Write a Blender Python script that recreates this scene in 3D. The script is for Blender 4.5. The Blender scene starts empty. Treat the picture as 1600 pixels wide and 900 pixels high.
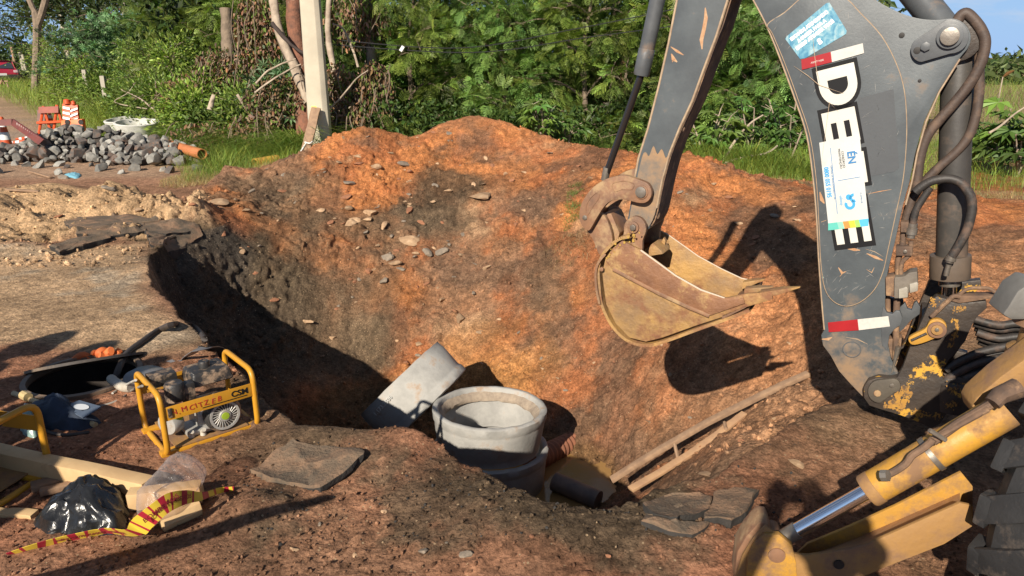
import bpy, bmesh, math, random
import numpy as np
from mathutils import Vector, Matrix, Euler, Quaternion, noise as mnoise
R = math.radians
C = bpy.context.scene.collection
rng = np.random.default_rng(7)
random.seed(7)

# ------------------------------------------------------------------ camera
CAM_H, FPX, PITCH = 1.75, 1150.0, R(17.6)
SP, CP = math.sin(PITCH), math.cos(PITCH)
cam_d = bpy.data.cameras.new('camera')
cam_d.sensor_width = 36.0; cam_d.lens = 36.0*FPX/1600.0
cam_d.clip_start = 0.05; cam_d.clip_end = 3000
cam = bpy.data.objects.new('camera', cam_d); C.objects.link(cam)
cam.location = (0, 0, CAM_H); cam.rotation_euler = (math.pi/2-PITCH, 0, 0)
bpy.context.scene.camera = cam

# ------------------------------------------------------------------ light
SUN_AZ, SUN_EL = R(23), R(31)        # light travels (sin az, cos az) seen from above, falling at SUN_EL
world = bpy.data.worlds.new("World"); bpy.context.scene.world = world; world.use_nodes = True
wn = world.node_tree; wn.nodes.clear()
wo = wn.nodes.new('ShaderNodeOutputWorld'); wb = wn.nodes.new('ShaderNodeBackground')
sky = wn.nodes.new('ShaderNodeTexSky'); sky.sky_type = 'NISHITA'; sky.sun_disc = False
sky.sun_elevation = SUN_EL; sky.sun_rotation = math.pi + SUN_AZ
sky.air_density = 1.0; sky.dust_density = 0.2; sky.ozone_density = 2.0; sky.altitude = 600
wb.inputs["Strength"].default_value = 0.05
# thin streaky clouds mixed over the sky
tc = wn.nodes.new('ShaderNodeTexCoord'); mp = wn.nodes.new('ShaderNodeMapping')
mp.inputs['Scale'].default_value = (2.0, 2.0, 9.0)
cn = wn.nodes.new('ShaderNodeTexNoise'); cn.inputs['Scale'].default_value = 2.2; cn.inputs['Detail'].default_value = 9; cn.inputs['Roughness'].default_value = 0.62
cr = wn.nodes.new('ShaderNodeValToRGB'); cr.color_ramp.elements[0].position = 0.50; cr.color_ramp.elements[1].position = 0.78
cmx = wn.nodes.new('ShaderNodeMix'); cmx.data_type = 'RGBA'
cmx.inputs[7].default_value = (9.5, 9.8, 10.5, 1)
wn.links.new(tc.outputs['Generated'], mp.inputs['Vector']); wn.links.new(mp.outputs[0], cn.inputs['Vector'])
wn.links.new(cn.outputs[0], cr.inputs[0]); wn.links.new(cr.outputs[0], cmx.inputs[0])
# the air low over the horizon is a clear blue that day
sx = wn.nodes.new('ShaderNodeSeparateXYZ'); wn.links.new(tc.outputs['Generated'], sx.inputs[0])
hr = wn.nodes.new('ShaderNodeMapRange'); hr.inputs[1].default_value = 0.0; hr.inputs[2].default_value = 0.42; hr.inputs[3].default_value = 0.85; hr.inputs[4].default_value = 0.0
wn.links.new(sx.outputs[2], hr.inputs[0])
hm = wn.nodes.new('ShaderNodeMix'); hm.data_type = 'RGBA'; hm.inputs[7].default_value = (4.2, 7.6, 13.5, 1)
wn.links.new(hr.outputs[0], hm.inputs[0]); wn.links.new(sky.outputs[0], hm.inputs[6])
wn.links.new(hm.outputs[2], cmx.inputs[6]); wn.links.new(cmx.outputs[2], wb.inputs[0]); wn.links.new(wb.outputs[0], wo.inputs[0])
sun_d = bpy.data.lights.new('sun', 'SUN'); sun_d.energy = 5.0; sun_d.angle = R(0.53); sun_d.color = (1.0, 0.90, 0.76)
sun = bpy.data.objects.new('sun', sun_d); C.objects.link(sun)
SDIR = Vector((math.sin(SUN_AZ)*math.cos(SUN_EL), math.cos(SUN_AZ)*math.cos(SUN_EL), -math.sin(SUN_EL)))
sun.rotation_euler = SDIR.to_track_quat('-Z', 'Y').to_euler()
sun.location = (-8, -10, 12)
vs = bpy.context.scene.view_settings
vs.view_transform = 'Standard'; vs.look = 'None'; vs.exposure = 0.52; vs.gamma = 1.0; vs.use_curve_mapping = False
bpy.context.scene.cycles.max_bounces = 6
bpy.context.scene.cycles.transparent_max_bounces = 12
bpy.context.scene.cycles.caustics_reflective = False
bpy.context.scene.cycles.caustics_refractive = False

# ------------------------------------------------------------------ measuring helpers (photo pixel + distance -> place)
def at(u, v, d):
    r, up = (u-800)/FPX*d, (450-v)/FPX*d
    return Vector((r, d*CP + up*SP, CAM_H - d*SP + up*CP))
def at_z(u, v, z=0.0):
    return at(u, v, (CAM_H - z)/(SP + (v-450)/FPX*CP))

# ------------------------------------------------------------------ tagging
def tag(o, label=None, cat=None, group=None, kind=None):
    if label: o['label'] = label
    if cat: o['category'] = cat
    if group: o['group'] = group
    if kind: o['kind'] = kind
    return o
def thing(name, label, cat, loc=(0, 0, 0), rotz=0.0, group=None):
    o = bpy.data.objects.new(name, None); C.objects.link(o)
    o.empty_display_size = 0.1; o.location = loc; o.rotation_euler = (0, 0, rotz)
    return tag(o, label, cat, group)

# ------------------------------------------------------------------ numpy noise
def _hash(i, s):
    i = (i.astype(np.uint64)*np.uint64(0x9E3779B97F4A7C15) + np.uint64(s)*np.uint64(0xD1B54A32D192ED03))
    i ^= i >> np.uint64(30); i *= np.uint64(0xBF58476D1CE4E5B9); i ^= i >> np.uint64(27); i *= np.uint64(0x94D049BB133111EB); i ^= i >> np.uint64(31)
    return (i >> np.uint64(40)).astype(np.float64)/float(1 << 24)
def vnoise(x, y, z=None, seed=0):
    xi, yi = np.floor(x), np.floor(y); fx, fy = x-xi, y-yi
    fx = fx*fx*(3-2*fx); fy = fy*fy*(3-2*fy)
    xi = xi.astype(np.int64)+100000; yi = yi.astype(np.int64)+100000
    if z is None:
        h = lambda a, b: _hash((xi+a)*2654435761 + (yi+b)*40503*7919, seed)
        return ((h(0,0)*(1-fx)+h(1,0)*fx)*(1-fy) + (h(0,1)*(1-fx)+h(1,1)*fx)*fy)*2-1
    zi = np.floor(z); fz = z-zi; fz = fz*fz*(3-2*fz); zi = zi.astype(np.int64)+100000
    h = lambda a, b, c: _hash((xi+a)*2654435761 + (yi+b)*40503*7919 + (zi+c)*97*15485863, seed)
    l0 = (h(0,0,0)*(1-fx)+h(1,0,0)*fx)*(1-fy) + (h(0,1,0)*(1-fx)+h(1,1,0)*fx)*fy
    l1 = (h(0,0,1)*(1-fx)+h(1,0,1)*fx)*(1-fy) + (h(0,1,1)*(1-fx)+h(1,1,1)*fx)*fy
    return (l0*(1-fz)+l1*fz)*2-1
def fbm(x, y, z=None, scale=1.0, octs=4, gain=0.5, seed=0, ridge=False):
    t = np.zeros_like(x); a = 1.0; f = 1.0/scale; n = 0.0
    for k in range(octs):
        v = vnoise(x*f+k*17.3, y*f-k*9.1, None if z is None else z*f+k*5.7, seed+k)
        if ridge: v = 1-2*np.abs(v)
        t += a*v; n += a; a *= gain; f *= 2.03
    return t/n
def cells(x, y, z, scale, seed=0):
    """distance to nearest feature point (clods), 3D, and a random per cell"""
    X, Y, Z = x/scale, y/scale, z/scale
    xi, yi, zi = np.floor(X).astype(np.int64), np.floor(Y).astype(np.int64), np.floor(Z).astype(np.int64)
    best = np.full(x.shape, 9.0); rid = np.zeros(x.shape)
    for a in (-1, 0, 1):
        for b in (-1, 0, 1):
            for c in (-1, 0, 1):
                k = (xi+a+100000)*2654435761 + (yi+b+100000)*40503*7919 + (zi+c+100000)*97*15485863
                px, py, pz = xi+a+_hash(k, seed), yi+b+_hash(k, seed+1), zi+c+_hash(k, seed+2)
                d = (X-px)**2+(Y-py)**2+(Z-pz)**2
                m = d < best
                best = np.where(m, d, best); rid = np.where(m, _hash(k, seed+3), rid)
    return np.sqrt(best), rid

# ------------------------------------------------------------------ materials
MATS = {}
def N(nt, t, **kw):
    n = nt.nodes.new(t)
    for k, v in kw.items():
        if k in n.inputs: n.inputs[k].default_value = v
        else: setattr(n, k, v)
    return n
def new_mat(name):
    m = bpy.data.materials.new(name); m.use_nodes = True; nt = m.node_tree
    return m, nt, nt.nodes['Principled BSDF']
def surf(name, col, col2=None, scale=8.0, rough=0.6, metal=0.0, bump=0.1, bscale=60.0, col3=None, t3=(0.62, 0.68), s3=4.0, detail=8, spec=0.5, coat=0.0, bdist=0.004, vary=0.0):
    """two tone noise colour, an optional third tone as patches of wear or dirt, and fine bump; object coordinates"""
    if name in MATS: return MATS[name]
    m, nt, b = new_mat(name)
    tcn = N(nt, 'ShaderNodeTexCoord')
    n1 = N(nt, 'ShaderNodeTexNoise', Scale=scale, Detail=detail, Roughness=0.62)
    r1 = N(nt, 'ShaderNodeValToRGB'); r1.color_ramp.elements[0].position = 0.36; r1.color_ramp.elements[1].position = 0.64
    col2 = col2 or tuple(c*0.72 for c in col)
    r1.color_ramp.elements[0].color = (*col2, 1); r1.color_ramp.elements[1].color = (*col, 1)
    nt.links.new(tcn.outputs['Object'], n1.inputs['Vector']); nt.links.new(n1.outputs[0], r1.inputs[0])
    out = r1.outputs[0]
    b.inputs['Roughness'].default_value = rough
    if col3:
        n3 = N(nt, 'ShaderNodeTexNoise', Scale=s3, Detail=10, Roughness=0.68)
        r3 = N(nt, 'ShaderNodeValToRGB'); r3.color_ramp.elements[0].position = t3[0]; r3.color_ramp.elements[1].position = t3[1]
        mx = N(nt, 'ShaderNodeMix', data_type='RGBA'); mx.inputs[7].default_value = (*col3, 1)
        nt.links.new(tcn.outputs['Object'], n3.inputs['Vector']); nt.links.new(n3.outputs[0], r3.inputs[0])
        nt.links.new(r3.outputs[0], mx.inputs[0]); nt.links.new(out, mx.inputs[6]); out = mx.outputs[2]
        rr = N(nt, 'ShaderNodeMapRange'); rr.inputs[3].default_value = rough; rr.inputs[4].default_value = 0.9
        nt.links.new(r3.outputs[0], rr.inputs[0]); nt.links.new(rr.outputs[0], b.inputs['Roughness'])
        if metal:
            ri = N(nt, 'ShaderNodeMapRange'); ri.inputs[3].default_value = metal; ri.inputs[4].default_value = 0.0
            nt.links.new(r3.outputs[0], ri.inputs[0]); nt.links.new(ri.outputs[0], b.inputs['Metallic'])
    elif metal: b.inputs['Metallic'].default_value = metal
    if vary:
        oi = N(nt, 'ShaderNodeObjectInfo'); rv = N(nt, 'ShaderNodeMapRange'); rv.inputs[3].default_value = 1-vary; rv.inputs[4].default_value = 1+vary; nt.links.new(oi.outputs['Random'], rv.inputs[0])
        mv = N(nt, 'ShaderNodeMix', data_type='RGBA', blend_type='MULTIPLY'); mv.inputs[0].default_value = 1; nt.links.new(out, mv.inputs[6]); nt.links.new(rv.outputs[0], mv.inputs[7]); out = mv.outputs[2]
    nt.links.new(out, b.inputs['Base Color'])
    b.inputs['Specular IOR Level'].default_value = spec
    b.inputs['Coat Weight'].default_value = coat
    if bump:
        nb = N(nt, 'ShaderNodeTexNoise', Scale=bscale, Detail=6, Roughness=0.6)
        bp = N(nt, 'ShaderNodeBump', Strength=min(1.0, bump), Distance=bdist*max(1, bump))
        nt.links.new(tcn.outputs['Object'], nb.inputs['Vector']); nt.links.new(nb.outputs[0], bp.inputs['Height']); nt.links.new(bp.outputs[0], b.inputs['Normal'])
    MATS[name] = m
    return m
def plain(name, col, rough=0.5, metal=0.0, spec=0.5):
    if name in MATS: return MATS[name]
    m, nt, b = new_mat(name); b.inputs['Base Color'].default_value = (*col, 1)
    b.inputs['Roughness'].default_value = rough; b.inputs['Metallic'].default_value = metal; b.inputs['Specular IOR Level'].default_value = spec
    MATS[name] = m; return m

# ------------------------------------------------------------------ mesh helpers
def np_mesh(name, verts, faces, cols=None, smooth=False, uv=None):
    """verts (n,3), faces (m,k) int arrays, k = 3 or 4"""
    me = bpy.data.meshes.new(name)
    verts = np.asarray(verts, np.float32); faces = np.asarray(faces, np.int32); k = faces.shape[1]
    me.vertices.add(len(verts)); me.vertices.foreach_set('co', verts.ravel())
    me.loops.add(faces.size); me.loops.foreach_set('vertex_index', faces.ravel())
    me.polygons.add(len(faces)); me.polygons.foreach_set('loop_start', np.arange(0, faces.size, k, dtype=np.int32))
    me.polygons.foreach_set('use_smooth', np.full(len(faces), smooth))
    if cols is not None:
        a = me.color_attributes.new('Col', 'FLOAT_COLOR', 'POINT')
        c = np.ones((len(verts), 4), np.float32); c[:, :3] = cols
        a.data.foreach_set('color', c.ravel())
    me.update(calc_edges=True)
    return me
def link(name, me, mat=None, parent=None):
    o = bpy.data.objects.new(name, me); C.objects.link(o)
    if mat is not None:
        if isinstance(mat, (list, tuple)):
            for q in mat: me.materials.append(q)
        else: me.materials.append(mat)
    if parent is not None: o.parent = parent
    return o

# ================================================================== TERRAIN
def seg_sd(px, py, poly):
    """signed distance to a closed polygon, positive inside"""
    n = len(poly); best = np.full(px.shape, 1e9); ins = np.zeros(px.shape, bool)
    for i in range(n):
        ax, ay = poly[i]; bx, by = poly[(i+1) % n]
        dx, dy = bx-ax, by-ay
        t = np.clip(((px-ax)*dx+(py-ay)*dy)/(dx*dx+dy*dy+1e-12), 0, 1)
        best = np.minimum(best, (px-ax-t*dx)**2+(py-ay-t*dy)**2)
        c = ((ay > py) != (by > py)) & (px < (bx-ax)*(py-ay)/((by-ay) if by != ay else 1e-9)+ax)
        ins ^= c
    d = np.sqrt(best)
    return np.where(ins, d, -d)
class RBF:
    def __init__(s, pts, reg=0.01):
        p = np.array(pts, float); s.p = p[:, :2]; n = len(p)
        A = np.zeros((n+3, n+3)); r = np.hypot(p[:, None, 0]-p[None, :, 0], p[:, None, 1]-p[None, :, 1])
        A[:n, :n] = -r + np.eye(n)*reg; A[:n, n] = 1; A[:n, n+1:] = p[:, :2]; A[n, :n] = 1; A[n+1:, :n] = p[:, :2].T
        s.w = np.linalg.solve(A, np.concatenate([p[:, 2], [0, 0, 0]])); s.n = n
    def __call__(s, x, y):
        t = np.full(x.shape, s.w[s.n]) + s.w[s.n+1]*x + s.w[s.n+2]*y
        for i in range(s.n): t -= s.w[i]*np.sqrt((x-s.p[i, 0])**2+(y-s.p[i, 1])**2+0.02)
        return t

def W(u, v, d): p = at(u, v, d); return (p.x, p.y, p.z)
def Wz(u, v, z): p = at_z(u, v, z); return (p.x, p.y, p.z)
# slope, heap and pit surface: points read off the photograph (pixel, pixel, distance)
crest_px = [(430,268,10.0),(480,242,10.3),(530,208,10.5),(585,197,10.6),(640,224,10.7),(690,197,10.8),(735,181,10.8),(800,192,10.6),(850,217,10.3),(930,232,9.7),
 (1000,242,9.2),(1060,252,8.8),(1130,268,8.4),(1200,300,7.9),(1280,315,7.6),(1400,318,7.5),(1540,318,7.3),(1660,340,7.0)]
far_pts = [W(*q) for q in crest_px + [
 (735,250,10.1),(640,300,9.6),(560,290,9.6),(500,320,9.3),(560,380,8.7),(650,400,8.6),(750,350,9.0),(850,400,8.2),(850,300,9.2),(950,300,8.6),
 (950,400,7.7),(950,450,7.3),(850,500,7.5),(700,500,7.85),(620,480,8.05),(950,550,6.8),(1050,500,6.5),(1100,400,7.1),(1050,300,8.0),(1190,630,5.3),(1100,600,5.8),(1000,600,6.2),
 (1250,500,5.8),(1180,500,6.1),(1250,600,5.0),(1300,350,7.0),(1400,400,6.4),(1350,500,5.4),(1320,640,4.4),(1300,700,4.0),(1200,700,4.4),(1100,690,5.0),(1000,650,5.9),
 (1420,600,4.5),(1500,500,5.2),(1600,450,5.8),(1500,420,6.0),
 (1060,745,4.4),(1130,740,4.0),(1200,745,3.7),(760,570,7.3),(880,590,6.9),(900,650,6.5),(930,680,6.3),
 (580,570,7.9),(500,530,7.95),(455,440,7.95),(400,400,8.15),(450,345,8.75),(450,390,8.35),(360,378,7.9),(400,350,8.5),(540,345,9.0),(380,490,7.75),(300,420,7.3)]]
far_pts += [Wz(*q) for q in [(700,700,-1.55),(900,740,-1.52),(850,770,-1.56),(940,760,-1.5),(700,640,-1.55),(600,620,-1.55),(960,720,-1.5),(800,740,-1.55),
 (500,600,-1.45),(420,550,-1.15),(300,380,-0.05),(350,345,0.0),(440,303,0.02),(1000,745,-1.3),(830,735,-1.54),(870,725,-1.53),(900,712,-1.5),(940,735,-1.53),(980,770,-1.5),(900,780,-1.56),(850,750,-1.55)]]
far_pts += [(x, y, -1.45) for x, y in [(-1.5, 4.8), (-0.8, 4.2), (0.2, 3.9), (-0.2, 4.6), (-2.0, 5.6)]] + [(0.8, 3.7, -1.2), (1.1, 3.6, -0.4), (1.5, 3.3, -0.05), (1.4, 2.8, 0.0), (2.2, 3.2, 0.0), (3.2, 3.6, 0.05)]
far_S = RBF(far_pts)
# everything that was not dug
out_pts = [(x, y, 0.0) for x, y in [(-6, 1), (0, 1), (4, 1), (-1, 2.4), (1, 2.4), (0.3, 2.8), (-2, 3), (-4, 4), (-4, 6), (-5, 8), (-6, 11), (-9, 12), (3.2, 2.6), (4.5, 3.6), (-0.6, 3.0), (0.4, 2.9), (-3.4, 5.6), (-3, 8.2), (-4, 10), (6, 3)]]
out_pts += [Wz(*q) for q in [(350,280,0.02),(200,275,0.0),(30,270,0),(380,300,.05)]]
out_pts += [W(*q) for q in crest_px]
out_pts += [(-4.0, 11.6, .05), (-3, 12.0, .1), (-1.5, 12.6, .1), (0, 12.6, .15), (1.2, 12.0, .15), (2.5, 11, .15), (3.8, 9.4, .15), (5.5, 8.9, .15), (7, 9, .15), (0, 16, .1), (-6, 16, .05), (8, 14, .1), (12, 6, 0)]
out_S = RBF(out_pts)

# rim of the undercut (left and near) side of the pit, in plan
rim = [at_z(*q) for q in [(262,378),(240,400),(236,430),(270,487),(306,527),(352,566),(400,612),(440,645),(480,672),(560,686),(640,698),(700,722),(752,745),(800,776),(850,800),(905,812),(950,810),(982,800),(998,776),(1050,762),(1125,754)]]
rim = [(p.x, p.y) for p in rim]
rim_poly = rim + [(1.6, 3.35), (2.6, 4.1), (5.0, 5.4), (8, 7.2), (7, 12.5), (-4, 12.5), (-3.9, 9.0), (-3.4, 7.7)]

def smooth01(t): t = np.clip(t, 0, 1); return t*t*(3-2*t)
def base_height(x, y):
    wob = fbm(x, y, scale=0.35, octs=3, seed=3)*0.055
    sd = seg_sd(x, y, rim_poly) + wob
    zo = out_S(x, y)
    zf = far_S(x, y)
    far = smooth01((y-13.0)/3.0)
    zo = zo*(1-far)
    zo = np.where((y > 18) | (y < 1.0) | (np.abs(x) > 12), zo*0.0, zo)
    # steep cut side below the near and left rim
    wall = 0.0 - np.clip(sd, 0, None)*3.4
    zin = np.maximum(zf, wall)
    crest = np.clip((x*0.0+1), 0, 1)
    # beyond the heap's crest the outer surface wins
    inside = sd > 0
    z = np.where(inside, zin, zo)
    # crest: heap's back side
    yc = np.interp(x, [q[0] for q in CREST], [q[1] for q in CREST])
    back = smooth01((y-yc)/0.25)
    z = np.where(inside, z*(1-back) + zo*back, z)
    return z, sd
CREST = sorted([(W(*q)[0], W(*q)[1]) for q in crest_px])

def axis(lo, hi, step, far_lo, far_hi, g):
    core = list(np.arange(lo, hi, step)); a = []; s = step; q = lo
    while q > far_lo: s *= g; q -= s; a.append(q)
    b = []; s = step; q = core[-1]
    while q < far_hi: s *= g; q += s; b.append(q)
    return np.array(a[::-1] + core + b)
gx = axis(-4.3, 3.5, 0.0145, -260, 260, 1.075)
ys = [1.75]
while ys[-1] < 11: ys.append(ys[-1] + max(0.0105, 0.0028*ys[-1]))
s_ = 0.05
while ys[-1] < 600: s_ *= 1.10; ys.append(ys[-1]+s_)
s_ = 0.012; yb = [1.75]
while yb[-1] > -60: s_ *= 1.3; yb.append(yb[-1]-s_)
gy = np.array(yb[:0:-1] + ys)
X, Y = np.meshgrid(gx, gy)
Z, SD = base_height(X, Y)

# ---- masks of the kinds of surface
def poly_px(pts, z=0.0): return [tuple(at_z(u, v, z)[:2]) for u, v in pts]
sand_poly = poly_px([(-60,292),(60,288),(150,300),(330,318),(390,345),(370,368),(300,352),(230,372),(100,385),(-60,400)])
dust_poly = poly_px([(-300,400),(100,385),(230,372),(262,378),(240,400),(236,430),(270,487),(306,527),(300,560),(120,545),(-300,560)])
road_poly = poly_px([(-500,262),(310,268),(300,285),(140,292),(-60,292),(-500,300)])
near = smooth01((12.2-Y)/1.5)*smooth01((6.5-np.abs(X))/1.5)*smooth01((Y-1.2)/0.8)
sd_sand = seg_sd(X, Y, sand_poly); sd_dust = seg_sd(X, Y, dust_poly)
m_sand = smooth01((sd_sand+0.10+fbm(X, Y, scale=.5, octs=3, seed=12)*.15)/0.3)
m_sand = m_sand*(1-smooth01((SD-.05)/.18))
m_dust = smooth01((sd_dust+0.05+fbm(X, Y, scale=.5, octs=3, seed=13)*.2)/0.3)
# sand ridges (left pile and the long pile behind the broken asphalt)
def bump_at(u, v, z0, h, rx, ry, ang=0.0):
    p = at_z(u, v, z0); c, s = math.cos(ang), math.sin(ang)
    dx, dy = X-p.x, Y-p.y
    a, b = dx*c+dy*s, -dx*s+dy*c
    return h*np.exp(-((a/rx)**2+(b/ry)**2))
sandh = np.zeros_like(X)
for q in [(40,330,0,.30,.7,.45,.2),(-40,345,0,.32,.6,.5),(130,372,0,.12,.35,.25),(175,330,0,.30,.42,.40),(230,335,0,.22,.5,.35),(300,345,0,.20,.5,.35),(345,345,0,.14,.4,.3),(75,300,0,.14,.5,.35),(20,395,0,.10,.4,.3)]:
    sandh = np.maximum(sandh, bump_at(*q))
Z += sandh*(np.where(SD > 0, smooth01(1-SD/0.4), 1))
heap = smooth01((Z-0.10)/0.25)*smooth01((Y-4.5)/1.0)*(1-m_sand)*smooth01((X+4.6)/.6)
pitm = smooth01((SD-0.0)/0.12)*(Z < 0.0)
# mesoscale shapes: rills running down the slope, slumped clods
sl = smooth01((SD)/0.35)*smooth01((11.4-Y)/0.8)
Z += near*sl*(0.12*fbm(X*1.15, Y*0.9, scale=0.9, octs=4, seed=21) + 0.03*fbm(X*1.5, Y, scale=0.33, octs=3, seed=22, ridge=True))
Z += near*(1-sl)*(0.018*fbm(X, Y, scale=0.7, octs=4, seed=23))
Z += near*m_sand*(0.13*fbm(X, Y, scale=0.30, octs=4, gain=.6, seed=24)+.05*fbm(X, Y, scale=.13, octs=3, seed=25, ridge=True))
# foreground lip of the pit: low mounds of broken asphalt and soil
for q in [(640,715,0,.05,.35,.15,.3),(900,850,0,.05,.5,.2,0),(760,790,0,.05,.4,.2,-.5),(400,800,0,.07,.14,.12),(620,700,0,.06,.25,.1),(500,690,0,.06,.22,.1),(1230,720,-.1,.05,.5,.12,.5),(1100,870,0,.04,.5,.3)]:
    Z += bump_at(*q)
# puddle bed
pud = bump_at(905,745,-1.52,.07,.55,.4)
Z -= pud
# manhole: the hole itself is cut out of the mesh further down
MH = at_z(131, 592, 0.0); MH_R = 0.285
mhd = np.hypot(X-MH.x, Y-MH.y)

# ---- displacement along the normal by 3D clods
P = np.stack([X, Y, Z], -1)
def normals(P):
    dx = np.gradient(P, axis=1); dy = np.gradient(P, axis=0)
    n = np.cross(dx, dy); n /= np.linalg.norm(n, axis=-1, keepdims=True)+1e-12
    return n
Nn = normals(P)
core = (near > 0.001)
xx, yy, zz = X[core], Y[core], Z[core]
steep = 1-Nn[core][:, 2]
c1, id1 = cells(xx, yy, zz, 0.085, 31); c2, id2 = cells(xx, yy, zz, 0.038, 37)
c3, id3 = cells(xx+.05*fbm(xx, yy, zz, scale=.12, octs=3, seed=91), yy+.05*fbm(xx, yy, zz, scale=.12, octs=3, seed=92), zz, 0.15, 33)
f1 = fbm(xx, yy, zz, scale=0.16, octs=6, gain=.62, seed=41)
shp = lambda c, r, k: np.clip(r-c, 0, k)
cl = shp(c1+.25*f1, .52, .35)*(id1 > .62)*0.085 + shp(c2+.2*f1, .55, .45)*(id2 > .42)*0.036 + shp(c3+.3*f1, .5, .3)*(id3 > .82)*.17*sl[core]
f0 = fbm(xx, yy, zz, scale=0.42, octs=3, gain=.5, seed=47, ridge=True)
amp_f = 0.010 + 0.050*sl[core] + 0.060*m_sand[core] - 0.006*m_dust[core]
amp_c = 0.25 + 1.0*sl[core]*smooth01(fbm(xx, yy, scale=.8, octs=3, seed=43)*2.6+.35) + 0.9*m_sand[core]
amp_c *= (1-0.8*m_dust[core])
near_fg = smooth01((4.2-yy)/.8)*(1-pitm[core])*(1-.75*smooth01((xx-.9)/.5))
crumb = smooth01(fbm(xx, yy, scale=.6, octs=3, seed=44)*1.8+.5)*near_fg
flat_pit = smooth01((steep-.25)*3)*sl[core]
f5 = fbm(xx, yy, zz, scale=0.075, octs=4, gain=.6, seed=49, ridge=True)
disp = f1*amp_f + cl*amp_c + cl*crumb*.55 + f0*sl[core]*(0.022+.03*flat_pit) + f5*(sl[core]*.024+.016*m_sand[core]+.006*near_fg) + fbm(xx, yy, zz, scale=.045, octs=3, gain=.6, seed=95)*(.010*sl[core]+.004)
smf = smooth01(fbm(xx+3, yy-8, zz, scale=.9, octs=3, seed=101)*2.4+.55)*(1-.35*smooth01((xx-.3)/.6)*(yy < 8))
disp *= (1-sl[core])+sl[core]*(.35+.75*smf)
disp *= near[core]*smooth01((mhd[core]-MH_R-.02)/.1+.15)
P[core] += Nn[core]*disp[:, None]
Zt = P[..., 2]
HX, HY = gx, gy
def hz(x, y):
    """height of the ground mesh at a place"""
    i = int(np.clip(np.searchsorted(HX, x)-1, 0, len(HX)-2)); j = int(np.clip(np.searchsorted(HY, y)-1, 0, len(HY)-2))
    tx = (x-HX[i])/(HX[i+1]-HX[i]); ty = (y-HY[j])/(HY[j+1]-HY[j])
    return float((Zt[j, i]*(1-tx)+Zt[j, i+1]*tx)*(1-ty)+(Zt[j+1, i]*(1-tx)+Zt[j+1, i+1]*tx)*ty)
def on(u, v, dmin=2.0, dmax=60):
    """where the line of sight through a photo pixel meets the ground"""
    d = dmin; prev = at(u, v, d)
    while d < dmax:
        d *= 1.004; p = at(u, v, d)
        if p.z <= hz(p.x, p.y): return p
        prev = p
    return prev

# ---- pigment of the soil
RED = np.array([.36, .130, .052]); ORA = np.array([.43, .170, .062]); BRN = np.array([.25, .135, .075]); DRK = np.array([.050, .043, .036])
SND = np.array([.45, .295, .165]); DST = np.array([.42, .28, .165]); YEL = np.array([.42, .20, .070]); GRY = np.array([.135, .098, .062]); ROAD = np.array([.37, .215, .135])
def mixc(c, t, k): return c*(1-k[..., None]) + t*k[..., None]
n1 = fbm(X, Y, scale=1.1, octs=5, seed=51); n2 = fbm(X, Y, scale=.45, octs=5, gain=.6, seed=52); n3 = fbm(X, Y, Z, scale=.22, octs=4, gain=.6, seed=53)
col = np.zeros(X.shape+(3,)) + np.array([.27, .145, .085])
fgm = smooth01((5.2-Y)/1.0)*(1-sl)
col = mixc(col, np.array([.31, .145, .083]), smooth01(n1*1.2+.5)*fgm)
n6 = fbm(X-7, Y+3, scale=.55, octs=6, gain=.65, seed=66)
col = mixc(col, GRY*.9, smooth01(n6*3.2+.12)*.8*fgm*smooth01((X+1.6)/.7))
col = mixc(col, np.array([.30, .165, .10]), smooth01(-n6*3.0-.45)*.6*fgm)
col = mixc(col, np.array(BRN), sl)
col = mixc(col, ORA, sl*smooth01(n1*2.2+.45))
col = mixc(col, RED, sl*smooth01(n2*2.4+.25)*.8)
n4 = fbm(X+31, Y-12, Z, scale=.8, octs=6, gain=.62, seed=57)
col = mixc(col, np.array([.13, .080, .052]), sl*smooth01(n4*3.8-.20)*.72)
col = mixc(col, np.array([.36, .23, .13]), sl*smooth01(-n4*3.4-.55)*.6)
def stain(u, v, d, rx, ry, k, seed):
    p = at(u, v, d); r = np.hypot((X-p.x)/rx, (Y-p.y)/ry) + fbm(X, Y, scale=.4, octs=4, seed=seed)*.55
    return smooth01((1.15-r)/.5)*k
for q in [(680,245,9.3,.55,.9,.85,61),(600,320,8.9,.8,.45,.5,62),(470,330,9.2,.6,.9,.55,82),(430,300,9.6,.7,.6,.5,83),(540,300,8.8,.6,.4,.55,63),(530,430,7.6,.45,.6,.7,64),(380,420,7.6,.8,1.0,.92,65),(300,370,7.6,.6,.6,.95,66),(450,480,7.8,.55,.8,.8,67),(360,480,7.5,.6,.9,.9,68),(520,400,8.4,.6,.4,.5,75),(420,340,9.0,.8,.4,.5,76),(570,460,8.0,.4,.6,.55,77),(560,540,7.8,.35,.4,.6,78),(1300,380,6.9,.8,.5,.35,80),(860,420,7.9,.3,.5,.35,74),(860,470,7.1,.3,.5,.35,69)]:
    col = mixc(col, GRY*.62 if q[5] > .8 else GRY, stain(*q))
for q in [(760,540,6.9,.6,.35,.8,71),(720,500,7.1,.8,.5,.5,72)]: col = mixc(col, YEL, stain(*q))
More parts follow.
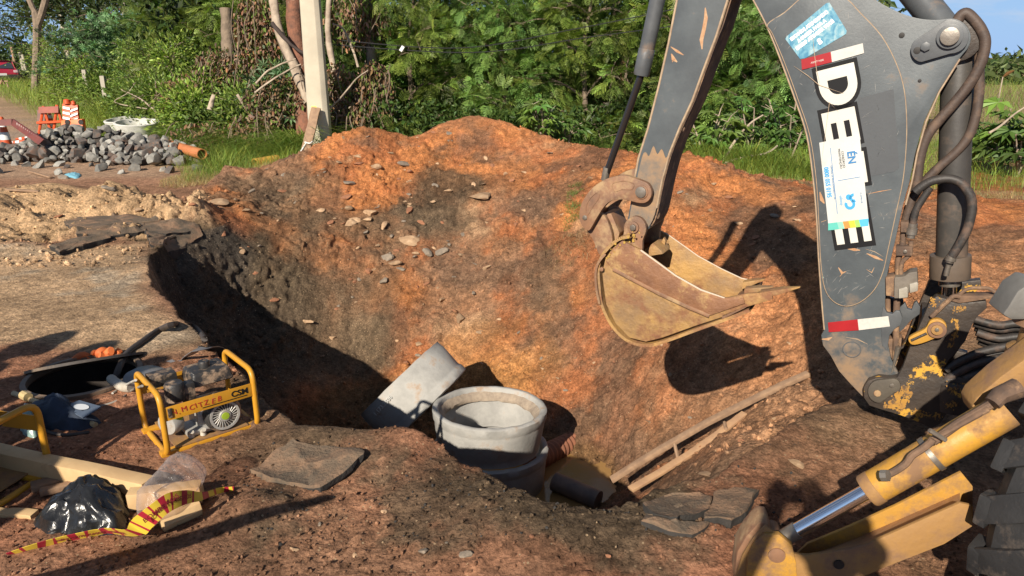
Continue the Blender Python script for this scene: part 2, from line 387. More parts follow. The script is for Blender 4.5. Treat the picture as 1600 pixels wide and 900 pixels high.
# top layer of old asphalt and dark fill just under the rim
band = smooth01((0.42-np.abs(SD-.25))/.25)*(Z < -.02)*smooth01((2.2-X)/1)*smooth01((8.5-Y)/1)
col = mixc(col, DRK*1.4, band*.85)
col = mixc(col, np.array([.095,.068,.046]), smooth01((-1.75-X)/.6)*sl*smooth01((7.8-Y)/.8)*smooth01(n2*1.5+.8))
lip = smooth01((.40-np.abs(SD+.02))/.3)*fgm*smooth01(n2*2.0+.55)
col = mixc(col, GRY*.75, lip*.8)
col = mixc(col, DST, m_dust); col = mixc(col, np.array([.37, .305, .225]), m_dust*smooth01(n2*2.6-.15)*.7)
col = mixc(col, SND, m_sand)
sd_road = seg_sd(X, Y, road_poly)
col = mixc(col, np.array([.33, .18, .11]), smooth01((sd_road+.1)/.3)*.9)
bk = smooth01((Y-11.4)/.8); col = mixc(col, np.array([.30, .22, .11]), bk*(1-heap))
rdp = [(-10.0,17.4),(-12.2,20),(-16.8,26),(-24,35),(-31.3,46),(-60,80),(-90,80),(-60,40),(-24,14),(-12,10.6),(-5.0,10.9),(-5.4,11.9),(-6.6,13.2),(-8.6,15.2)]
rdm = smooth01((seg_sd(X, Y, rdp)+.2)/.6)
col = mixc(col, np.array([.40, .26, .17]), rdm); col = mixc(col, np.array([.27, .235, .20]), rdm*smooth01(fbm(X, Y, scale=2.5, octs=3, seed=88)*2+.2)*.6)
right = smooth01((X-.9)/.7)*smooth01((5.4-Y)/1); col = mixc(col, np.array([.26, .155, .088]), right*(.55+.35*smooth01(n2*2)))
ringsp = smooth01((7-Y)/2)*smooth01((X-.8)/.8)*sl; col = mixc(col, np.array([.38, .20, .105]), ringsp*.6)
wet = smooth01((-1.40-Z)/.10); col = mixc(col, np.array([.16, .09, .04]), wet*.8)
col *= (1 + .30*n3 + .12*fbm(X, Y, scale=.07, octs=3, seed=58))[..., None]
col = np.clip(col, .01, .9)

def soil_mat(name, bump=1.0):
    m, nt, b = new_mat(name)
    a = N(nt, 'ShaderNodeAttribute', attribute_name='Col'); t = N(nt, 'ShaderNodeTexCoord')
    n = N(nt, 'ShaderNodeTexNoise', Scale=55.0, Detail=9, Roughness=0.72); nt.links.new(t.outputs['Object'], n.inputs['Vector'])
    r = N(nt, 'ShaderNodeMapRange'); r.inputs[1].default_value = .3; r.inputs[2].default_value = .7; r.inputs[3].default_value = .36; r.inputs[4].default_value = 1.62  # fine and mid colour noise also paint the small dark shadows of pits
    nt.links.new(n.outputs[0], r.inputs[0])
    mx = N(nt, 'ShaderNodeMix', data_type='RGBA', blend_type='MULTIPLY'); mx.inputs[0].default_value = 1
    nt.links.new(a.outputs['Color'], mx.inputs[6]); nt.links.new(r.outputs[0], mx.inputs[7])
    nq = N(nt, 'ShaderNodeTexNoise', Scale=13.0, Detail=6, Roughness=.65); nt.links.new(t.outputs['Object'], nq.inputs['Vector'])
    rq = N(nt, 'ShaderNodeMapRange'); rq.inputs[1].default_value = .36; rq.inputs[2].default_value = .64; rq.inputs[3].default_value = .68; rq.inputs[4].default_value = 1.28; nt.links.new(nq.outputs[0], rq.inputs[0])
    mq = N(nt, 'ShaderNodeMix', data_type='RGBA', blend_type='MULTIPLY'); mq.inputs[0].default_value = 1; nt.links.new(mx.outputs[2], mq.inputs[6]); nt.links.new(rq.outputs[0], mq.inputs[7]); mx = mq
    # pale and dark grit
    v = N(nt, 'ShaderNodeTexVoronoi', Scale=70.0); nt.links.new(t.outputs['Object'], v.inputs['Vector'])
    v2 = N(nt, 'ShaderNodeSeparateColor'); nt.links.new(v.outputs['Color'], v2.inputs[0])
    g = N(nt, 'ShaderNodeMath', operation='GREATER_THAN'); g.inputs[1].default_value = .965; nt.links.new(v2.outputs[0], g.inputs[0])
    l = N(nt, 'ShaderNodeMath', operation='LESS_THAN'); l.inputs[1].default_value = .33; nt.links.new(v.outputs['Distance'], l.inputs[0])
    gl = N(nt, 'ShaderNodeMath', operation='MULTIPLY'); nt.links.new(g.outputs[0], gl.inputs[0]); nt.links.new(l.outputs[0], gl.inputs[1])
    m2 = N(nt, 'ShaderNodeMix', data_type='RGBA'); m2.inputs[7].default_value = (.40, .28, .17, 1)
    nt.links.new(gl.outputs[0], m2.inputs[0]); nt.links.new(mx.outputs[2], m2.inputs[6]); nt.links.new(m2.outputs[2], b.inputs['Base Color'])
    b.inputs['Roughness'].default_value = .95; b.inputs['Specular IOR Level'].default_value = .15
    nm_ = N(nt, 'ShaderNodeTexNoise', Scale=1.3, Detail=4, Roughness=.6); nt.links.new(t.outputs['Object'], nm_.inputs['Vector'])
    rm_ = N(nt, 'ShaderNodeMapRange'); rm_.inputs[1].default_value = .40; rm_.inputs[2].default_value = .60; rm_.inputs[3].default_value = .22; rm_.inputs[4].default_value = 1.0; nt.links.new(nm_.outputs[0], rm_.inputs[0])
    nb = N(nt, 'ShaderNodeTexNoise', Scale=34.0, Detail=8, Roughness=.72); nt.links.new(t.outputs['Object'], nb.inputs['Vector'])
    bp = N(nt, 'ShaderNodeBump', Strength=1.0, Distance=.032); nt.links.new(nb.outputs[0], bp.inputs['Height']); nt.links.new(rm_.outputs[0], bp.inputs['Strength'])
    nc = N(nt, 'ShaderNodeTexNoise', Scale=11.0, Detail=12, Roughness=.70); nc.inputs['Distortion'].default_value = .35; nt.links.new(t.outputs['Object'], nc.inputs['Vector'])
    bpc = N(nt, 'ShaderNodeBump', Strength=.8, Distance=.04); nt.links.new(nc.outputs[0], bpc.inputs['Height']); nt.links.new(bpc.outputs[0], bp.inputs['Normal'])
    bp2 = N(nt, 'ShaderNodeBump', Strength=.5, Distance=.006); nt.links.new(v.outputs['Distance'], bp2.inputs['Height']); nt.links.new(bp.outputs[0], bp2.inputs['Normal'])
    nt.links.new(bp2.outputs[0], b.inputs['Normal'])
    return m
SOIL = soil_mat('soil', .9)

# ---- cut the sheet into the places it is made of
ny, nx = X.shape
idx = np.arange(ny*nx).reshape(ny, nx)
quads = np.stack([idx[:-1, :-1], idx[:-1, 1:], idx[1:, 1:], idx[1:, :-1]], -1).reshape(-1, 4)
cen = lambda A: ((A[:-1, :-1]+A[1:, 1:])/2).ravel()
cx, cy, cz, csd = cen(X), cen(Y), cen(Z), cen(SD)
reg = np.zeros(len(quads), int)                                   # 0 ground
reg[(cen(m_sand) > .5)] = 3
in_rim = csd > 0
reg[in_rim & (cz < -0.02)] = 1                                     # pit
reg[(cen(heap) > .5) & (cz > .05) & (cy > 4.5) & (cx > -4.4) & (cx < 7) & (cy < 12.4)] = 2
reg[in_rim & (reg == 0)] = 2
rp = [tuple(at_z(u, v)[:2]) for u, v in [(-900,262),(310,268),(300,287),(140,294),(-60,294),(-900,300)]]
reg[(seg_sd(cx, cy, rp) > 0) & (reg == 0)] = 4
reg[(seg_sd(cx, cy, rdp) > 0) & (reg == 0)] = 4
keep = ~(cen(mhd) < MH_R)
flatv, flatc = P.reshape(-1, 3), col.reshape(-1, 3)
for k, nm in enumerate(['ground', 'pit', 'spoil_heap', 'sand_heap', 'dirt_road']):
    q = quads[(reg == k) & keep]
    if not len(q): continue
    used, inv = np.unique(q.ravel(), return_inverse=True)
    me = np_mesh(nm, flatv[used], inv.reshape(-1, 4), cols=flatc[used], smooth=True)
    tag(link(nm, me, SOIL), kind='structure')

# ================================================================== SHAPE BUILDERS
class MB:
    """collects shapes into one mesh"""
    def __init__(s): s.bm = bmesh.new(); s.mi = 0
    def _tag(s, faces):
        for f in faces: f.material_index = s.mi
    def poly(s, verts, faces):
        vs_ = [s.bm.verts.new(v) for v in verts]; out = []
        for f in faces:
            try: out.append(s.bm.faces.new([vs_[i] for i in f]))
            except ValueError: pass
        s._tag(out); return vs_
    def box(s, c, size, M=None, taper=None):
        hx, hy, hz_ = [q/2 for q in size]; v = []
        for z in (-1, 1):
            k = 1 if (taper is None or z < 0) else taper
            for x, y in ((-1, -1), (1, -1), (1, 1), (-1, 1)): v.append(Vector((x*hx*k, y*hy*k, z*hz_)))
        if M is not None: v = [M @ q for q in v]
        v = [q+Vector(c) for q in v]
        return s.poly(v, [(0,3,2,1),(4,5,6,7),(0,1,5,4),(1,2,6,5),(2,3,7,6),(3,0,4,7)])
    def tube(s, pts, r, seg=10, cap=True, closed=False, flat=None):
        pts = [Vector(p) for p in pts]; n = len(pts)
        rs = r if isinstance(r, (list, tuple)) else [r]*n
        rings = []; prev = None
        for i, p in enumerate(pts):
            if closed: t = (pts[(i+1) % n]-pts[i-1])
            else: t = (pts[min(i+1, n-1)]-pts[max(i-1, 0)])
            t.normalize()
            if prev is None:
                a = Vector((0, 0, 1)) if abs(t.z) < .9 else Vector((0, 1, 0)); nrm = (a - t*a.dot(t)).normalized()
            else: nrm = (prev - t*prev.dot(t)).normalized()
            prev = nrm; b = t.cross(nrm)
            ring = []
            for k in range(seg):
                an = 2*math.pi*k/seg; ca, sa = math.cos(an), math.sin(an)
                if flat: sa *= flat
                ring.append(s.bm.verts.new(p + (nrm*ca + b*sa)*rs[i]))
            rings.append(ring)
        out = []
        for i in range(n if closed else n-1):
            a, b = rings[i], rings[(i+1) % n]
            for k in range(seg): out.append(s.bm.faces.new((a[k], a[(k+1) % seg], b[(k+1) % seg], b[k])))
        if cap and not closed:
            out.append(s.bm.faces.new(rings[0][::-1])); out.append(s.bm.faces.new(rings[-1]))
        s._tag(out)
    def cyl(s, a, b, r, seg=24, r2=None):
        s.tube([a, b], [r, r if r2 is None else r2], seg)
    def lathe(s, prof, seg=48, M=None, close=False, wob=0.0):
        """prof: (radius, height) pairs turned round z"""
        rings = []
        for (r, z) in prof:
            ring = []
            for k in range(seg):
                an = 2*math.pi*k/seg
                rr = r*(1+wob*(mnoise.noise(Vector((math.cos(an)*3, math.sin(an)*3, z*9)))))
                v = Vector((math.cos(an)*rr, math.sin(an)*rr, z))
                ring.append(s.bm.verts.new(M @ v if M is not None else v))
            rings.append(ring)
        out = []; n = len(rings)
        for i in range(n if close else n-1):
            a, b = rings[i], rings[(i+1) % n]
            for k in range(seg): out.append(s.bm.faces.new((a[k], a[(k+1) % seg], b[(k+1) % seg], b[k])))
        s._tag(out)
    def prism(s, outline, vec):
        """a closed outline (3D points in one plane) pushed along vec"""
        n = len(outline); vec = Vector(vec)
        a = [s.bm.verts.new(Vector(p)) for p in outline]; b = [s.bm.verts.new(Vector(p)+vec) for p in outline]
        out = [s.bm.faces.new(a[::-1]), s.bm.faces.new(b)]
        for i in range(n): out.append(s.bm.faces.new((a[i], a[(i+1) % n], b[(i+1) % n], b[i])))
        s._tag(out)
    def build(s, name, mat, parent=None, smooth=35, bevel=0.0, bseg=2, noise=0.0, nscale=10, sub=0):
        bm = s.bm
        bmesh.ops.recalc_face_normals(bm, faces=bm.faces)
        me = bpy.data.meshes.new(name)
        if bevel or sub or noise:
            if bevel:
                ed = [e for e in bm.edges if len(e.link_faces) == 2 and e.calc_face_angle(0) > R(28)]
                bmesh.ops.bevel(bm, geom=ed, offset=bevel, segments=bseg, affect='EDGES', profile=.6, clamp_overlap=True)
            if sub: bmesh.ops.subdivide_edges(bm, edges=bm.edges, cuts=sub, use_grid_fill=True)
            if noise:
                for v in bm.verts: v.co += mnoise.noise_vector(v.co*nscale)*noise
        bm.to_mesh(me); bm.free()
        if smooth:
            me.polygons.foreach_set('use_smooth', [True]*len(me.polygons))
            me.set_sharp_from_angle(angle=R(smooth))
        return link(name, me, mat, parent)
def catmull(pts, n=8, closed=False):
    P_ = [Vector(p) for p in pts]; out = []; m = len(P_)
    rng_ = range(m if closed else m-1)
    for i in rng_:
        if closed: p0, p1, p2, p3 = P_[i-1], P_[i], P_[(i+1) % m], P_[(i+2) % m]
        else: p0, p1, p2, p3 = P_[max(i-1, 0)], P_[i], P_[i+1], P_[min(i+2, m-1)]
        for k in range(n):
            t = k/n; out.append(.5*((2*p1)+(p2-p0)*t+(2*p0-5*p1+4*p2-p3)*t*t+(3*p1-p0-3*p2+p3)*t**3))
    if not closed: out.append(P_[-1])
    return out
def round_path(pts, r, n=5, closed=False):
    """corner-rounded polyline"""
    P_ = [Vector(p) for p in pts]; out = []; m = len(P_)
    for i in range(m):
        if not closed and i in (0, m-1): out.append(P_[i]); continue
        a, b, c = P_[i-1], P_[i], P_[(i+1) % m]
        ra = min(r, (a-b).length*.48, (c-b).length*.48)
        s_, e_ = b+(a-b).normalized()*ra, b+(c-b).normalized()*ra
        for k in range(n+1):
            t = k/n; out.append(s_*(1-t)**2 + b*2*t*(1-t) + e_*t*t)
    return out
def text_obj(txt, size, mat, M, name='lettering', parent=None, bold=0.0, depth=0.0015, align='CENTER', sx=1.0, space=1.0, font_shear=0.0):
    cu = bpy.data.curves.new(name, 'FONT'); cu.body = txt; cu.size = size; cu.offset = bold; cu.extrude = depth
    cu.align_x = align; cu.align_y = 'CENTER'; cu.space_character = space; cu.shear = font_shear; cu.resolution_u = 3
    tmp = bpy.data.objects.new('tmp', cu); C.objects.link(tmp)
    dg = bpy.context.evaluated_depsgraph_get(); me = bpy.data.meshes.new_from_object(tmp.evaluated_get(dg))
    bpy.data.objects.remove(tmp); bpy.data.curves.remove(cu)
    me.transform(M @ Matrix.Diagonal((sx, 1, 1, 1)))
    me.materials.clear(); me.name = name
    return link(name, me, mat, parent)
def basis(o, x, y):
    """matrix with origin o, x axis x, y axis y (unit), z = x cross y"""
    x = Vector(x).normalized(); y = Vector(y); y = (y-x*y.dot(x)).normalized(); z = x.cross(y)
    M = Matrix.Identity(4)
    for i, a in enumerate((x, y, z)): M.col[i][0:3] = a
    M.col[3][0:3] = Vector(o); return M
def copy_tree(o, parent=None):
    c = o.copy(); C.objects.link(c)
    if parent is not None: c.parent = parent
    for ch in [q for q in o.children]: copy_tree(ch, c)
    return c

# ================================================================== MATERIALS OF THE MACHINE
M_GREY = surf('grey_boom_paint', (.092, .106, .113), (.060, .070, .077), scale=5, rough=.48, bump=.15, bscale=90, col3=(.26, .17, .10), t3=(.60, .78), s3=5.0)
def foot_dirt(m, z0, z1, amt):
    nt = m.node_tree; ramps = [n for n in nt.nodes if n.type == 'VALTORGB']; r3 = ramps[-1]; src = r3.inputs[0].links[0].from_socket
    t = N(nt, 'ShaderNodeTexCoord'); sx_ = N(nt, 'ShaderNodeSeparateXYZ'); mr = N(nt, 'ShaderNodeMapRange'); mr.inputs[1].default_value = z0; mr.inputs[2].default_value = z1; mr.inputs[3].default_value = amt; mr.inputs[4].default_value = 0
    ad = N(nt, 'ShaderNodeMath', operation='ADD'); nt.links.new(t.outputs['Object'], sx_.inputs[0]); nt.links.new(sx_.outputs[2], mr.inputs[0]); nt.links.new(src, ad.inputs[0]); nt.links.new(mr.outputs[0], ad.inputs[1]); nt.links.new(ad.outputs[0], r3.inputs[0])
M_GREY2 = surf('grey_cylinder_paint', (.105, .112, .118), (.07, .075, .08), scale=7, rough=.42, bump=.1, col3=(.20, .14, .10), t3=(.60, .74), s3=6.0)
foot_dirt(M_GREY, .35, .80, .22)
M_MUD = surf('mud_caked_steel', (.21, .125, .075), (.085, .055, .040), scale=9, rough=.85, bump=.9, bscale=45, col3=(.36, .22, .12), t3=(.52, .66), s3=12)
M_RUST = surf('rusty_worn_steel', (.27, .14, .075), (.15, .085, .055), scale=9, rough=.6, bump=.4, bscale=60, col3=(.36, .24, .13), t3=(.50, .62), s3=7)
M_BUCK = surf('ochre_bucket_steel', (.45, .26, .085), (.24, .15, .08), scale=5, rough=.6, bump=.9, bscale=35, col3=(.22, .10, .05), t3=(.48, .62), s3=6.5, bdist=.008)
M_BUCK2 = surf('red_brown_bucket_steel', (.28, .135, .065), (.18, .085, .045), scale=7, rough=.65, bump=.9, bscale=35, col3=(.40, .25, .11), t3=(.50, .60), s3=8, bdist=.008)
M_YEL = surf('yellow_machine_paint', (.52, .27, .035), (.42, .22, .04), scale=5, rough=.5, bump=.4, bscale=60, col3=(.22, .125, .065), t3=(.45, .60), s3=6.5)
M_YELD = surf('dusty_yellow_paint', (.40, .215, .05), (.31, .17, .06), scale=6, rough=.65, bump=.6, bscale=50, col3=(.22, .125, .07), t3=(.42, .60), s3=6)
M_CAST = surf('greasy_dark_casting', (.062, .047, .036), (.035, .028, .024), scale=8, rough=.5, bump=.7, bscale=50, col3=(.55, .30, .04), t3=(.59, .615), s3=6.5)
M_CHROME = plain('chrome_rod', (.82, .83, .86), .12, 1.0)
M_CHROMED = plain('dark_oiled_rod', (.05, .042, .04), .16, .6)
M_RUB = surf('black_rubber_hose', (.042, .036, .032), (.028, .025, .023), scale=20, rough=.55, bump=.3, bscale=120, col3=(.16, .10, .07), t3=(.5, .72), s3=14)
M_HOSEB = surf('dusty_brown_hose', (.085, .058, .044), (.06, .042, .034), scale=15, rough=.6, bump=.3, bscale=90, col3=(.17, .11, .075), t3=(.5, .7), s3=12)
M_STEEL = surf('worn_steel', (.30, .27, .23), (.20, .17, .14), scale=20, rough=.4, metal=.6, bump=.2)
M_EDGE = surf('bare_scraped_edge', (.42, .31, .20), (.30, .21, .14), scale=30, rough=.5, bump=.2)
M_DARK = plain('grease_black', (.02, .017, .015), .6)
M_WHITE = surf('white_sticker', (.60, .61, .58), (.52, .53, .50), scale=4, rough=.45, bump=0, col3=(.50, .47, .42), t3=(.62, .75), s3=9)
M_LETTER = surf('cream_lettering', (.64, .62, .55), (.57, .55, .48), scale=4, rough=.5, bump=0, col3=(.45, .40, .33), t3=(.66, .76), s3=10)
M_BLACKV = surf('black_vinyl', (.014, .014, .015), (.010, .010, .011), scale=5, rough=.6, bump=0, col3=(.07, .065, .06), t3=(.62, .75), s3=14, spec=.2)
M_BLUE = plain('blue_print', (.04, .19, .42), .5)
M_LBLUE = plain('light_blue_print', (.05, .33, .62), .5)
M_RED = surf('red_reflective_tape', (.36, .018, .022), (.30, .016, .02), scale=10, rough=.35, bump=0)
M_PALE = surf('pale_reflective_tape', (.60, .58, .52), (.52, .50, .46), scale=60, rough=.35, bump=0)
M_TYRE = surf('dusty_tyre_rubber', (.026, .026, .027), (.016, .016, .017), scale=7, rough=.7, bump=.5, bscale=60, col3=(.17, .13, .10), t3=(.5, .7), s3=5)

def water_sticker():
    m, nt, b = new_mat('blue_water_sticker'); t = N(nt, 'ShaderNodeTexCoord')
    mpn = N(nt, 'ShaderNodeMapping'); mpn.inputs['Scale'].default_value = (5, 14, 5); mpn.inputs['Rotation'].default_value = (0, R(35), R(20))
    n = N(nt, 'ShaderNodeTexNoise', Scale=4.0, Detail=6, Roughness=.6); n.inputs['Distortion'].default_value = 1.2
    r = N(nt, 'ShaderNodeValToRGB'); e = r.color_ramp.elements
    e[0].position = .36; e[0].color = (.05, .20, .33, 1); e[1].position = .66; e[1].color = (.34, .47, .50, 1)
    q = e.new(.5); q.color = (.13, .33, .43, 1)
    nt.links.new(t.outputs['Object'], mpn.inputs[0]); nt.links.new(mpn.outputs[0], n.inputs['Vector']); nt.links.new(n.outputs[0], r.inputs[0]); nt.links.new(r.outputs[0], b.inputs['Base Color'])
    b.inputs['Roughness'].default_value = .4
    return m
M_WATERST = water_sticker()

# ================================================================== THE BACKHOE
TH = R(-28)
E = Vector((math.cos(TH), math.sin(TH), 0)); A = Vector((-math.sin(TH), math.cos(TH), 0)); UP = Vector((0, 0, 1))
O0 = at(1000, 450, 3.8)
def mp_(u, v, off=0.0):
    """photo pixel -> point on the digging arm's swing plane, off metres behind its near side"""
    c = Vector((0, 0, CAM_H)); d = at(u, v, 1.0)-c
    t = (O0 + A*off - c).dot(A)/d.dot(A)
    return c + d*t
root = thing('backhoe_loader', 'yellow and grey backhoe loader reaching its digging arm over the pit from the right', 'backhoe', tuple(mp_(1500, 700, .2)*1.0))
root.location.z = 0
BASE = root.location.copy()
def bh(mb, name, mat, parent=None, **kw):
    o = mb.build(name, mat, None, **kw)
    return hang(o, parent or root)
def hang(o, parent):
    """parent an object built in place without moving it"""
    o.parent = parent
    bpy.context.view_layer.update() if False else None
    o.matrix_parent_inverse = Matrix.Identity(4)
    off = world_loc(parent)
    o.location = Vector(o.location) - off
    return o
def world_loc(p):
    v = Vector((0, 0, 0))
    while p is not None: v += Vector(p.location); p = p.parent
    return v
def plate(px, off, th, smooth_n=0, ref=None):
    ref = off if ref is None else ref
    pts = [mp_(u, v, ref)+A*(off-ref) for u, v in px]
    if smooth_n: pts = catmull(pts, smooth_n, closed=True)
    return pts
def lab(o, text): o['label'] = text; return o

# --- boom
BO, BWD = .06, .30
def soften(px, i0, i1, n=4):
    c = catmull([(u, v, 0) for u, v in px[i0:i1+1]], n); return px[:i0]+[(p.x, p.y) for p in c]+px[i1+1:]
boom_px = [(1098,-150),(1136,-70),(1177,0),(1200,45),(1221,97),(1243,157),(1261,213),(1271,283),(1276,340),(1279,400),(1284,470),(1288,515),(1283,524),(1286,540),(1298,556),(1311,580),(1328,599),(1350,622),(1366,634),(1392,636),(1408,622),(1412,600),(1402,580),(1392,560),(1386,530),(1384,500),(1383,470),(1386,430),(1398,380),(1411,320),(1421,285),(1430,240),(1444,190),(1466,143),(1499,92),(1513,74),(1517,56),(1508,38),(1490,29),(1462,31),(1432,28),(1400,17),(1363,-4),(1320,-40),(1270,-95),(1225,-150),(1180,-185),(1130,-190)]
boom_px = soften(boom_px, 33, 50); boom_px = soften(boom_px, 0, 10)
mb = MB(); mb.prism(plate(boom_px, BO, 0), A*.022); boom = bh(mb, 'boom', M_GREY, bevel=.003)
mb = MB(); mb.prism(plate(boom_px, BO+BWD-.022, 0, 0, BO), A*.022); bh(mb, 'boom_side_plate', M_GREY, bevel=.003)
# flanges of the box section joining the two sides, left and right
def strip(px, off0, off1, th=.014, n=4, side=1):
    mb = MB(); c = catmull([mp_(u, v, off0) for u, v in px], n); w = A*(off1-off0)
    for i in range(len(c)-1):
        t = (c[i+1]-c[i]).normalized(); nn = t.cross(A).normalized()*th*side
        mb.poly([c[i], c[i+1], c[i+1]+w, c[i]+w, c[i]+nn, c[i+1]+nn, c[i+1]+w+nn, c[i]+w+nn], [(0,1,2,3),(7,6,5,4),(0,4,5,1),(3,2,6,7)])
    bmesh.ops.remove_doubles(mb.bm, verts=mb.bm.verts, dist=.0004)
    return mb
bh(strip([(1140,-60),(1180,0),(1203,45),(1224,97),(1246,157),(1264,213),(1274,283),(1279,340),(1282,400),(1287,470),(1291,515)], BO+.02, BO+BWD-.02), 'flange', M_GREY)
bh(strip([(1317,-20),(1345,20),(1378,57),(1400,100),(1413,140),(1418,187),(1417,233),(1412,283),(1402,330),(1390,383),(1378,440),(1376,500)], BO+.02, BO+BWD-.02), 'flange', M_MUD)
# raised doubling plate with its rounded lower end
ras = [(1200,38),(1226,20),(1268,-12),(1317,-4),(1343,20),(1377,57),(1400,100),(1412,140),(1416,187),(1415,233),(1410,283),(1399,335),(1387,390),(1379,425),(1366,452),(1345,471),(1322,478),(1302,470),(1289,450),(1283,410),(1280,350),(1276,283),(1266,213),(1248,157),(1226,97),(1207,52)]
mb = MB(); mb.prism(plate(ras, BO-.011, 0, 4), A*.012); dbl = bh(mb, 'doubler_plate', M_GREY, boom, bevel=.002)
mb = MB(); rc = plate(ras, BO-.006, 0, 4); mb.tube(rc, .0036, 6, closed=True); bh(mb, 'weld_bead', M_EDGE, boom)
mb = MB(); mb.tube(catmull([mp_(u, v, BO+.002) for u, v in [(1098,-150),(1136,-70),(1177,0),(1200,45),(1221,97),(1243,157),(1261,213),(1271,283),(1276,340),(1279,400),(1284,470),(1288,515)]], 4), .0042, 6); bh(mb, 'worn_edge', M_EDGE, boom)
mb = MB(); mb.tube([mp_(u, v, BO) for u, v in [(1415,320),(1425,283),(1433,240),(1447,190),(1468,143),(1500,92)]], .004, 6); bh(mb, 'worn_edge', M_EDGE, boom)
def disc(u, v, off, r, depth, mat, name, parent, seg=28, r2=None):
    p = mp_(u, v, off); mb = MB(); mb.tube([p, p-A*depth], [r, r if r2 is None else r2], seg)
    return bh(mb, name, mat, parent, bevel=.0012)
def ppm(u, v, off=0.0): return (mp_(u, v, off)-mp_(u+1, v, off)).length
# pin keeper plate at the top of the boom
kp = []
for k in range(15): a = R(-100+k*13.5); kp.append((1484+30*math.cos(a), 57+27*math.sin(a)))
for k in range(13): a = R(90+k*13); kp.append((1440+17*math.cos(a), 78+19*math.sin(a)))
mb = MB(); mb.prism(plate(kp, BO-.022, 0), A*.02); keeper = bh(mb, 'pin_keeper', M_GREY2, boom, bevel=.003)
disc(1484, 57, BO-.022, .047, .014, M_GREY2, 'pin_collar', boom)
disc(1484, 57, BO-.034, .034, .016, M_STEEL, 'pin', boom)
disc(1446, 73, BO-.022, .019, .012, M_GREY2, 'bolt', boom, 6)
disc(1433, 79, BO-.021, .014, .002, M_DARK, 'hole', boom)
disc(1409, 55, BO-.001, .011, .002, M_DARK, 'hole', boom)
disc(1437, 126, BO-.001, .007, .002, M_DARK, 'hole', boom)
disc(1331, 546, BO-.001, .036, .006, M_GREY, 'boss', boom, 32)
mb = MB(); mb.tube([mp_(1331,546,BO-.005)+ (E*math.cos(k*math.pi/16)+UP*math.sin(k*math.pi/16))*.037 for k in range(32)], .003, 6, closed=True); bh(mb, 'weld_bead', M_GREY2, boom)
# locking hooks at the boom's foot
for off in (BO-.004, BO+BWD-.05):
    hk = [(1380,478),(1386,489),(1394,491),(1400,485),(1406,486),(1410,497),(1407,508),(1398,514),(1390,524),(1386,548),(1378,540),(1376,500)]
    mb = MB(); mb.prism(plate(hk, off, 0, 0, BO-.004), A*.03); bh(mb, 'hook_plate', M_GREY2, boom, bevel=.003)
hk = [(1406,480),(1414,473),(1418,483),(1424,485),(1428,474),(1432,471),(1438,480),(1437,491),(1428,497),(1421,503),(1412,514),(1404,520),(1396,512),(1400,492)]
mb = MB(); mb.prism(plate(hk, BO+.07, 0), A*.03); bh(mb, 'hook_plate', M_GREY2, boom, bevel=.003)

# --- decals on the boom (flat print)
DZ = BO-.0115
def decal(px, mat, name, lift=.0, parent=None):
    pts = [mp_(u, v, DZ-.0006-lift) for u, v in px]; mb = MB(); mb.prism(pts, A*.0005); return bh(mb, name, mat, parent or boom, smooth=0)
def lettering(txt, u, v, hpx, ang, mat, name, lift=.002, parent=None, bold=0.0, sx=1.0, space=1.0, align='CENTER'):
    """text on the boom plane: centre pixel, cap height in photo pixels, screen angle of the reading direction (degrees, clockwise)"""
    o = mp_(u, v, DZ-.0006-lift); k = ppm(u, v, DZ)
    p1 = mp_(u+20*math.cos(R(ang)), v+20*math.sin(R(ang)), DZ-.0006-lift)
    x = (p1-o).normalized(); y = (-A).cross(x)
    M = basis(o, x, y)
    t = text_obj(txt, hpx*k/.70, mat, M, name, None, bold=bold*k, depth=.0003, align=align, sx=sx, space=space)
    return hang(t, parent or boom)
# old rectangle of darker paint
M_PATCH = surf('dark_grey_touch_up', (.075, .082, .088), (.065, .07, .076), scale=4, rough=.5, bump=.1, col3=(.12, .12, .12), t3=(.6, .8), s3=8)
decal([(1341,154),(1396,139),(1405,262),(1398,268),(1351,277)], M_PATCH, 'paint_patch')
# big letters of the maker's name, each on its black outline, running down the boom
def letter_shape(kind):
    """outlines in letter units (reading direction x, up y): list of (outer, holes-as-strips)"""
    if kind == 'E': return [[(0,0),(0,1),(.80,1),(.80,.78),(.28,.78),(.28,.61),(.74,.61),(.74,.39),(.28,.39),(.28,.22),(.80,.22),(.80,0)]]
def big_letter(kind, quad, grow, mat, lift):
    """quad: pixel corners of the letter box: origin, +x corner, +y corner"""
    o, px, py = [Vector((*q, 0)) for q in quad]
    ex, ey = px-o, py-o
    f = lambda p: (o+ex*p[0]+ey*p[1])[:2]
    if kind == 'E':
        g = grow
        bars = [[(-g,-g),(-g,1+g),(.28+g,1+g),(.28+g,-g)]] + [[(.20,a-g),(.20,b+g),(.8+g,b+g),(.8+g,a-g)] for a, b in ((0,.22),(.39,.61),(.78,1))]
        for q in bars:
            decal([f(p) for p in q], mat, 'letter', lift)
            lift += .00012
    else:
        g = grow; out = []
        outer = [(-g,-g)] + [(.42+ (.5+g)*math.cos(t), .5+(.5+g)*math.sin(t)) for t in np.linspace(-math.pi/2, math.pi/2, 17)] + [(-g,1+g)]
        if grow > 0:
            decal([f(p) for p in outer], mat, 'letter', lift); return
        inner = [(.28,.24)] + [(.42+.24*math.cos(t), .5+.26*math.sin(t)) for t in np.linspace(-math.pi/2, math.pi/2, 17)] + [(.28,.76)]
        n = len(outer)
        pts = [mp_(*f(p), DZ-.0006-lift) for p in outer] + [mp_(*f(p), DZ-.0006-lift) for p in inner]
        mb = MB(); mb.poly(pts, [(i, (i+1) % n, n+(i+1) % n, n+i) for i in range(n)]); bh(mb, 'letter', mat, boom, smooth=0)
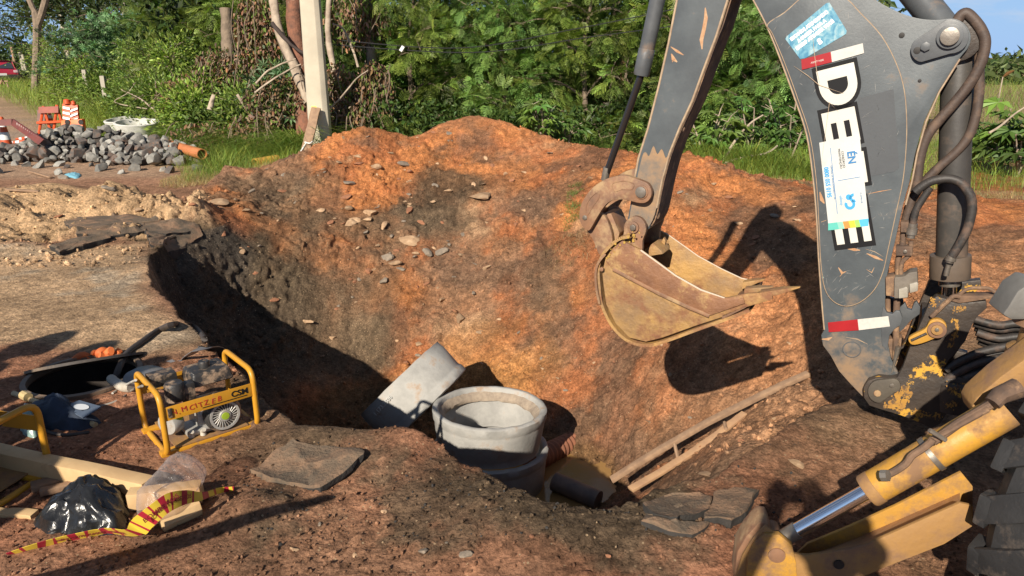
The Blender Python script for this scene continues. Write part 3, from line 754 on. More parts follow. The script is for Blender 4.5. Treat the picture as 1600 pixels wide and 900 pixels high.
# reading direction runs down the boom, letter tops point right
LD = [('D', [(1275,112),(1287,176),(1334,97)]), ('E', [(1283,178),(1295,243),(1335,166)]), ('E', [(1293,245),(1302,305),(1349,236)]), ('R', [(1296,290),(1300,330),(1352,280)]), ('E', [(1297,318),(1311,399),(1351,311)])]
for kind, q in LD:
    if kind == 'R': continue
    big_letter(kind, q, .10, M_BLACKV, .0002)
for kind, q in LD:
    if kind == 'R': continue
    big_letter(kind, q, 0.0, M_LETTER, .0016)
# contractor's panel
pan = decal([(1280,223),(1343,210),(1357,342),(1294,349)], M_WHITE, 'sign_panel', .0026)
L2 = .0040
for i, (cc, a0, a1) in enumerate([((.10,.45,.38), 0, .22), ((.24,.55,.42), .22, .36), ((.78,.25,.06), .36, .50), ((.85,.50,.05), .50, .64), ((.30,.58,.12), .64, .76), ((.08,.42,.70), .76, 1)]):
    lp = lambda t, v0, v1: (1294+(1357-1294)*t, v0+(v1-v0)*t)
    sk = .05 if 0 < i else 0
    decal([lp(a0, 349, 341.5), lp(a1, 349, 341.5), lp(min(1, a1+(.05 if i < 5 else 0)), 360, 353), lp(a0+sk, 360, 353)], plain('band_%d' % i, cc, .5), 'colour_band', .0028)
lettering('0800 055 0195', 1293, 285, 7.0, 83.5, M_LBLUE, 'phone_number', L2, None, bold=.35, sx=.86)
lettering('CENTRAL DE RELACIONAMENTO 24h', 1301.5, 285, 2.4, 83.5, M_BLUE, 'small_print', L2, None)
decal([(1297,231),(1297.8,231),(1308.8,334),(1308,334)], M_BLUE, 'rule_line', .0038)
decal([(1309,282),(1344,276),(1344.1,276.8),(1309.1,282.8)], M_BLUE, 'rule_line', .0038)
lettering('ÉN', 1330, 246, 12, 83, M_BLUE, 'logo_letters', L2, None, bold=.5)
lettering('CONSÓRCIO', 1317.5, 249, 3.4, 83, M_BLACKV, 'small_print', L2, None)
lettering('MANUTENÇÃO', 1312.5, 248, 3.4, 83, M_BLACKV, 'small_print', L2, None)
lettering('sabesp', 1314.5, 313, 4.5, 83, M_LBLUE, 'small_print', L2, None)
lettering('A serviço da', 1346, 309, 2.6, 83, M_BLUE, 'small_print', L2, None)
# round wave mark above the word
mb = MB()
def arc_band(cu, cv, r0, r1, a0, a1, n=14):
    v = []
    for k in range(n+1):
        a = R(a0+(a1-a0)*k/n)
        v += [mp_(cu+r0*math.cos(a), cv+r0*math.sin(a), DZ-.0045), mp_(cu+r1*math.cos(a), cv+r1*math.sin(a), DZ-.0045)]
    mb.poly(v, [(2*k, 2*k+1, 2*k+3, 2*k+2) for k in range(n)])
arc_band(1328, 319, 4, 8.5, -60, 200); arc_band(1334, 309, 2.5, 7, 60, 270); arc_band(1326, 308, 0, 4.5, 0, 360)
bh(mb, 'logo_mark', M_LBLUE, boom, smooth=0)
# blue water sticker with its slogan
ws = decal([(1227,61),(1229,57),(1291,5),(1296,4),(1323,48),(1322,53),(1258,91),(1250,92)], M_WATERST, 'slogan_sticker', .0006)
for t, u, v in [('ESTAMOS ATENDENDO', 1264, 40.5), ('A SABESP, PARA A', 1268, 48.5), ('SABESP ATENDER VOCÊ', 1273, 55)]:
    lettering(t, u, v, 5.2, -37.5, plain('white_print', (.85, .86, .84), .5), 'slogan', .0016, None, bold=.55, sx=.86)
lettering('S', 1281, 65, 9, -37, plain('white_print', (.85, .86, .84), .5), 'logo_mark', .0016, None, bold=.8)
# red and pale reflective strips
for (qr, qp) in [([(1252,93),(1298,81),(1300,97),(1253,109)], [(1298,81),(1348,67.5),(1350,83),(1300,97)]), ([(1293.5,504),(1340,499),(1342,516),(1295,519)], [(1340,499),(1388,494),(1390.5,510),(1342,516)])]:
    top = qr[0][1] < 200
    f = (lambda q, m, n, l: decal(q, m, n, l)) if top else (lambda q, m, n, l: decal(q, m, n, l-.0105))
    f(qr, M_RED, 'red_reflector', .0034); f(qp, M_PALE, 'white_reflector', .0032)
lettering('ABNT NBR', 1277, 96, 3.0, -14, M_PALE, 'small_print', .0042)
# fine scuffs all over, one joined part
mb = MB(); rs_ = random.Random(3)
for k in range(150):
    t_ = rs_.random(); v_ = 20+t_*470; lo = np.interp(v_, [0,97,213,283,470], [1185,1224,1264,1276,1288]); hi = np.interp(v_, [0,57,140,283,470], [1320,1375,1410,1408,1340])
    u_ = rs_.uniform(lo, hi); p_ = mp_(u_, v_, DZ-.0006); an = rs_.gauss(.9, .6); dd_ = E*math.cos(an)+UP*math.sin(an); l_ = rs_.uniform(.006, .05); nn_ = dd_.cross(A)*rs_.uniform(.0004, .0011)
    mb.poly([p_, p_+dd_*l_*.5+nn_, p_+dd_*l_, p_+dd_*l_*.5-nn_], [(0, 1, 2, 3)])
o = bh(mb, 'scuffs', surf('pale_scuff', (.30, .29, .27), (.20, .19, .18), scale=30, rough=.6, bump=0), boom, smooth=0); o['kind'] = 'stuff'
# scratches through the paint, as thin worn slivers
M_SCR = surf('bare_orange_scratch', (.46, .30, .17), (.38, .19, .09), scale=40, rough=.6, bump=0)
def sliver(px, w, off, parent, mat=M_SCR):
    c = [mp_(u, v, off-.0006) for u, v in px]; mb = MB(); v = []
    for i, p in enumerate(c):
        t = (c[min(i+1, len(c)-1)]-c[max(i-1, 0)]).normalized(); nn = t.cross(A); k = w*ppm(*px[i], off)*(0.25 if i in (0, len(c)-1) else 1)*.5
        v += [p+nn*k, p-nn*k]
    mb.poly(v, [(2*i, 2*i+1, 2*i+3, 2*i+2) for i in range(len(c)-1)]); return bh(mb, 'scratch', mat, parent, smooth=0)
for px, w in [([(1322,388),(1335,390),(1344,391)], 5), ([(1354,396),(1368,402),(1380,407)], 5), ([(1310,418),(1316,427),(1322,424)], 5), ([(1312,432),(1318,426)], 3), ([(1354,421),(1362,426),(1366,418)], 2), ([(1281,300),(1284,312),(1288,318)], 6), ([(1283,347),(1291,344)], 3)]:
    sliver(px, w, DZ, boom)
sliver([(1356,303),(1375,299),(1393,296)], 1.6, DZ, boom); sliver([(1352,389),(1366,393),(1380,401)], 1.2, DZ, boom, M_EDGE)
sliver([(1240,103),(1262,118),(1280,133),(1318,146)], 1.0, DZ-.004, boom, M_EDGE); sliver([(1270,55),(1272,80),(1276,110),(1281,130)], .9, DZ-.004, boom, M_EDGE)
sliver([(1284,250),(1296,160),(1310,175)], .8, DZ-.004, boom, M_EDGE)
sliver([(1284,530),(1294,530),(1300,527)], 5, BO, boom); sliver([(1322,527),(1340,530),(1356,538)], 2, BO, boom, M_EDGE)

# --- dipper arm
DO, DW = .10, .22
dip_px = [(1127,-260),(1060,-10),(1045,67),(1030,133),(1013,200),(998,247),(988,300),(980,345),(986,362),(1000,366),(1014,358),(1024,335),(1035,283),(1047,240),(1063,200),(1083,157),(1100,110),(1120,57),(1138,0),(1195,-140),(1210,-250),(1180,-300)]
mb = MB(); mb.prism(plate(dip_px, DO, 0), A*DW); dip = bh(mb, 'dipper_arm', M_GREY, bevel=.006, bseg=2)
mb = MB()
cc = [mp_(u, v, DO+.004) for u, v in [(1060,-10),(1045,67),(1030,133),(1013,200),(998,247),(990,290)]]; mb.tube(cc, .007, 6)
cc = [mp_(u, v, DO+.002) for u, v in [(1137,0),(1119,57),(1099,110),(1082,157),(1062,200),(1046,240),(1034,283),(1026,325)]]; mb.tube(cc, .007, 6)
bh(mb, 'worn_edge', M_EDGE, dip)
# mud caked on the dipper's inner face
dface = [(1127,40),(1120,57),(1100,110),(1083,157),(1063,200),(1047,240),(1035,283),(1024,335),(1016,352)]
bh(strip([(u+1.2, v) for u, v in dface[::-1]]+[(1140,2),(1160,-60)], DO+.006, DO+DW-.004, th=.006, side=-1), 'mud_layer', M_MUD, dip)
mb = MB()
for k in range(26):
    t = random.random(); i = int(t*7); a, b = dface[i+1], dface[min(i+2, 8)] if i < 7 else dface[8]
    p = mp_(a[0]+2, a[1], DO+random.uniform(.02, .2)); r = random.uniform(.008, .022)
    mb.lathe([(0, -r*.5), (r*.8, -r*.2), (r, .0), (r*.6, r*.35), (0, r*.5)], 7, Matrix.Translation(p) @ Euler((random.random()*3, random.random()*3, 0)).to_matrix().to_4x4(), wob=.5)
bh(mb, 'mud_clods', M_MUD, dip, noise=.004, nscale=60)['kind'] = 'stuff'
for px, w in [([(1102,12),(1103,28),(1100,45),(1096,62),(1097,77)], 6), ([(1048,73),(1058,80),(1068,86)], 4), ([(1049,84),(1052,92),(1058,97)], 6), ([(1055,92),(1050,97)], 4), ([(1000,262),(1012,255),(1026,262)], 1.2)]:
    sliver(px, w, DO, dip)
# dirty lower end of the dipper
M_GM = surf('muddied_grey_paint', (.20, .155, .115), (.13, .115, .10), scale=7, rough=.7, bump=.3, bscale=60, col3=(.32, .20, .11), t3=(.45, .62), s3=6)
mb = MB(); mb.prism(plate([(1003,246),(1009,238),(1014,244),(1021,228),(1027,241),(1034,233),(1040,247),(1044,244),(1033,287),(1023,335),(1012,356),(1000,364),(987,360),(983,345),(991,300)], DO-.004, 0, 3), A*.003); bh(mb, 'mud_film', M_GM, dip)

# --- bucket cylinder along the dipper
def rod(p0, p1, off0, off1=None): return [mp_(*p0, off0), mp_(*p1, off0 if off1 is None else off1)]
a, b = rod((1059,-150), (1002,118), .20); ax = (b-a).normalized()
mb = MB(); mb.tube([a, b], .038, 24); bc = bh(mb, 'bucket_cylinder', M_GREY2, bevel=.003)
mb = MB(); mb.tube([b-ax*.13, b-ax*.125, b-ax*.01, b], [.0385, .041, .041, .036], 24); bh(mb, 'gland', M_GREY2, bc)
c_ = mp_(946, 276, .20); mb = MB(); mb.tube([b-ax*.01, c_], .0185, 20); bh(mb, 'piston_rod', M_CHROMED, bc)
mb = MB(); mb.tube([c_-ax*.05, c_+ax*.02], .021, 16); bh(mb, 'rod_end', M_STEEL, bc)

# --- linkage
link_px = [(919,361),(909,353),(905,341),(906,325),(912,311),(925,294),(944,281),(960,276),(976,274),(990,278),(1004,283),(1013,288),(1018,299),(1016,310),(1008,317),(996,317),(981,313),(968,312),(955,314),(944,323),(934,338),(926,352)]
for off in (.045, .335):
    mb = MB(); mb.prism(plate(link_px, off, 0, 3, .045), A*.035); lk = bh(mb, 'bucket_link', M_RUST, bevel=.005)
    if off > .1: continue
    disc(1002, 300, off, .028, .014, M_STEEL, 'pin', lk); disc(1002, 300, off, .036, .006, M_RUST, 'pin_collar', lk)
    disc(914, 340, off, .014, .006, M_STEEL, 'bolt', lk, 6)
    for q in ([(957,287),(975,283),(990,287),(987,296),(972,296),(960,299)], [(916,322),(924,308),(935,300),(936,309),(927,322),(918,336)]):
        mb = MB(); mb.tube(catmull([mp_(u, v, off) for u, v in q], 4, True), .0028, 6, closed=True); bh(mb, 'weld_bead', M_RUST, lk)
low_px = [(916,356),(930,338),(941,334),(952,352),(957,378),(950,392),(941,402),(934,394),(926,374)]
for off in (.09, .30):
    mb = MB(); mb.prism(plate(low_px, off, 0, 3, .09), A*.03); bh(mb, 'lower_link', M_RUST, bevel=.004)
mb = MB(); mb.prism(plate([(942,334),(955,334),(968,364),(966,372),(955,384),(946,352)], .13, 0), A*.16); bh(mb, 'cross_member', M_RUST, bevel=.004)
mb = MB(); mb.tube(rod((1002,300), (1002,300), .05)[:1]+[mp_(1002,300,.05)+A*.3], .026, 16); mb.tube([mp_(914,342,.06), mp_(914,342,.06)+A*.3], .024, 16); mb.tube([mp_(990,355,.05), mp_(990,355,.05)+A*.34], .026, 16); mb.tube([mp_(946,396,.05), mp_(946,396,.05)+A*.3], .024, 16)
bh(mb, 'cross_pins', M_RUST)

# --- bucket
BW = .44
side_px = [(1001,391),(1030,412),(1056,431),(1095,453),(1134,466),(1166,459),(1206,457),(1207,468),(1166,480),(1130,495),(1087,509),(1034,528),(1009,534),(984,528),(962,506),(947,475),(943,447),(941,425),(946,404),(957,388),(972,376)]
bucket = thing('bucket', None, None); bucket.parent = root; bucket.location = mp_(1000, 450, .2)-BASE
side_far = [(1001,391),(1030,412),(1056,431),(1095,453),(1130,470),(1162,478),(1164,483),(1130,495)]+side_px[9:]
for off in (0.0, BW-.02):
    mb = MB(); mb.prism(plate(side_px if off == 0 else side_far, off, 0, 0, 0.0), A*.02); bh(mb, 'side_plate', M_BUCK, bucket, bevel=.003)
    if off > 0: continue
    mb = MB(); mb.prism(plate([(1001,391),(1030,412),(1056,431),(1095,453),(1134,466),(1160,462),(1164,474),(1108,494),(1075,480),(1030,459),(990,438),(958,421),(946,409),(957,388),(972,376)], off-.010, 0, 0, -.010), A*.010); bh(mb, 'side_cutter', M_BUCK2, bucket, bevel=.004)
mb = MB(); mb.tube([mp_(u, v, -.006) for u, v in [(1001,391),(1030,412),(1056,431),(1095,453),(1132,466)]], .0045, 6); mb.tube([mp_(u, v, 0)+A*(BW-.012) for u, v in [(1001,391),(1030,412),(1056,431),(1095,453),(1130,470),(1160,477)]], .0045, 6); bh(mb, 'scraped_edge', plain('scraped_bright_edge', (.55, .46, .36), .5), bucket)
mb = MB(); mb.tube([mp_(u, v, -.010) for u, v in [(958,421),(990,438),(1030,459),(1075,480),(1108,494)]], .010, 8, flat=.5); bh(mb, 'weld_bead', M_RUST, bucket)
shell = [(985,372),(968,376),(953,388),(942,402),(937,420),(938,445),(942,475),(957,507),(980,530),(1008,538),(1036,532),(1088,513),(1130,498),(1170,483)]
bh(strip(shell, .002, BW-.002, th=.016, n=6, side=-1), 'bucket_shell', M_BUCK, bucket)
# wear strip round the back
bh(strip([(947,398),(936,412),(932,430),(934,455),(938,475)], -.012, .03, th=.012, n=4, side=-1), 'wear_strip', M_RUST, bucket)
disc(941, 420, -.014, .012, .014, M_RUST, 'bolt', bucket, 6)
# lip and teeth
lipd = (mp_(1170,478,0)-mp_(1100,505,0)).normalized(); 
mb = MB(); p = mp_(1128,492,0); mb.prism([p, p+lipd*.13+UP*.004, p+lipd*.13-UP*.012, p-UP*.026], A*BW); bh(mb, 'lip', M_RUST, bucket, bevel=.003)
for off, (pu, pv), (tu, tv) in ((.005, (1185, 464), (1249, 451)), (.19, (1150, 474), (1196, 466)), (.37, (1135, 478), (1172, 469))):
    p = mp_(pu, pv, 0)+A*off; mb = MB(); w = .06
    o_, tip = p, mp_(tu, tv, 0)+A*off
    tt = (tip-o_); q = UP*.020
    mb.poly([o_+q, o_+q+A*w, o_-q, o_-q+A*w, o_+tt*.55+q*.6, o_+tt*.55+q*.6+A*w, o_+tt*.55-q*.5, o_+tt*.55-q*.5+A*w, tip+A*w*.35, tip+A*w*.65, tip+A*w*.35-UP*.004, tip+A*w*.65-UP*.004], [(0,1,5,4),(2,6,7,3),(0,4,6,2),(1,3,7,5),(4,5,9,8),(6,10,11,7),(4,8,10,6),(5,7,11,9),(8,9,11,10),(0,2,3,1)])
    bh(mb, 'tooth', M_BUCK, bucket, bevel=.003, noise=.003, nscale=20)
# ears that take the dipper
ear = [(957,388),(966,377),(974,366),(975,352),(981,343),(991,338),(1001,341),(1008,350),(1009,362),(1004,376),(1003,392),(995,400),(970,396)]
for off in (.045, .335):
    mb = MB(); mb.prism(plate(ear, off, 0, 3, .045), A*.03); bh(mb, 'ear', M_RUST, bucket, bevel=.004)
    if off > .1: continue
    disc(990, 355, off, .030, .012, M_RUST, 'pin_collar', bucket); disc(990, 355, off-.008, .017, .018, M_STEEL, 'bolt', bucket, 6)
mb = MB(); mb.prism(plate([(1024,392),(1037,371),(1040,377),(1036,396)], .30, 0), A*.03); mb.prism(plate([(1005,392),(1020,380),(1033,392),(1036,397),(1010,401)], .20, 0), A*.14); bh(mb, 'mount_block', M_BUCK, bucket, bevel=.004)
# splashes of the old yellow paint and clods inside the bucket
mb = MB()
for k in range(60):
    t = random.random(); u, v = 948+t*48+random.gauss(0, 2.5), 402-t*40+random.gauss(0, 4.5); r = random.uniform(.002, .006)
    p = mp_(u, v, random.choice([-.012, .04, .04])); mb.box(p, (r*2, .004, r*2), Euler((0, random.random()*3, TH)).to_matrix())
o = bh(mb, 'paint_flakes', plain('flaked_yellow_paint', (.42, .26, .05), .7), bucket, smooth=0); o['kind'] = 'stuff'

# --- boom cylinder behind the boom's heel
a, b = mp_(1498, 62, BO+.12), mp_(1486, 415, BO+.12); ax = (b-a).normalized()
mb = MB(); mb.tube([a, b], .062, 32); cyl = bh(mb, 'boom_cylinder', surf('dark_cylinder_paint', (.075, .068, .060), (.05, .046, .042), scale=5, rough=.5, bump=.2, col3=(.17, .11, .075), t3=(.5, .68), s3=5), bevel=.003)
a2 = mp_(1485, 398, BO+.12); mb = MB(); mb.tube([a2, a2+ax*.105], .081, 32); bh(mb, 'gland', surf('brown_dusty_gland', (.13, .095, .068), (.09, .068, .052), scale=8, rough=.6, bump=.2), cyl, bevel=.004)
b2 = a2+ax*.105; mb = MB(); mb.tube([b2, b2+ax*.035], .043, 28); bh(mb, 'wiper_ring', M_STEEL, cyl, bevel=.002)
mb = MB(); mb.tube([b2+ax*.03, b2+ax*.16], .029, 24); bh(mb, 'piston_rod', M_CHROME, cyl)
mb = MB(); mb.tube([mp_(1498,62,BO+.03), mp_(1498,62,BO+.24)], .085, 28); bh(mb, 'cylinder_eye', M_CAST, cyl, bevel=.004)
# dipper cylinder arriving over the top of the boom
a, b = mp_(1350, -110, BO+.14), mp_(1475, 45, BO+.14)
mb = MB(); mb.tube([a, b], .060, 28); bh(mb, 'dipper_cylinder', M_GREY2, bevel=.004)
# --- hoses
def hose(px, r, mat, offs=-.03, name='hose', n=6, par=None, off1=None):
    m_ = len(px); pts = catmull([mp_(u, v, offs + ((off1-offs)*i/(m_-1) if off1 is not None else 0)) for i, (u, v) in enumerate(px)], n)
    mb = MB(); mb.tube(pts, r, 12); return bh(mb, name, mat, par)
z4 = lambda L: [(1200+x/3, y/3) for x, y in L]
z8 = lambda L: [(1200+x/3, 300+y/3) for x, y in L]
hose(z4([(890,95),(905,72),(930,62),(965,92),(1000,140),(1018,200),(1000,290),(950,385),(880,475),(805,560),(745,640),(712,740),(700,830),(690,900)]), .021, M_HOSEB, BO+.03)
hose(z4([(960,110),(985,160),(990,250),(990,340),(988,450),(972,550),(940,640),(880,715),(800,785),(735,850),(690,910),(665,960),(645,1040)]), .019, M_HOSEB, BO+.06)
hose(z4([(690,900),(730,868),(780,845),(850,838),(905,858),(938,900)])+z8([(952,30),(955,90),(932,180),(895,250),(862,300)]), .0185, M_RUB, BO-.01)
hose(z8([(760,-20),(720,40),(692,90),(680,150)]), .015, M_RUB, BO+.0)
hose(z4([(770,560),(745,640),(715,760),(700,850)])+z8([(690,0),(660,60),(645,150)]), .013, M_RUB, BO+.09)
for q in ([(862,295),(850,330)], [(680,148),(668,215)]):
    a, b = [mp_(*z8([p])[0], BO-.005) for p in q]; mb = MB(); mb.tube([a, a+(b-a)*.3, a+(b-a)*.32, a+(b-a)*.75, a+(b-a)*.77, b], [.019, .019, .022, .022, .016, .016], 12); bh(mb, 'hose_fitting', M_STEEL)
hose(z8([(848,340),(838,375),(835,392)]), .011, M_STEEL, BO-.005, 'hose_elbow', 3)
hose(z8([(636,145),(634,200),(628,260),(610,320),(608,390)]), .0125, M_MUD, BO+.02, 'steel_pipe', 5)
hose(z8([(670,230),(664,290),(632,325),(624,350),(622,390)]), .010, M_MUD, BO+.01, 'steel_pipe', 5)
for (x0, y0, x1, y1, dd) in [(622,140,660,190,.03), (600,255,676,300,.03)]:
    q = z8([(x0,y0),(x1,y0),(x1,y1),(x0,y1)]); mb = MB(); mb.prism(plate(q, BO-.012, 0), A*.05); bh(mb, 'pipe_clamp', M_MUD, bevel=.004)
disc(*z8([(643,278)])[0], BO-.012, .009, .008, M_STEEL, 'bolt', root, 6)
M_BLOCK = surf('dusty_valve_block', (.20, .17, .135), (.12, .10, .08), scale=10, rough=.6, bump=.3)
mb = MB(); mb.prism(plate(z8([(550,400),(590,395),(612,402),(612,490),(552,488)]), BO-.02, 0), A*.08); bh(mb, 'valve_block', M_MUD, bevel=.006)
mb = MB(); mb.prism(plate(z8([(592,400),(640,395),(660,378),(700,372),(704,430),(660,470),(655,498),(590,500)]), BO-.035, 0), A*.08); vb = bh(mb, 'valve_block', M_BLOCK, bevel=.006)
for q in (z8([(612,455),(650,445),(656,452),(656,495),(612,500)]), z8([(662,432),(698,422),(705,430),(702,465),(664,475)])):
    mb = MB(); mb.prism(plate(q, BO-.047, 0), A*.02); bh(mb, 'valve_cap', surf('pale_valve_cap', (.36, .33, .27), (.25, .22, .18), scale=20, rough=.5), vb, bevel=.004)
hose(z8([(560,490),(562,570),(560,650)]), .012, M_MUD, BO+.04, 'steel_pipe'); hose(z8([(605,500),(600,600),(600,700),(596,780)]), .014, M_MUD, BO+.02, 'steel_pipe')
mb = MB(); mb.prism(plate(z8([(562,690),(628,684),(622,735),(576,850),(550,790)]), BO+.02, 0), A*.06); bh(mb, 'bracket', M_MUD, bevel=.004)
mb = MB(); mb.tube([mp_(*z8([(612,725)])[0], BO), mp_(*z8([(580,848)])[0], BO)], [.013, .003], 8); bh(mb, 'bracket', M_STEEL)

# --- swing casting (king post) at the foot
cast = [(1349,606),(1356,595),(1372,590),(1390,592),(1402,590),(1411,572),(1420,548),(1432,520),(1444,492),(1452,472),(1462,463),(1475,466),(1500,474),(1541,470),(1542,482),(1527,495),(1519,508),(1508,534),(1484,562),(1471,580),(1474,594),(1500,590),(1519,594),(1519,606),(1503,624),(1484,640),(1470,662),(1456,670),(1430,658),(1404,648),(1376,640),(1358,634),(1350,622)]
KO = .0
mb = MB(); mb.prism(plate(cast, KO, 0), A*.05); kpost = bh(mb, 'swing_post', M_CAST, bevel=.006, noise=.0015, nscale=15)
mb = MB(); mb.prism(plate(cast, KO+.34, 0, 0, KO), A*.05); bh(mb, 'swing_post_plate', M_CAST, kpost, bevel=.006)
mb = MB(); mb.prism(plate([(1440,500),(1519,510),(1500,545),(1478,575),(1470,600),(1465,655),(1420,650),(1425,580)], KO+.05, 0), A*.29); bh(mb, 'swing_post_web', M_CAST, kpost, bevel=.01)
kp2 = []
for k in range(14): a_ = R(90+k*14); kp2.append((1375+19*math.cos(a_), 612+18*math.sin(a_)))
for k in range(14): a_ = R(-90+k*13.5); kp2.append((1396+11*math.cos(a_), 603+11*math.sin(a_)))
mb = MB(); mb.prism(plate(kp2, KO-.02, 0), A*.02); bh(mb, 'pin_keeper', surf('dusty_dark_cap', (.10, .085, .065), (.06, .05, .04), scale=9, rough=.6, bump=.3), kpost, bevel=.003)
disc(1371, 614, KO-.02, .016, .008, M_RUST, 'bolt', kpost, 8); disc(1394, 602, KO-.02, .011, .006, M_STEEL, 'bolt', kpost, 6)
# yellow shabby patches on the casting
def flakes(uv, n, spread, off, parent, col='worn_yellow_patch', r0=.002, r1=.010):
    mb = MB()
    for k in range(n):
        i = random.randrange(len(uv)-1); t = random.random()
        u, v = uv[i][0]+(uv[i+1][0]-uv[i][0])*t+random.gauss(0, spread), uv[i][1]+(uv[i+1][1]-uv[i][1])*t+random.gauss(0, spread)
        p = mp_(u, v, off-.0008-random.random()*.0008); m = random.randint(5, 8); r = random.uniform(r0, r1); ph = random.random()*6
        sa = random.uniform(.3, 1)
        mb.poly([p+(E*math.cos(ph+q*2*math.pi/m)*sa+UP*math.sin(ph+q*2*math.pi/m))*r*random.uniform(.6, 1.2) for q in range(m)], [tuple(range(m))])
    o = bh(mb, 'worn_paint', surf(col, (.44, .23, .035), (.30, .15, .04), scale=22, rough=.6, bump=.3, col3=(.10, .065, .04), t3=(.5, .6), s3=30), parent, smooth=0); o['kind'] = 'stuff'; return o
flakes([(1385,636),(1400,622),(1412,606),(1418,622),(1405,640),(1392,634),(1405,625)], 150, 3.0, KO-.001, kpost, r0=.003, r1=.014)
flakes([(1428,643),(1445,648),(1470,652)], 90, 2.5, KO-.001, kpost, r1=.006)
flakes([(1490,500),(1498,515),(1490,530),(1482,540)], 60, 2.5, KO-.001, kpost, r1=.008)
flakes([(1456,470),(1460,476)], 40, 3, KO-.001, kpost, r1=.007); flakes([(1490,485),(1508,480)], 60, 2.5, KO-.001, kpost, r1=.006)
mb = MB(); mb.prism(plate([(1419,531),(1424,525),(1445,514),(1452,503),(1460,499),(1470,500),(1478,507),(1479,517),(1473,526),(1462,529),(1440,537),(1425,539)], KO-.04, 0, 3), A*.03); lv = bh(mb, 'transport_lock', M_YEL, kpost, bevel=.007)
disc(1464, 515, KO-.04, .036, .010, M_RUST, 'pin_collar', lv); disc(1464, 515, KO-.05, .022, .010, M_YELD, 'pin', lv); disc(1464, 515, KO-.06, .009, .006, M_STEEL, 'bolt', lv, 6)
mb = MB(); mb.tube([mp_(1424,532,KO-.042), mp_(1448,521,KO-.042)], .006, 8); bh(mb, 'groove_bead', M_CAST, lv)
mb = MB(); mb.tube(round_path([mp_(1455,495,KO-.02), mp_(1490,462,KO-.02), mp_(1500,464,KO-.01)], .03), .010, 8); bh(mb, 'lock_rod', M_MUD, kpost)
mb = MB(); mb.tube(round_path([mp_(u, v, KO+.0) for u, v in [(1494,466),(1510,450),(1546,450),(1556,458),(1572,456)]], .03), .008, 8); bh(mb, 'grab_handle', M_MUD, kpost)
mb = MB(); mb.prism(plate([(1484,470),(1500,462),(1556,462),(1553,466),(1500,474)], KO-.01, 0), A*.06); bh(mb, 'top_plate', M_MUD, kpost, bevel=.003)
# boss with the vertical pivot, right of the casting
pv = mp_(1492, 606, KO+.06)
mb = MB(); mb.lathe([(0, -.10), (.075, -.10), (.08, -.05), (.085, -.02), (.085, .03), (.07, .045), (.03, .05), (0, .05)], 28, Matrix.Translation(pv)); bh(mb, 'pivot_boss', M_CAST, kpost)
flakes([(1480,606),(1495,607),(1505,604)], 50, 3, KO-.03, kpost, r1=.006); flakes([(1480,635),(1490,630)], 40, 3, KO-.03, kpost, r1=.006)
# hose bundle running back to the tractor
for k in range(6):
    y0 = 498+k*7; hose([(1520+k*2,y0),(1560,y0+10),(1600,y0+8),(1680,y0+30)], .017, M_RUB, .10+.03*(k % 3), 'hose')
for k in range(5):
    y0 = 560+k*8; hose([(1478,y0+18),(1500,y0+4),(1540,y0-12),(1600,y0-20),(1690,y0-10)], .018, M_RUB, .02+.03*(k % 2), 'hose')

# --- stabiliser leg with its ram, lower right
S0 = at(1300, 800, 2.32)
def sp_(u, v, off=0.0):
    """pixel -> point on the stabiliser's plane (faces the camera, turned slightly)"""
    nrm = Vector((-math.sin(R(-12)), math.cos(R(-12)), 0)); c = Vector((0, 0, CAM_H)); d = at(u, v, 1.0)-c
    return c + d*((S0 + nrm*off - c).dot(nrm)/d.dot(nrm))
SN = Vector((-math.sin(R(-12)), math.cos(R(-12)), 0))
a, b = sp_(1574, 640, .04), sp_(1354, 768, .04); ax = (b-a).normalized()
mb = MB(); mb.tube([a, b-ax*.012, b], [.0515, .0515, .048], 32); sc = bh(mb, 'stabiliser_ram', M_YEL, bevel=.002)
mb = MB(); mb.tube([b-ax*.035, b-ax*.033, b-ax*.006, b], [.052, .0535, .0535, .050], 32); bh(mb, 'ram_collar', M_YELD, sc)
c_ = sp_(1222, 842, .04); mb = MB(); mb.tube([b-ax*.01, c_], .0245, 28); bh(mb, 'ram_rod', M_CHROME, sc)
mb = MB(); mb.tube([c_-ax*.06, c_+ax*.02], .0275, 20); bh(mb, 'rod_end', M_STEEL, sc)
pp = catmull([sp_(u, v, -.03) for u, v in [(1378,745),(1395,738),(1415,725),(1425,712),(1440,702),(1452,693),(1458,686)]], 6)
mb = MB(); mb.tube(pp, .011, 10); bh(mb, 'hose', M_MUD, sc)
mb = MB(); mb.tube([sp_(1458,690,-.02), sp_(1500,660,-.02), sp_(1548,632,-.02)], .013, 10); bh(mb, 'steel_pipe', M_MUD, sc)
q0 = a+(b-a)*.52; mb = MB(); mb.tube([q0-ax*.008, q0+ax*.008], .0555, 24); bh(mb, 'clamp_band', M_STEEL, sc)
mb = MB(); mb.tube([sp_(1452,672,-.05), sp_(1478,688,-.05)], .007, 6); bh(mb, 'clamp_bolt', M_STEEL, sc)
mb = MB(); mb.tube([sp_(1378,743,-.045), sp_(1388,743,-.055)], .018, 8); bh(mb, 'hose_fitting', M_STEEL, sc)
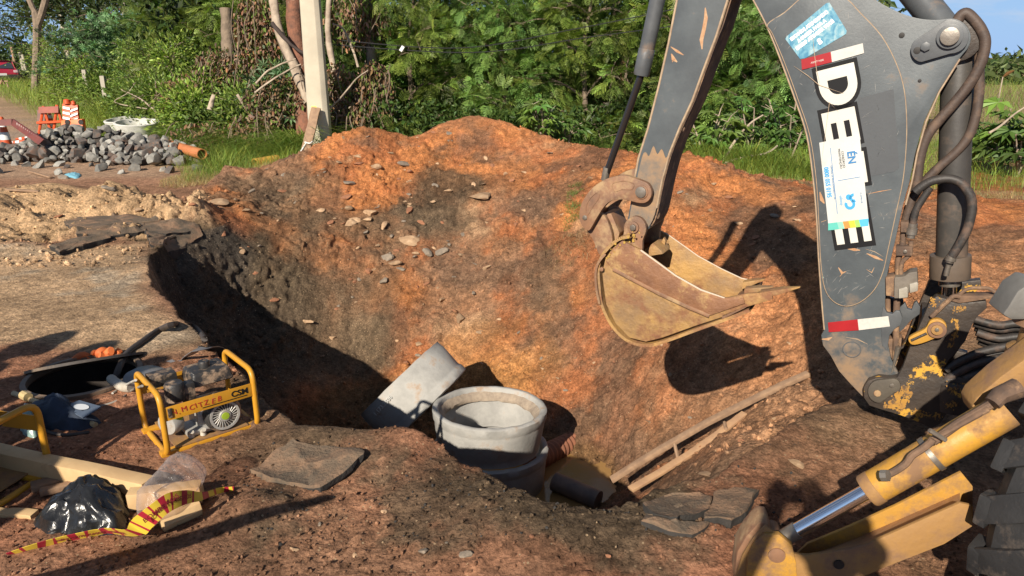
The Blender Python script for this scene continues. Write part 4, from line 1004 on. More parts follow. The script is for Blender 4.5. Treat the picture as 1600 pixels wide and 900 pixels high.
# beam: channel, rising to the right and away
front = [(1150,900),(1160,868),(1176,842),(1196,822),(1216,836),(1232,852),(1242,866),(1262,868),(1330,858),(1352,852),(1500,786),(1518,790),(1520,822),(1476,850),(1380,888),(1340,905),(1300,940),(1150,950)]
mb = MB(); mb.prism([sp_(u, v, -.02) for u, v in front], SN*.012); beam = bh(mb, 'stabiliser_leg', M_YELD, bevel=.002)
backp = [(1238,866),(1262,858),(1330,832),(1400,800),(1504,740),(1504,786),(1352,852),(1262,868)]
mb = MB(); mb.prism([sp_(u, v, .10) for u, v in [(1238,872),(1262,850),(1330,822),(1400,790),(1502,738),(1520,760),(1520,822),(1340,905)]], SN*.012); bh(mb, 'leg_side_plate', M_YEL, beam, bevel=.002)
def quadstrip(name, pa, oa, pb, ob, th, mat, parent):
    mb = MB(); A_ = [sp_(u, v, oa) for u, v in pa]; B_ = [sp_(u, v, ob) for u, v in pb]
    n = len(A_); mb.poly(A_+B_+[p-UP*th for p in A_+B_], [(i, i+1, n+i+1, n+i) for i in range(n-1)]+[(2*n+i, 2*n+n+i, 3*n+i+1, 2*n+i+1) for i in range(n-1)]+[(i, 2*n+i, 2*n+i+1, i+1) for i in range(n-1)]+[(n+i, n+i+1, 3*n+i+1, 3*n+i) for i in range(n-1)])
    return bh(mb, name, mat, parent)
quadstrip('leg_web', [(1244,872),(1262,880),(1340,866),(1500,796)], -.008, [(1244,872),(1262,868),(1340,840),(1500,770)], .10, .012, surf('muddy_yellow_web', (.36, .20, .09), (.27, .15, .08), scale=7, rough=.7, bump=.6, bscale=50, col3=(.50, .28, .05), t3=(.55, .68), s3=6), beam)
for off in (-.034, .09):
    ey = [sp_(1176+ (1240-1176)*.5 + 30*math.cos(R(k)), 868+34*math.sin(R(k)), off) for k in range(0, 360, 20)]
    mb = MB(); mb.prism([sp_(u, v, off) for u, v in [(1166,905),(1168,870),(1178,850),(1195,835),(1218,836),(1238,852),(1244,880),(1246,910)]], SN*.022); bh(mb, 'pin_lug', M_YEL, beam, bevel=.004)
mb = MB(); p = sp_(1214, 869, -.04); mb.tube([p, p+SN*.16], .027, 20); bh(mb, 'pin', M_RUST, beam, bevel=.003)
mb = MB(); p = sp_(1311, 883, -.026); mb.tube([p, p+SN*.01], .016, 16); bh(mb, 'bolt', M_DARK, beam)
mb = MB(); mb.prism([sp_(u, v, .02) for u, v in [(1146,905),(1152,862),(1166,838),(1186,816),(1200,818),(1206,832),(1180,850),(1176,905)]], SN*.10); bh(mb, 'foot_lug', M_RUST, beam, bevel=.006)
# foot pad beneath, on the ground
fp = sp_(1215, 950, .05); mb = MB(); mb.box((fp.x, fp.y, .02), (.34, .40, .03)); mb.prism([(fp.x-.1, fp.y-.03, .03), (fp.x+.1, fp.y-.03, .03), (fp.x+.04, fp.y-.03, fp.z+.06), (fp.x-.04, fp.y-.03, fp.z+.06)], (0, .06, 0)); bh(mb, 'foot_pad', M_YELD, beam, bevel=.004)
# yellow frame arm above and mud lumps on it
arm = [(1523,650),(1519,635),(1526,622),(1562,590),(1595,566),(1660,520),(1720,520),(1720,600),(1640,600),(1600,610),(1560,630),(1535,655)]
mb = MB(); mb.prism([sp_(u, v, .10) for u, v in arm], SN*.10); bh(mb, 'side_frame', M_YELD, bevel=.006)
pv = sp_(1592, 560, .30)
mb = MB(); mb.lathe([(0, -.10), (.10, -.10), (.10, -.07), (.085, -.065), (.085, -.05), (.10, -.045), (.10, -.02), (.075, 0), (.07, .06), (.10, .07), (.09, .10), (0, .10)], 28, Matrix.Translation(sp_(1632, 540, .30))); bh(mb, 'swing_bearing', M_YELD)
mb = MB(); mb.prism([sp_(u, v, .25) for u, v in [(1566,492),(1576,478),(1590,455),(1612,440),(1650,450),(1650,500),(1580,500)]], SN*.12); bh(mb, 'guard_cover', surf('grey_plastic_guard', (.19, .185, .17), (.13, .125, .115), scale=8, rough=.5, bump=.2), bevel=.01)
mb = MB(); mb.tube([sp_(1550,630,-.03), sp_(1562,618,-.02), sp_(1590,606,.0)], [.022, .026, .03], 10); mb.tube([sp_(1545,640,-.03), sp_(1470,682,-.03)], .009, 8); bh(mb, 'hose_joint', M_MUD, noise=.004, nscale=30)
# rear tyre and the tractor's body beyond the edge of the frame
tc_ = at(1793, 790, 2.22); TR, TW = .56, .34
tyre = thing('wheel', None, None); tyre.parent = root; tyre.location = tc_-BASE
axv = Vector((math.cos(R(62)), -math.sin(R(62)), 0)); Mt = basis(tc_, (Vector((0, 0, 1)).cross(axv)), (0, 0, 1))
mb = MB(); pr = [(TR*.56, -TW*.42), (TR*.75, -TW*.52), (TR*.92, -TW*.50), (TR*.985, -TW*.40), (TR*1.0, -TW*.2), (TR*1.0, TW*.2), (TR*.985, TW*.40), (TR*.92, TW*.50), (TR*.75, TW*.52), (TR*.56, TW*.42)]
mb.lathe(pr, 64, Mt); bh(mb, 'tyre', M_TYRE, tyre)
mb = MB()
for k in range(20):
    for s_ in (-1, 1):
        a0 = 2*math.pi*(k+(.5 if s_ > 0 else 0))/20
        v = []
        for t, w in ((0, 0), (.5, .26), (1.0, .53)):
            aa = a0 + .22*t
            for da in (-.085, .085):
                for rr in ((TR*.985), (TR*1.03 if t < 1 else TR*1.0)):
                    v.append(Mt @ Vector((math.cos(aa+da)*rr, math.sin(aa+da)*rr, s_*TW*w)))
        mb.poly(v, [(0,1,3,2),(8,10,11,9),(0,4,5,1),(4,8,9,5),(2,3,7,6),(6,7,11,10),(1,5,7,3),(5,9,11,7)])
        # lug continuing down the shoulder
        vv = []
        for rr, w in ((TR*1.005, .50), (TR*.86, .545)):
            for da in (.22-.085, .22+.085):
                for dw in (0, .035): vv.append(Mt @ Vector((math.cos(a0+da)*rr, math.sin(a0+da)*rr, s_*(TW*(w-.03)+dw))))
        mb.poly(vv, [(0,1,3,2),(4,6,7,5),(0,4,5,1),(2,3,7,6),(1,5,7,3)])
o = bh(mb, 'tread_lugs', M_TYRE, tyre, bevel=.008); o['kind'] = 'stuff'
mb = MB(); mb.lathe([(0, -TW*.1), (TR*.2, -TW*.12), (TR*.3, -TW*.3), (TR*.5, -TW*.25), (TR*.57, -TW*.44), (TR*.57, TW*.44), (TR*.4, TW*.2), (0, TW*.2)], 40, Mt); bh(mb, 'rim', M_YEL, tyre)
Mb = Euler((0, 0, TH)).to_matrix(); cc = Vector((3.45, 2.75, 0))
mb = MB(); mb.box(cc+Vector((.5, -.3, .70)), (2.6, 1.1, .5), Mb); bh(mb, 'chassis', M_YELD, bevel=.03)
mb = MB(); mb.box(cc+Vector((.35, -.15, 1.75)), (1.5, 1.3, 1.5), Mb, taper=.9); bh(mb, 'cab', M_DARK, bevel=.04)
mb = MB(); mb.box(cc+Vector((-.22, .62, .75)), (.35, 1.1, .7), Mb); bh(mb, 'rear_frame', M_YELD, bevel=.02)

# ================================================================== OBJECTS IN THE PIT
def put(mb, name, mat, par=None, **kw):
    o = mb.build(name, mat, None, **kw)
    return hang(o, par) if par is not None else o
M_CONC = surf('pale_concrete', (.36, .355, .34), (.25, .25, .245), scale=6, rough=.85, bump=.35, bscale=40, col3=(.30, .26, .21), t3=(.56, .72), s3=7)
M_CONCW = surf('whitish_concrete', (.40, .39, .365), (.28, .275, .26), scale=5, rough=.9, bump=.7, bscale=45, col3=(.33, .22, .14), t3=(.56, .70), s3=5)
M_MORT = surf('rough_mortar', (.36, .29, .22), (.25, .20, .155), scale=25, rough=.95, bump=1.0, bscale=60)
def ring_parts(par, M, Rt, Rb, h, mat, inner_mortar=True):
    mb = MB(); wl = .046*Rt/.45
    mb.lathe([(Rt-wl-.01, -.035), (Rt-wl, -.004), (Rt-wl+.008, .002), (Rt-.012, .002), (Rt, -.008), (Rt-.002, -.06), (Rt-.012, -.075), (Rt-.014, -.09), (Rb+.004, -h+.06), (Rb, -h+.055), (Rb-.004, -h), (Rb-wl, -h), (Rb-wl, -h*.5)], 72, M, close=True, wob=.012)
    put(mb, 'ring_wall', mat, par, smooth=50, noise=.004, nscale=16)
    if inner_mortar:
        mb = MB(); mb.lathe([(Rt-wl-.008, -.03), (Rt-wl-.03, -.045), (Rt-wl-.055, -.075), (Rt-wl-.05, -.10), (Rt-wl-.005, -.10)], 72, M, close=True, wob=.06)
        put(mb, 'mortar_joint', M_MORT, par, smooth=60, noise=.006, nscale=22)
rc0 = at(765, 635, 5.72)
Mr = Matrix.Translation(rc0) @ Euler((R(-4), R(1.5), 0)).to_matrix().to_4x4()
t = thing('manhole_ring', 'pale concrete manhole ring standing upright on top of another in the pit', 'concrete ring', tuple(rc0-Vector((0,0,.33))))
ring_parts(t, Mr, .445, .402, .33, M_CONCW)
rc1 = rc0-Vector((-.005, .0, .335))
t = thing('manhole_ring', 'grey concrete manhole ring at the bottom of the pit, under the upright one', 'concrete ring', tuple(rc1-Vector((0,0,.30))))
ring_parts(t, Matrix.Translation(rc1) @ Euler((R(-3), R(1), 0)).to_matrix().to_4x4(), .455, .425, .36, M_CONC, False)
# the ring lying on its edge against the cut side
cR, cU = Vector((1, 0, 0)), Vector((0, SP, CP))
rc2 = at(647, 614, 6.25); axd = (cR*.68 - cU*.70 + Vector((0, CP, -SP))*(-.012)).normalized()
Ml = basis(rc2 - axd*.17, cU.cross(axd), axd.cross(cU.cross(axd))); 
xx_ = Vector((0, 0, 1)).cross(axd).normalized(); Ml = basis(rc2 + axd*.165, xx_, axd.cross(xx_))
t = thing('manhole_ring', 'pale concrete ring tipped on its edge beside the upright rings, half in shade', 'concrete ring', tuple(at(600, 680, 6.2)))
ring_parts(t, Ml, .455, .445, .34, M_CONCW, False)
lt = text_obj('1.173.2506', .045, surf('chalk_mark', (.55, .55, .53)), basis(at(598, 634, 5.80), cR*.66+cU*.75, cR*-.75+cU*.66), 'painted_number', None, bold=.0005, depth=.0005); hang(lt, t)
# corrugated pipe stub, dark pipe end, sloping planks, muddy water
M_TERR = surf('terracotta_plastic_pipe', (.30, .12, .065), (.20, .085, .05), scale=9, rough=.7, bump=.3)
a, b = at(828, 722, 6.0), at(896, 690, 6.45); ax = (b-a).normalized(); L_ = (b-a).length; pts, rs = [], []
for k in range(46): pts.append(a+ax*(L_*k/45)); rs.append(.085+(.010 if (k//2) % 2 else 0))
mb = MB(); mb.tube(pts, rs, 24); tag(put(mb, 'corrugated_pipe', M_TERR, smooth=40), 'ribbed brown drain pipe poking out of the pit wall right of the upright ring', 'pipe')
a, b = at(866, 752, 5.75), at(935, 782, 5.55); ax = (b-a).normalized()
mb = MB(); mb.tube([a, a+ax*.004, b], [.045, .074, .074], 28); tag(put(mb, 'pipe', surf('dark_muddy_pipe', (.20, .14, .11), (.12, .09, .075), scale=8, rough=.6, bump=.3)), 'dark muddy pipe lying on the pit floor by the water', 'pipe')
mb = MB(); wv = [];
for k in range(40): an = 2*math.pi*k/40; r = 1.0+.12*math.sin(3*an+1)+.08*math.sin(5*an); wv.append(Vector((math.cos(an)*1.0*r, math.sin(an)*.75*r, 0))+at_z(890, 738, -1.50))
mb.poly(wv, [tuple(range(40))])
mw, nt, b_ = new_mat('muddy_water'); b_.inputs['Base Color'].default_value = (.30, .175, .065, 1); b_.inputs['Roughness'].default_value = .12
tn = N(nt, 'ShaderNodeTexCoord'); nn_ = N(nt, 'ShaderNodeTexNoise', Scale=14.0, Detail=3); bb = N(nt, 'ShaderNodeBump', Strength=.15, Distance=.01); nt.links.new(tn.outputs['Object'], nn_.inputs['Vector']); nt.links.new(nn_.outputs[0], bb.inputs['Height']); nt.links.new(bb.outputs[0], b_.inputs['Normal'])
tag(put(mb, 'muddy_water', mw, smooth=0), kind='structure')
M_WOODG = surf('weathered_plank_wood', (.36, .23, .14), (.24, .15, .095), scale=14, rough=.8, bump=.5, bscale=40)
def board(p0, p1, w, th, name, mat, label, cat, side=None, bend=0.0, n=8, **kw):
    p0, p1 = Vector(p0), Vector(p1); t_ = (p1-p0).normalized(); s_ = (Vector(side) if side is not None else t_.cross(UP)); s_ = (s_-t_*s_.dot(t_)).normalized(); u_ = s_.cross(t_)
    mb = MB(); V = []
    for k in range(n+1):
        f = k/n; c = p0.lerp(p1, f) + u_*bend*math.sin(math.pi*f) + s_*random.uniform(-.004, .004)
        ww = w*(1+random.uniform(-.05, .05))
        V += [c-s_*ww/2-u_*th/2, c+s_*ww/2-u_*th/2, c+s_*ww/2+u_*th/2, c-s_*ww/2+u_*th/2]
    F = [(0,1,2,3), (4*n+3,4*n+2,4*n+1,4*n)]
    for k in range(n):
        for j in range(4): F.append((4*k+j, 4*k+4+j, 4*k+4+(j+1) % 4, 4*k+(j+1) % 4))
    mb.poly(V, F); o = mb.build(name, mat, None, bevel=.002, **kw)
    return tag(o, label, cat)
p0, p1 = at(955, 750, 5.15), on(1262, 592)
board(p0, p1+Vector((0, 0, .04)), .048, .032, 'plank', M_WOODG, 'long grey plank running up the right slope of the pit from the water', 'plank', bend=.04)
p0, p1 = at(985, 765, 4.62), on(1160, 655)+Vector((0, -.03, .04))
board(p0+Vector((0, 0, .0)), p1+Vector((0, 0, .02)), .05, .02, 'batten', surf('raw_orange_batten', (.46, .28, .15), (.36, .21, .12), scale=14, rough=.8, bump=.3), 'shorter raw wood batten lying just below the long plank', 'plank', bend=-.03)
for i, (u0, v0, u1, v1) in enumerate([(1054,694,1059,716),(1132,660,1134,670)]):
    mb = MB(); a = at(u0, v0, 4.95); mb.tube([a, at(u1, v1, 4.88)], .012, 6); tag(put(mb, 'wood_peg', M_WOODG), ['lower', 'upper'][i]+' short wooden peg holding the two planks apart', 'peg')

# ================================================================== MANHOLE, LID AND TOOLS, LEFT
mh = thing('manhole', 'open round manhole with dark shaft beside the yellow pump frame', 'manhole', (MH.x, MH.y, 0))
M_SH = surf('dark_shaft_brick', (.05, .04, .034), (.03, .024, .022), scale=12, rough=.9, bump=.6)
mb = MB(); zr = hz(MH.x+.4, MH.y)
mb.lathe([(MH_R+.02, zr+.004), (MH_R-.008, zr+.006), (MH_R-.012, zr-.03), (MH_R+.01, zr-.05), (MH_R+.02, zr-.03)], 48, Matrix.Translation((MH.x, MH.y, 0)), close=True, wob=.01); put(mb, 'frame_rim', surf('dusty_iron_rim', (.22, .15, .10), (.15, .11, .08), scale=9, rough=.7, bump=.4), mh)
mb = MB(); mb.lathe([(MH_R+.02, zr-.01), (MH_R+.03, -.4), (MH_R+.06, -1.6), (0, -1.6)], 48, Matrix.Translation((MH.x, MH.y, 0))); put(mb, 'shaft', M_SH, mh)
lc = at(137, 566, 4.42)
Mlid = basis(lc, Vector((1, .10, .16)), Vector((-.1, math.cos(R(21)), -math.sin(R(21)))))
mb = MB(); mb.lathe([(0, -.006), (.30, -.006), (.315, -.012), (.325, -.012), (.325, .004), (0, .006)], 48, Mlid)
tag(put(mb, 'iron_lid', surf('dark_iron_lid', (.075, .06, .05), (.05, .042, .038), scale=9, rough=.7, bump=.4, col3=(.22, .16, .11), t3=(.5, .65))), 'dark iron manhole lid propped open behind the hole', 'manhole lid')
M_ORF = surf('orange_fabric', (.62, .155, .035), (.48, .11, .03), scale=12, rough=.7, bump=.4, bscale=50)
th_ = thing('orange_strap', 'bundle of folded orange strap lying on the manhole lid', 'strap', tuple(lc))
for k, (u, v, l_) in enumerate([(128,560,.10),(150,557,.12),(166,553,.10),(178,553,.10),(112,566,.06),(158,551,.07)]):
    p = at(u, v, 4.40+.03*(k % 2)); mb = MB(); an = k*1.3
    pts = catmull([p+Vector((math.cos(an)*l_*s_*.6, .02*math.sin(s_*3+k), .016*math.cos(s_*4+k)))+Vector((0, 0, .004)) for s_ in (-.6, -.3, 0, .3, .6)], 4)
    mb.tube(pts, .022, 10, flat=.75); put(mb, 'strap_fold', M_ORF, th_, noise=.006, nscale=18)
def ground_hose(px, r, name, mat, label, cat, lift=None, n=8):
    pts = []
    for q in px:
        p = on(q[0], q[1]) if len(q) == 2 else at(*q)
        pts.append(p + (UP*(r*.9) if len(q) == 2 else Vector((0, 0, 0))))
    mb = MB(); mb.tube(catmull(pts, n), r, 12); return tag(put(mb, name, mat), label, cat)
M_HB = surf('dull_black_hose', (.06, .045, .037), (.04, .032, .028), scale=12, rough=.6, bump=.2)
ground_hose([(178,600,4.15),(186,575,4.2),(200,556),(225,536),(250,519),(275,510),(300,510),(316,524,4.75),(322,545,4.72),(326,575,4.70)], .019, 'black_hose', M_HB, 'thick black hose running from the manhole over the pit edge', 'hose')
ground_hose([(174,592,4.12),(181,603),(194,611),(206,612)], .026, 'white_pipe', surf('pale_plastic_pipe', (.50, .46, .38), (.36, .31, .25), scale=9, rough=.6), 'short pale plastic pipe hooked over the right rim of the manhole', 'pipe')
ground_hose([(95,643),(125,641),(165,634),(190,624),(205,612),(222,603,3.3)], .006, 'cord', surf('grey_cord', (.30, .27, .23)), 'thin grey cord running from the tools to the yellow pump frame', 'cord')
ground_hose([(176,616),(195,604),(212,594,3.4)], .006, 'cord', surf('white_cord', (.55, .52, .46)), 'short white cord beside the manhole rim', 'cord')
# grey strap of plastic sheet lying over the edge
def ribbon(pts, w, mat, name, thick=.004, twist=None, side=None, mats=None, matf=None):
    mb = MB(); n = len(pts); V = []
    for i, p in enumerate(pts):
        t_ = (pts[min(i+1, n-1)]-pts[max(i-1, 0)]).normalized(); s_ = t_.cross(UP) if side is None else Vector(side(i/(n-1)))
        s_ = (s_-t_*s_.dot(t_)).normalized(); q = s_.cross(t_); ww = w(i/(n-1)) if callable(w) else w
        V += [p+s_*ww/2, p-s_*ww/2, p-s_*ww/2-q*thick, p+s_*ww/2-q*thick]
    F = []
    for i in range(n-1):
        for j in range(4): F.append((4*i+j, 4*i+4+j, 4*i+4+(j+1) % 4, 4*i+(j+1) % 4))
    mb.poly(V, F); return mb
pts = catmull([on(u, v)+UP*(.015+.02*math.sin(i*2)) for i, (u, v) in enumerate([(205,607),(222,590),(250,573),(285,562),(330,551),(362,562),(385,585)])], 8)
mb = ribbon(pts, lambda t_: .10+.05*math.sin(t_*9), None, 'sheet'); tag(put(mb, 'plastic_sheet', surf('dusty_grey_plastic', (.20, .19, .185), (.13, .125, .13), scale=6, rough=.35, bump=.5, bscale=25), noise=.012, nscale=12, smooth=60), 'twisted strip of grey plastic sheet trailing from the manhole to the pit edge', 'plastic sheet')
# tools at far left: pole, folded blue bag with a white oval, pale green bag, pale handles
ground_hose([(22,618),(60,632),(100,648),(150,668)], .014, 'wooden_handle', surf('pale_wood_handle', (.56, .42, .22), (.44, .32, .18), scale=20, rough=.6), 'long pale wooden tool handle lying left of the blue bag', 'tool handle')
mb = MB(); mb.tube([on(38,625)+UP*.03, on(46,629)+UP*.03], .024, 10); tag(put(mb, 'handle_joint', surf('brass_joint', (.50, .38, .18))), 'small brass coloured joint on the wooden handle', 'fitting')
def cloth_lump(px, hgt, name, mat, label, cat, seed=0, nz=.012, res=26):
    """a crumpled thing lying on the ground: pixel outline -> lumpy solid"""
    pts = [on(u, v) for u, v in px]; c = sum(pts, Vector())/len(pts); V = []; F = []; n = len(pts); rr = [i/6 for i in range(1, 7)]
    ring = catmull(pts, 6, True); m_ = len(ring)
    g0 = hz(c.x, c.y)
    V.append(Vector((c.x, c.y, g0+hgt)))
    for r in rr:
        for p in ring:
            q = c.lerp(p, r); z = hz(q.x, q.y); h = hgt*(1-r**2.2)*(1+.55*mnoise.noise(Vector((q.x*9, q.y*9, seed))))
            V.append(Vector((q.x, q.y, z+max(0, h)-(.01 if r == 1 else 0))))
    for j in range(m_): F.append((0, 1+j, 1+(j+1) % m_))
    for i in range(len(rr)-1):
        for j in range(m_): F.append((1+i*m_+j, 1+(i+1)*m_+j, 1+(i+1)*m_+(j+1) % m_, 1+i*m_+(j+1) % m_))
    F.append(tuple(1+(len(rr)-1)*m_+j for j in range(m_))[::-1])
    mb = MB(); mb.poly(V, F); bmesh.ops.subdivide_edges(mb.bm, edges=[e for e in mb.bm.edges if len(e.link_faces) == 2], cuts=1, use_grid_fill=True)
    for v in mb.bm.verts:
        d = mnoise.noise_vector(v.co*14+Vector((seed, 0, 0)))*nz + mnoise.noise_vector(v.co*36+Vector((0, seed, 0)))*nz*.5
        rdg = 1-abs(mnoise.noise(v.co*18+Vector((seed, 3, 0))))*2; v.co += d+Vector((0, 0, nz*.7*rdg))
    o = put(mb, name, mat, smooth=40)
    return tag(o, label, cat)
cloth_lump([(36,648),(60,632),(95,630),(140,652),(160,662),(120,674),(70,672),(40,662)], .09, 'blue_bag', surf('dark_blue_cloth', (.020, .034, .065), (.013, .02, .036), scale=9, rough=.75, bump=.5), 'dark blue cloth bag slumped on the ground behind the timber', 'bag', 3)
fl = [on(u, v)+UP*.075 for u, v in [(102,656),(128,646),(162,656),(134,674)]]; mb = MB(); mb.poly(fl+[p-UP*.006 for p in fl], [(0,1,2,3),(7,6,5,4)]+[(i, (i+1) % 4, 4+(i+1) % 4, 4+i) for i in range(4)]); fo = tag(put(mb, 'grey_folder', surf('grey_blue_board', (.10, .13, .18), (.08, .10, .14), scale=6, rough=.5), smooth=0), 'flat grey board with a white oval mark lying on the blue bag', 'board')
cO = sum(fl, Vector())/4+UP*.004; ex_, ey_ = (fl[2]-fl[0])*.20, (fl[1]-fl[3])*.17
mb = MB(); mb.poly([cO+ex_*math.cos(k*.3142)+ey_*math.sin(k*.3142) for k in range(20)], [tuple(range(20))]); o = put(mb, 'oval_mark', plain('white_mark', (.6, .62, .64)), fo, smooth=0)
o.location = Vector(o.location)
cloth_lump([(32,668),(38,654),(58,656),(66,670),(56,684),(38,682)], .10, 'green_bag', surf('pale_green_plastic', (.24, .36, .33), (.14, .22, .21), scale=12, rough=.3, bump=.6, bscale=30), 'small pale green plastic bag right of the leftmost yellow frame', 'bag', 5, .008)
ground_hose([(65,672),(85,680),(110,682),(140,678)], .009, 'black_cable', M_HB, 'black cable curling in front of the blue bag', 'cable')

# ================================================================== YELLOW PUMP ENGINES IN THEIR FRAMES
M_YGEN = surf('generator_yellow', (.58, .28, .02), (.50, .24, .02), scale=6, rough=.42, bump=.1, col3=(.36, .20, .08), t3=(.60, .70), s3=12)
M_BLKP = surf('dusty_black_plastic', (.035, .033, .032), (.022, .021, .021), scale=9, rough=.5, bump=.3, col3=(.30, .21, .14), t3=(.50, .62), s3=14)
M_ALU = surf('cast_aluminium', (.48, .47, .44), (.35, .34, .32), scale=14, rough=.5, metal=.3, bump=.3, col3=(.25, .19, .13), t3=(.55, .7), s3=12)
def make_engine(label):
    g = thing('engine_pump', label, 'engine')
    Wd, Dp, Ht = .42, .36, .315; r = .0135
    for x in (0, Wd):
        mb = MB(); lp = round_path([(x, .04, r), (x, 0, r), (x, 0, Ht), (x, Dp, Ht), (x, Dp, r), (x, Dp-.04, r)], .065, 6)
        lp = round_path([(x, Dp*.5, r), (x, 0, r), (x, 0, Ht), (x, Dp, Ht), (x, Dp, r), (x, Dp*.5, r)], .06, 6)
        mb.tube(lp, r, 12); put(mb, 'frame_hoop', M_YGEN, g)
    for y in (.035, Dp-.05):
        mb = MB(); mb.box((Wd/2, y, .018), (Wd+.05, .045, .022)); put(mb, 'base_rail', M_YGEN, g, bevel=.003)
    mb = MB(); mb.box((Wd/2, Dp*.5, .034), (Wd*.8, Dp*.9, .006)); put(mb, 'base_plate', M_YELD, g)
    mb = MB(); mb.prism([(.008, -.006, Ht*.60), (Wd-.008, -.006, Ht*.60), (Wd-.008, -.006, Ht*.81), (.008, -.006, Ht*.81)], (0, .004, 0)); put(mb, 'name_plate', M_YGEN, g, bevel=.001)
    mb = MB(); mb.prism([(.008, Dp+.002, Ht*.60), (Wd-.008, Dp+.002, Ht*.60), (Wd-.008, Dp+.002, Ht*.81), (.008, Dp+.002, Ht*.81)], (0, .004, 0)); put(mb, 'rear_plate', M_YGEN, g)
    Mx = lambda x, z: basis((x, -.0075, z), (1, 0, 0), (0, 0, 1))
    tx = text_obj('CSM', .040, M_BLACKV, Mx(Wd*.83, Ht*.715), 'lettering', None, bold=.0012, depth=.0003, sx=1.05); tx.parent = g
    for i, (ch, x, z) in enumerate([('N', .12, .705), ('.', .17, .69), ('M', .225, .71), ('C', .30, .70), ('I', .35, .71), ('T', .40, .70), ('Z', .46, .71), ('E', .53, .70), ('B', .60, .71)]):
        tx = text_obj(ch, .036, plain('red_marker_paint', (.42, .03, .02), .6), Mx(Wd*x, Ht*z), 'scrawled_letter', None, depth=.0003, font_shear=random.uniform(-.2, .3)); tx.parent = g
    mb = MB(); mb.box((Wd*.66, -.0072, Ht*.645), (Wd*.5, .001, .0035)); put(mb, 'underline', M_BLACKV, g)
    mb = MB(); mb.box((Wd*.075, -.009, Ht*.715), (.018, .006, .045)); put(mb, 'plate_clamp', M_BLKP, g, bevel=.002)
    # engine: crankcase, recoil cover with fan slots, tank with cap, air cleaner, cylinder
    mb = MB(); mb.box((Wd*.58, Dp*.42, .105), (.15, .15, .12)); mb.box((Wd*.50, Dp*.35, .055), (.20, .13, .03)); put(mb, 'crankcase', M_ALU, g, bevel=.010)
    rcx, rcz = Wd*.66, .118; Mf = basis((rcx, .028, rcz), (1, 0, 0), (0, 0, 1))   # z axis looks to -y
    mb = MB(); mb.lathe([(0, -.10), (.085, -.10), (.088, -.02), (.080, 0), (.074, .004), (.070, -.002), (0, -.002)], 40, Mf); put(mb, 'fan_housing', M_BLKP, g)
    mb = MB(); mb.lathe([(.060, 0), (.071, 0), (.071, .008), (.060, .008)], 40, Mf, close=True); mb.lathe([(.0, .012), (.026, .012), (.030, .006), (.030, 0), (0, 0)], 24, Mf); fan = put(mb, 'recoil_cover', M_ALU, g)
    for k in range(24):
        a_ = 2*math.pi*k/24; mb = MB(); c0 = Mf @ Vector((math.cos(a_)*.029, math.sin(a_)*.029, .006)); c1 = Mf @ Vector((math.cos(a_+.25)*.062, math.sin(a_+.25)*.062, .005)); mb.tube([c0, c1], .0022, 5); put(mb, 'vane', M_ALU, fan)
    mb = MB(); mb.lathe([(0, .016), (.018, .015), (.019, .010)], 20, Mf); put(mb, 'badge', plain('green_badge', (.30, .42, .03), .5), fan)
    mb = MB(); mb.box((Wd*.64, Dp*.50, Ht*.93), (.20, .17, .065), taper=.86); put(mb, 'fuel_tank', M_BLKP, g, bevel=.014, bseg=3)
    mb = MB(); mb.lathe([(0, .03), (.024, .03), (.027, .024), (.027, 0)], 18, Matrix.Translation((Wd*.62, Dp*.50, Ht*1.03))); put(mb, 'tank_cap', M_BLKP, g)
    mb = MB(); mb.box((Wd*.50, Dp*.36, Ht*1.025), (.045, .03, .002)); put(mb, 'tank_label', plain('dirty_label', (.5, .47, .42)), g)
    mb = MB(); mb.lathe([(0, .035), (.038, .035), (.045, .025), (.046, -.02), (.044, -.05), (0, -.05)], 24, Matrix.Translation((Wd*.22, Dp*.28, Ht*.90))); put(mb, 'air_cleaner', M_BLKP, g, noise=.002, nscale=40)
    mb = MB(); mb.box((Wd*.35, Dp*.28, Ht*.82), (.06, .05, .09)); put(mb, 'carburettor', M_BLKP, g, bevel=.005)
    mb = MB(); mb.box((Wd*.20, Dp*.72, Ht*.92), (.12, .09, .055)); put(mb, 'muffler_shield', M_BLKP, g, bevel=.008)
    for k in range(7): mb = MB(); mb.box((Wd*.20, Dp*.72+.046, Ht*.83+k*.008), (.10, .004, .004)); put(mb, 'slot', M_DARK, g)
    mb = MB(); mb.lathe([(0, .035), (.05, .033), (.057, .02), (.057, -.02), (.04, -.035), (0, -.035)], 24, Matrix.Translation((Wd*.16, Dp*.36, .115)) @ Euler((R(90), 0, R(-60))).to_matrix().to_4x4()); put(mb, 'pump_head', M_ALU, g)
    mb = MB(); mb.tube([(Wd*.16, Dp*.25, .16), (Wd*.2, Dp*.1, .17)], .014, 12); mb.box((Wd*.22, Dp*.30, .17), (.03, .03, .035)); put(mb, 'outlet', plain('green_badge', (.30, .42, .03), .5), g)
    for x, y in ((.30, .10), (.42, .06)): mb = MB(); mb.tube([(Wd*x, Dp*y+.03, .04), (Wd*x, Dp*y+.03, .06), (Wd*x, Dp*y+.01, .075)], [.014, .012, .010], 10); put(mb, 'rubber_mount', surf('chalky_mount', (.55, .50, .42)), g)
    return g
G0 = at_z(264, 716, 0)
eng = make_engine('yellow framed pump engine marked CSM with red scrawl, next to the pit edge')
eng.location = (G0.x, G0.y, hz(G0.x, G0.y)-.005); eng.rotation_euler = (0, 0, R(41))
eng2 = copy_tree(eng); eng2['label'] = 'yellow framed engine cut off by the left edge, beside the timber beam'
e2 = at_z(12, 800, 0); eng2.scale = (1.12, 1.12, 1.12); eng2.location = (e2.x-.56, e2.y+.02, hz(e2.x, e2.y)-.01); eng2.rotation_euler = (0, 0, R(-14))
for e_ in (eng, eng2): e_['group'] = 'yellow framed pump engines'

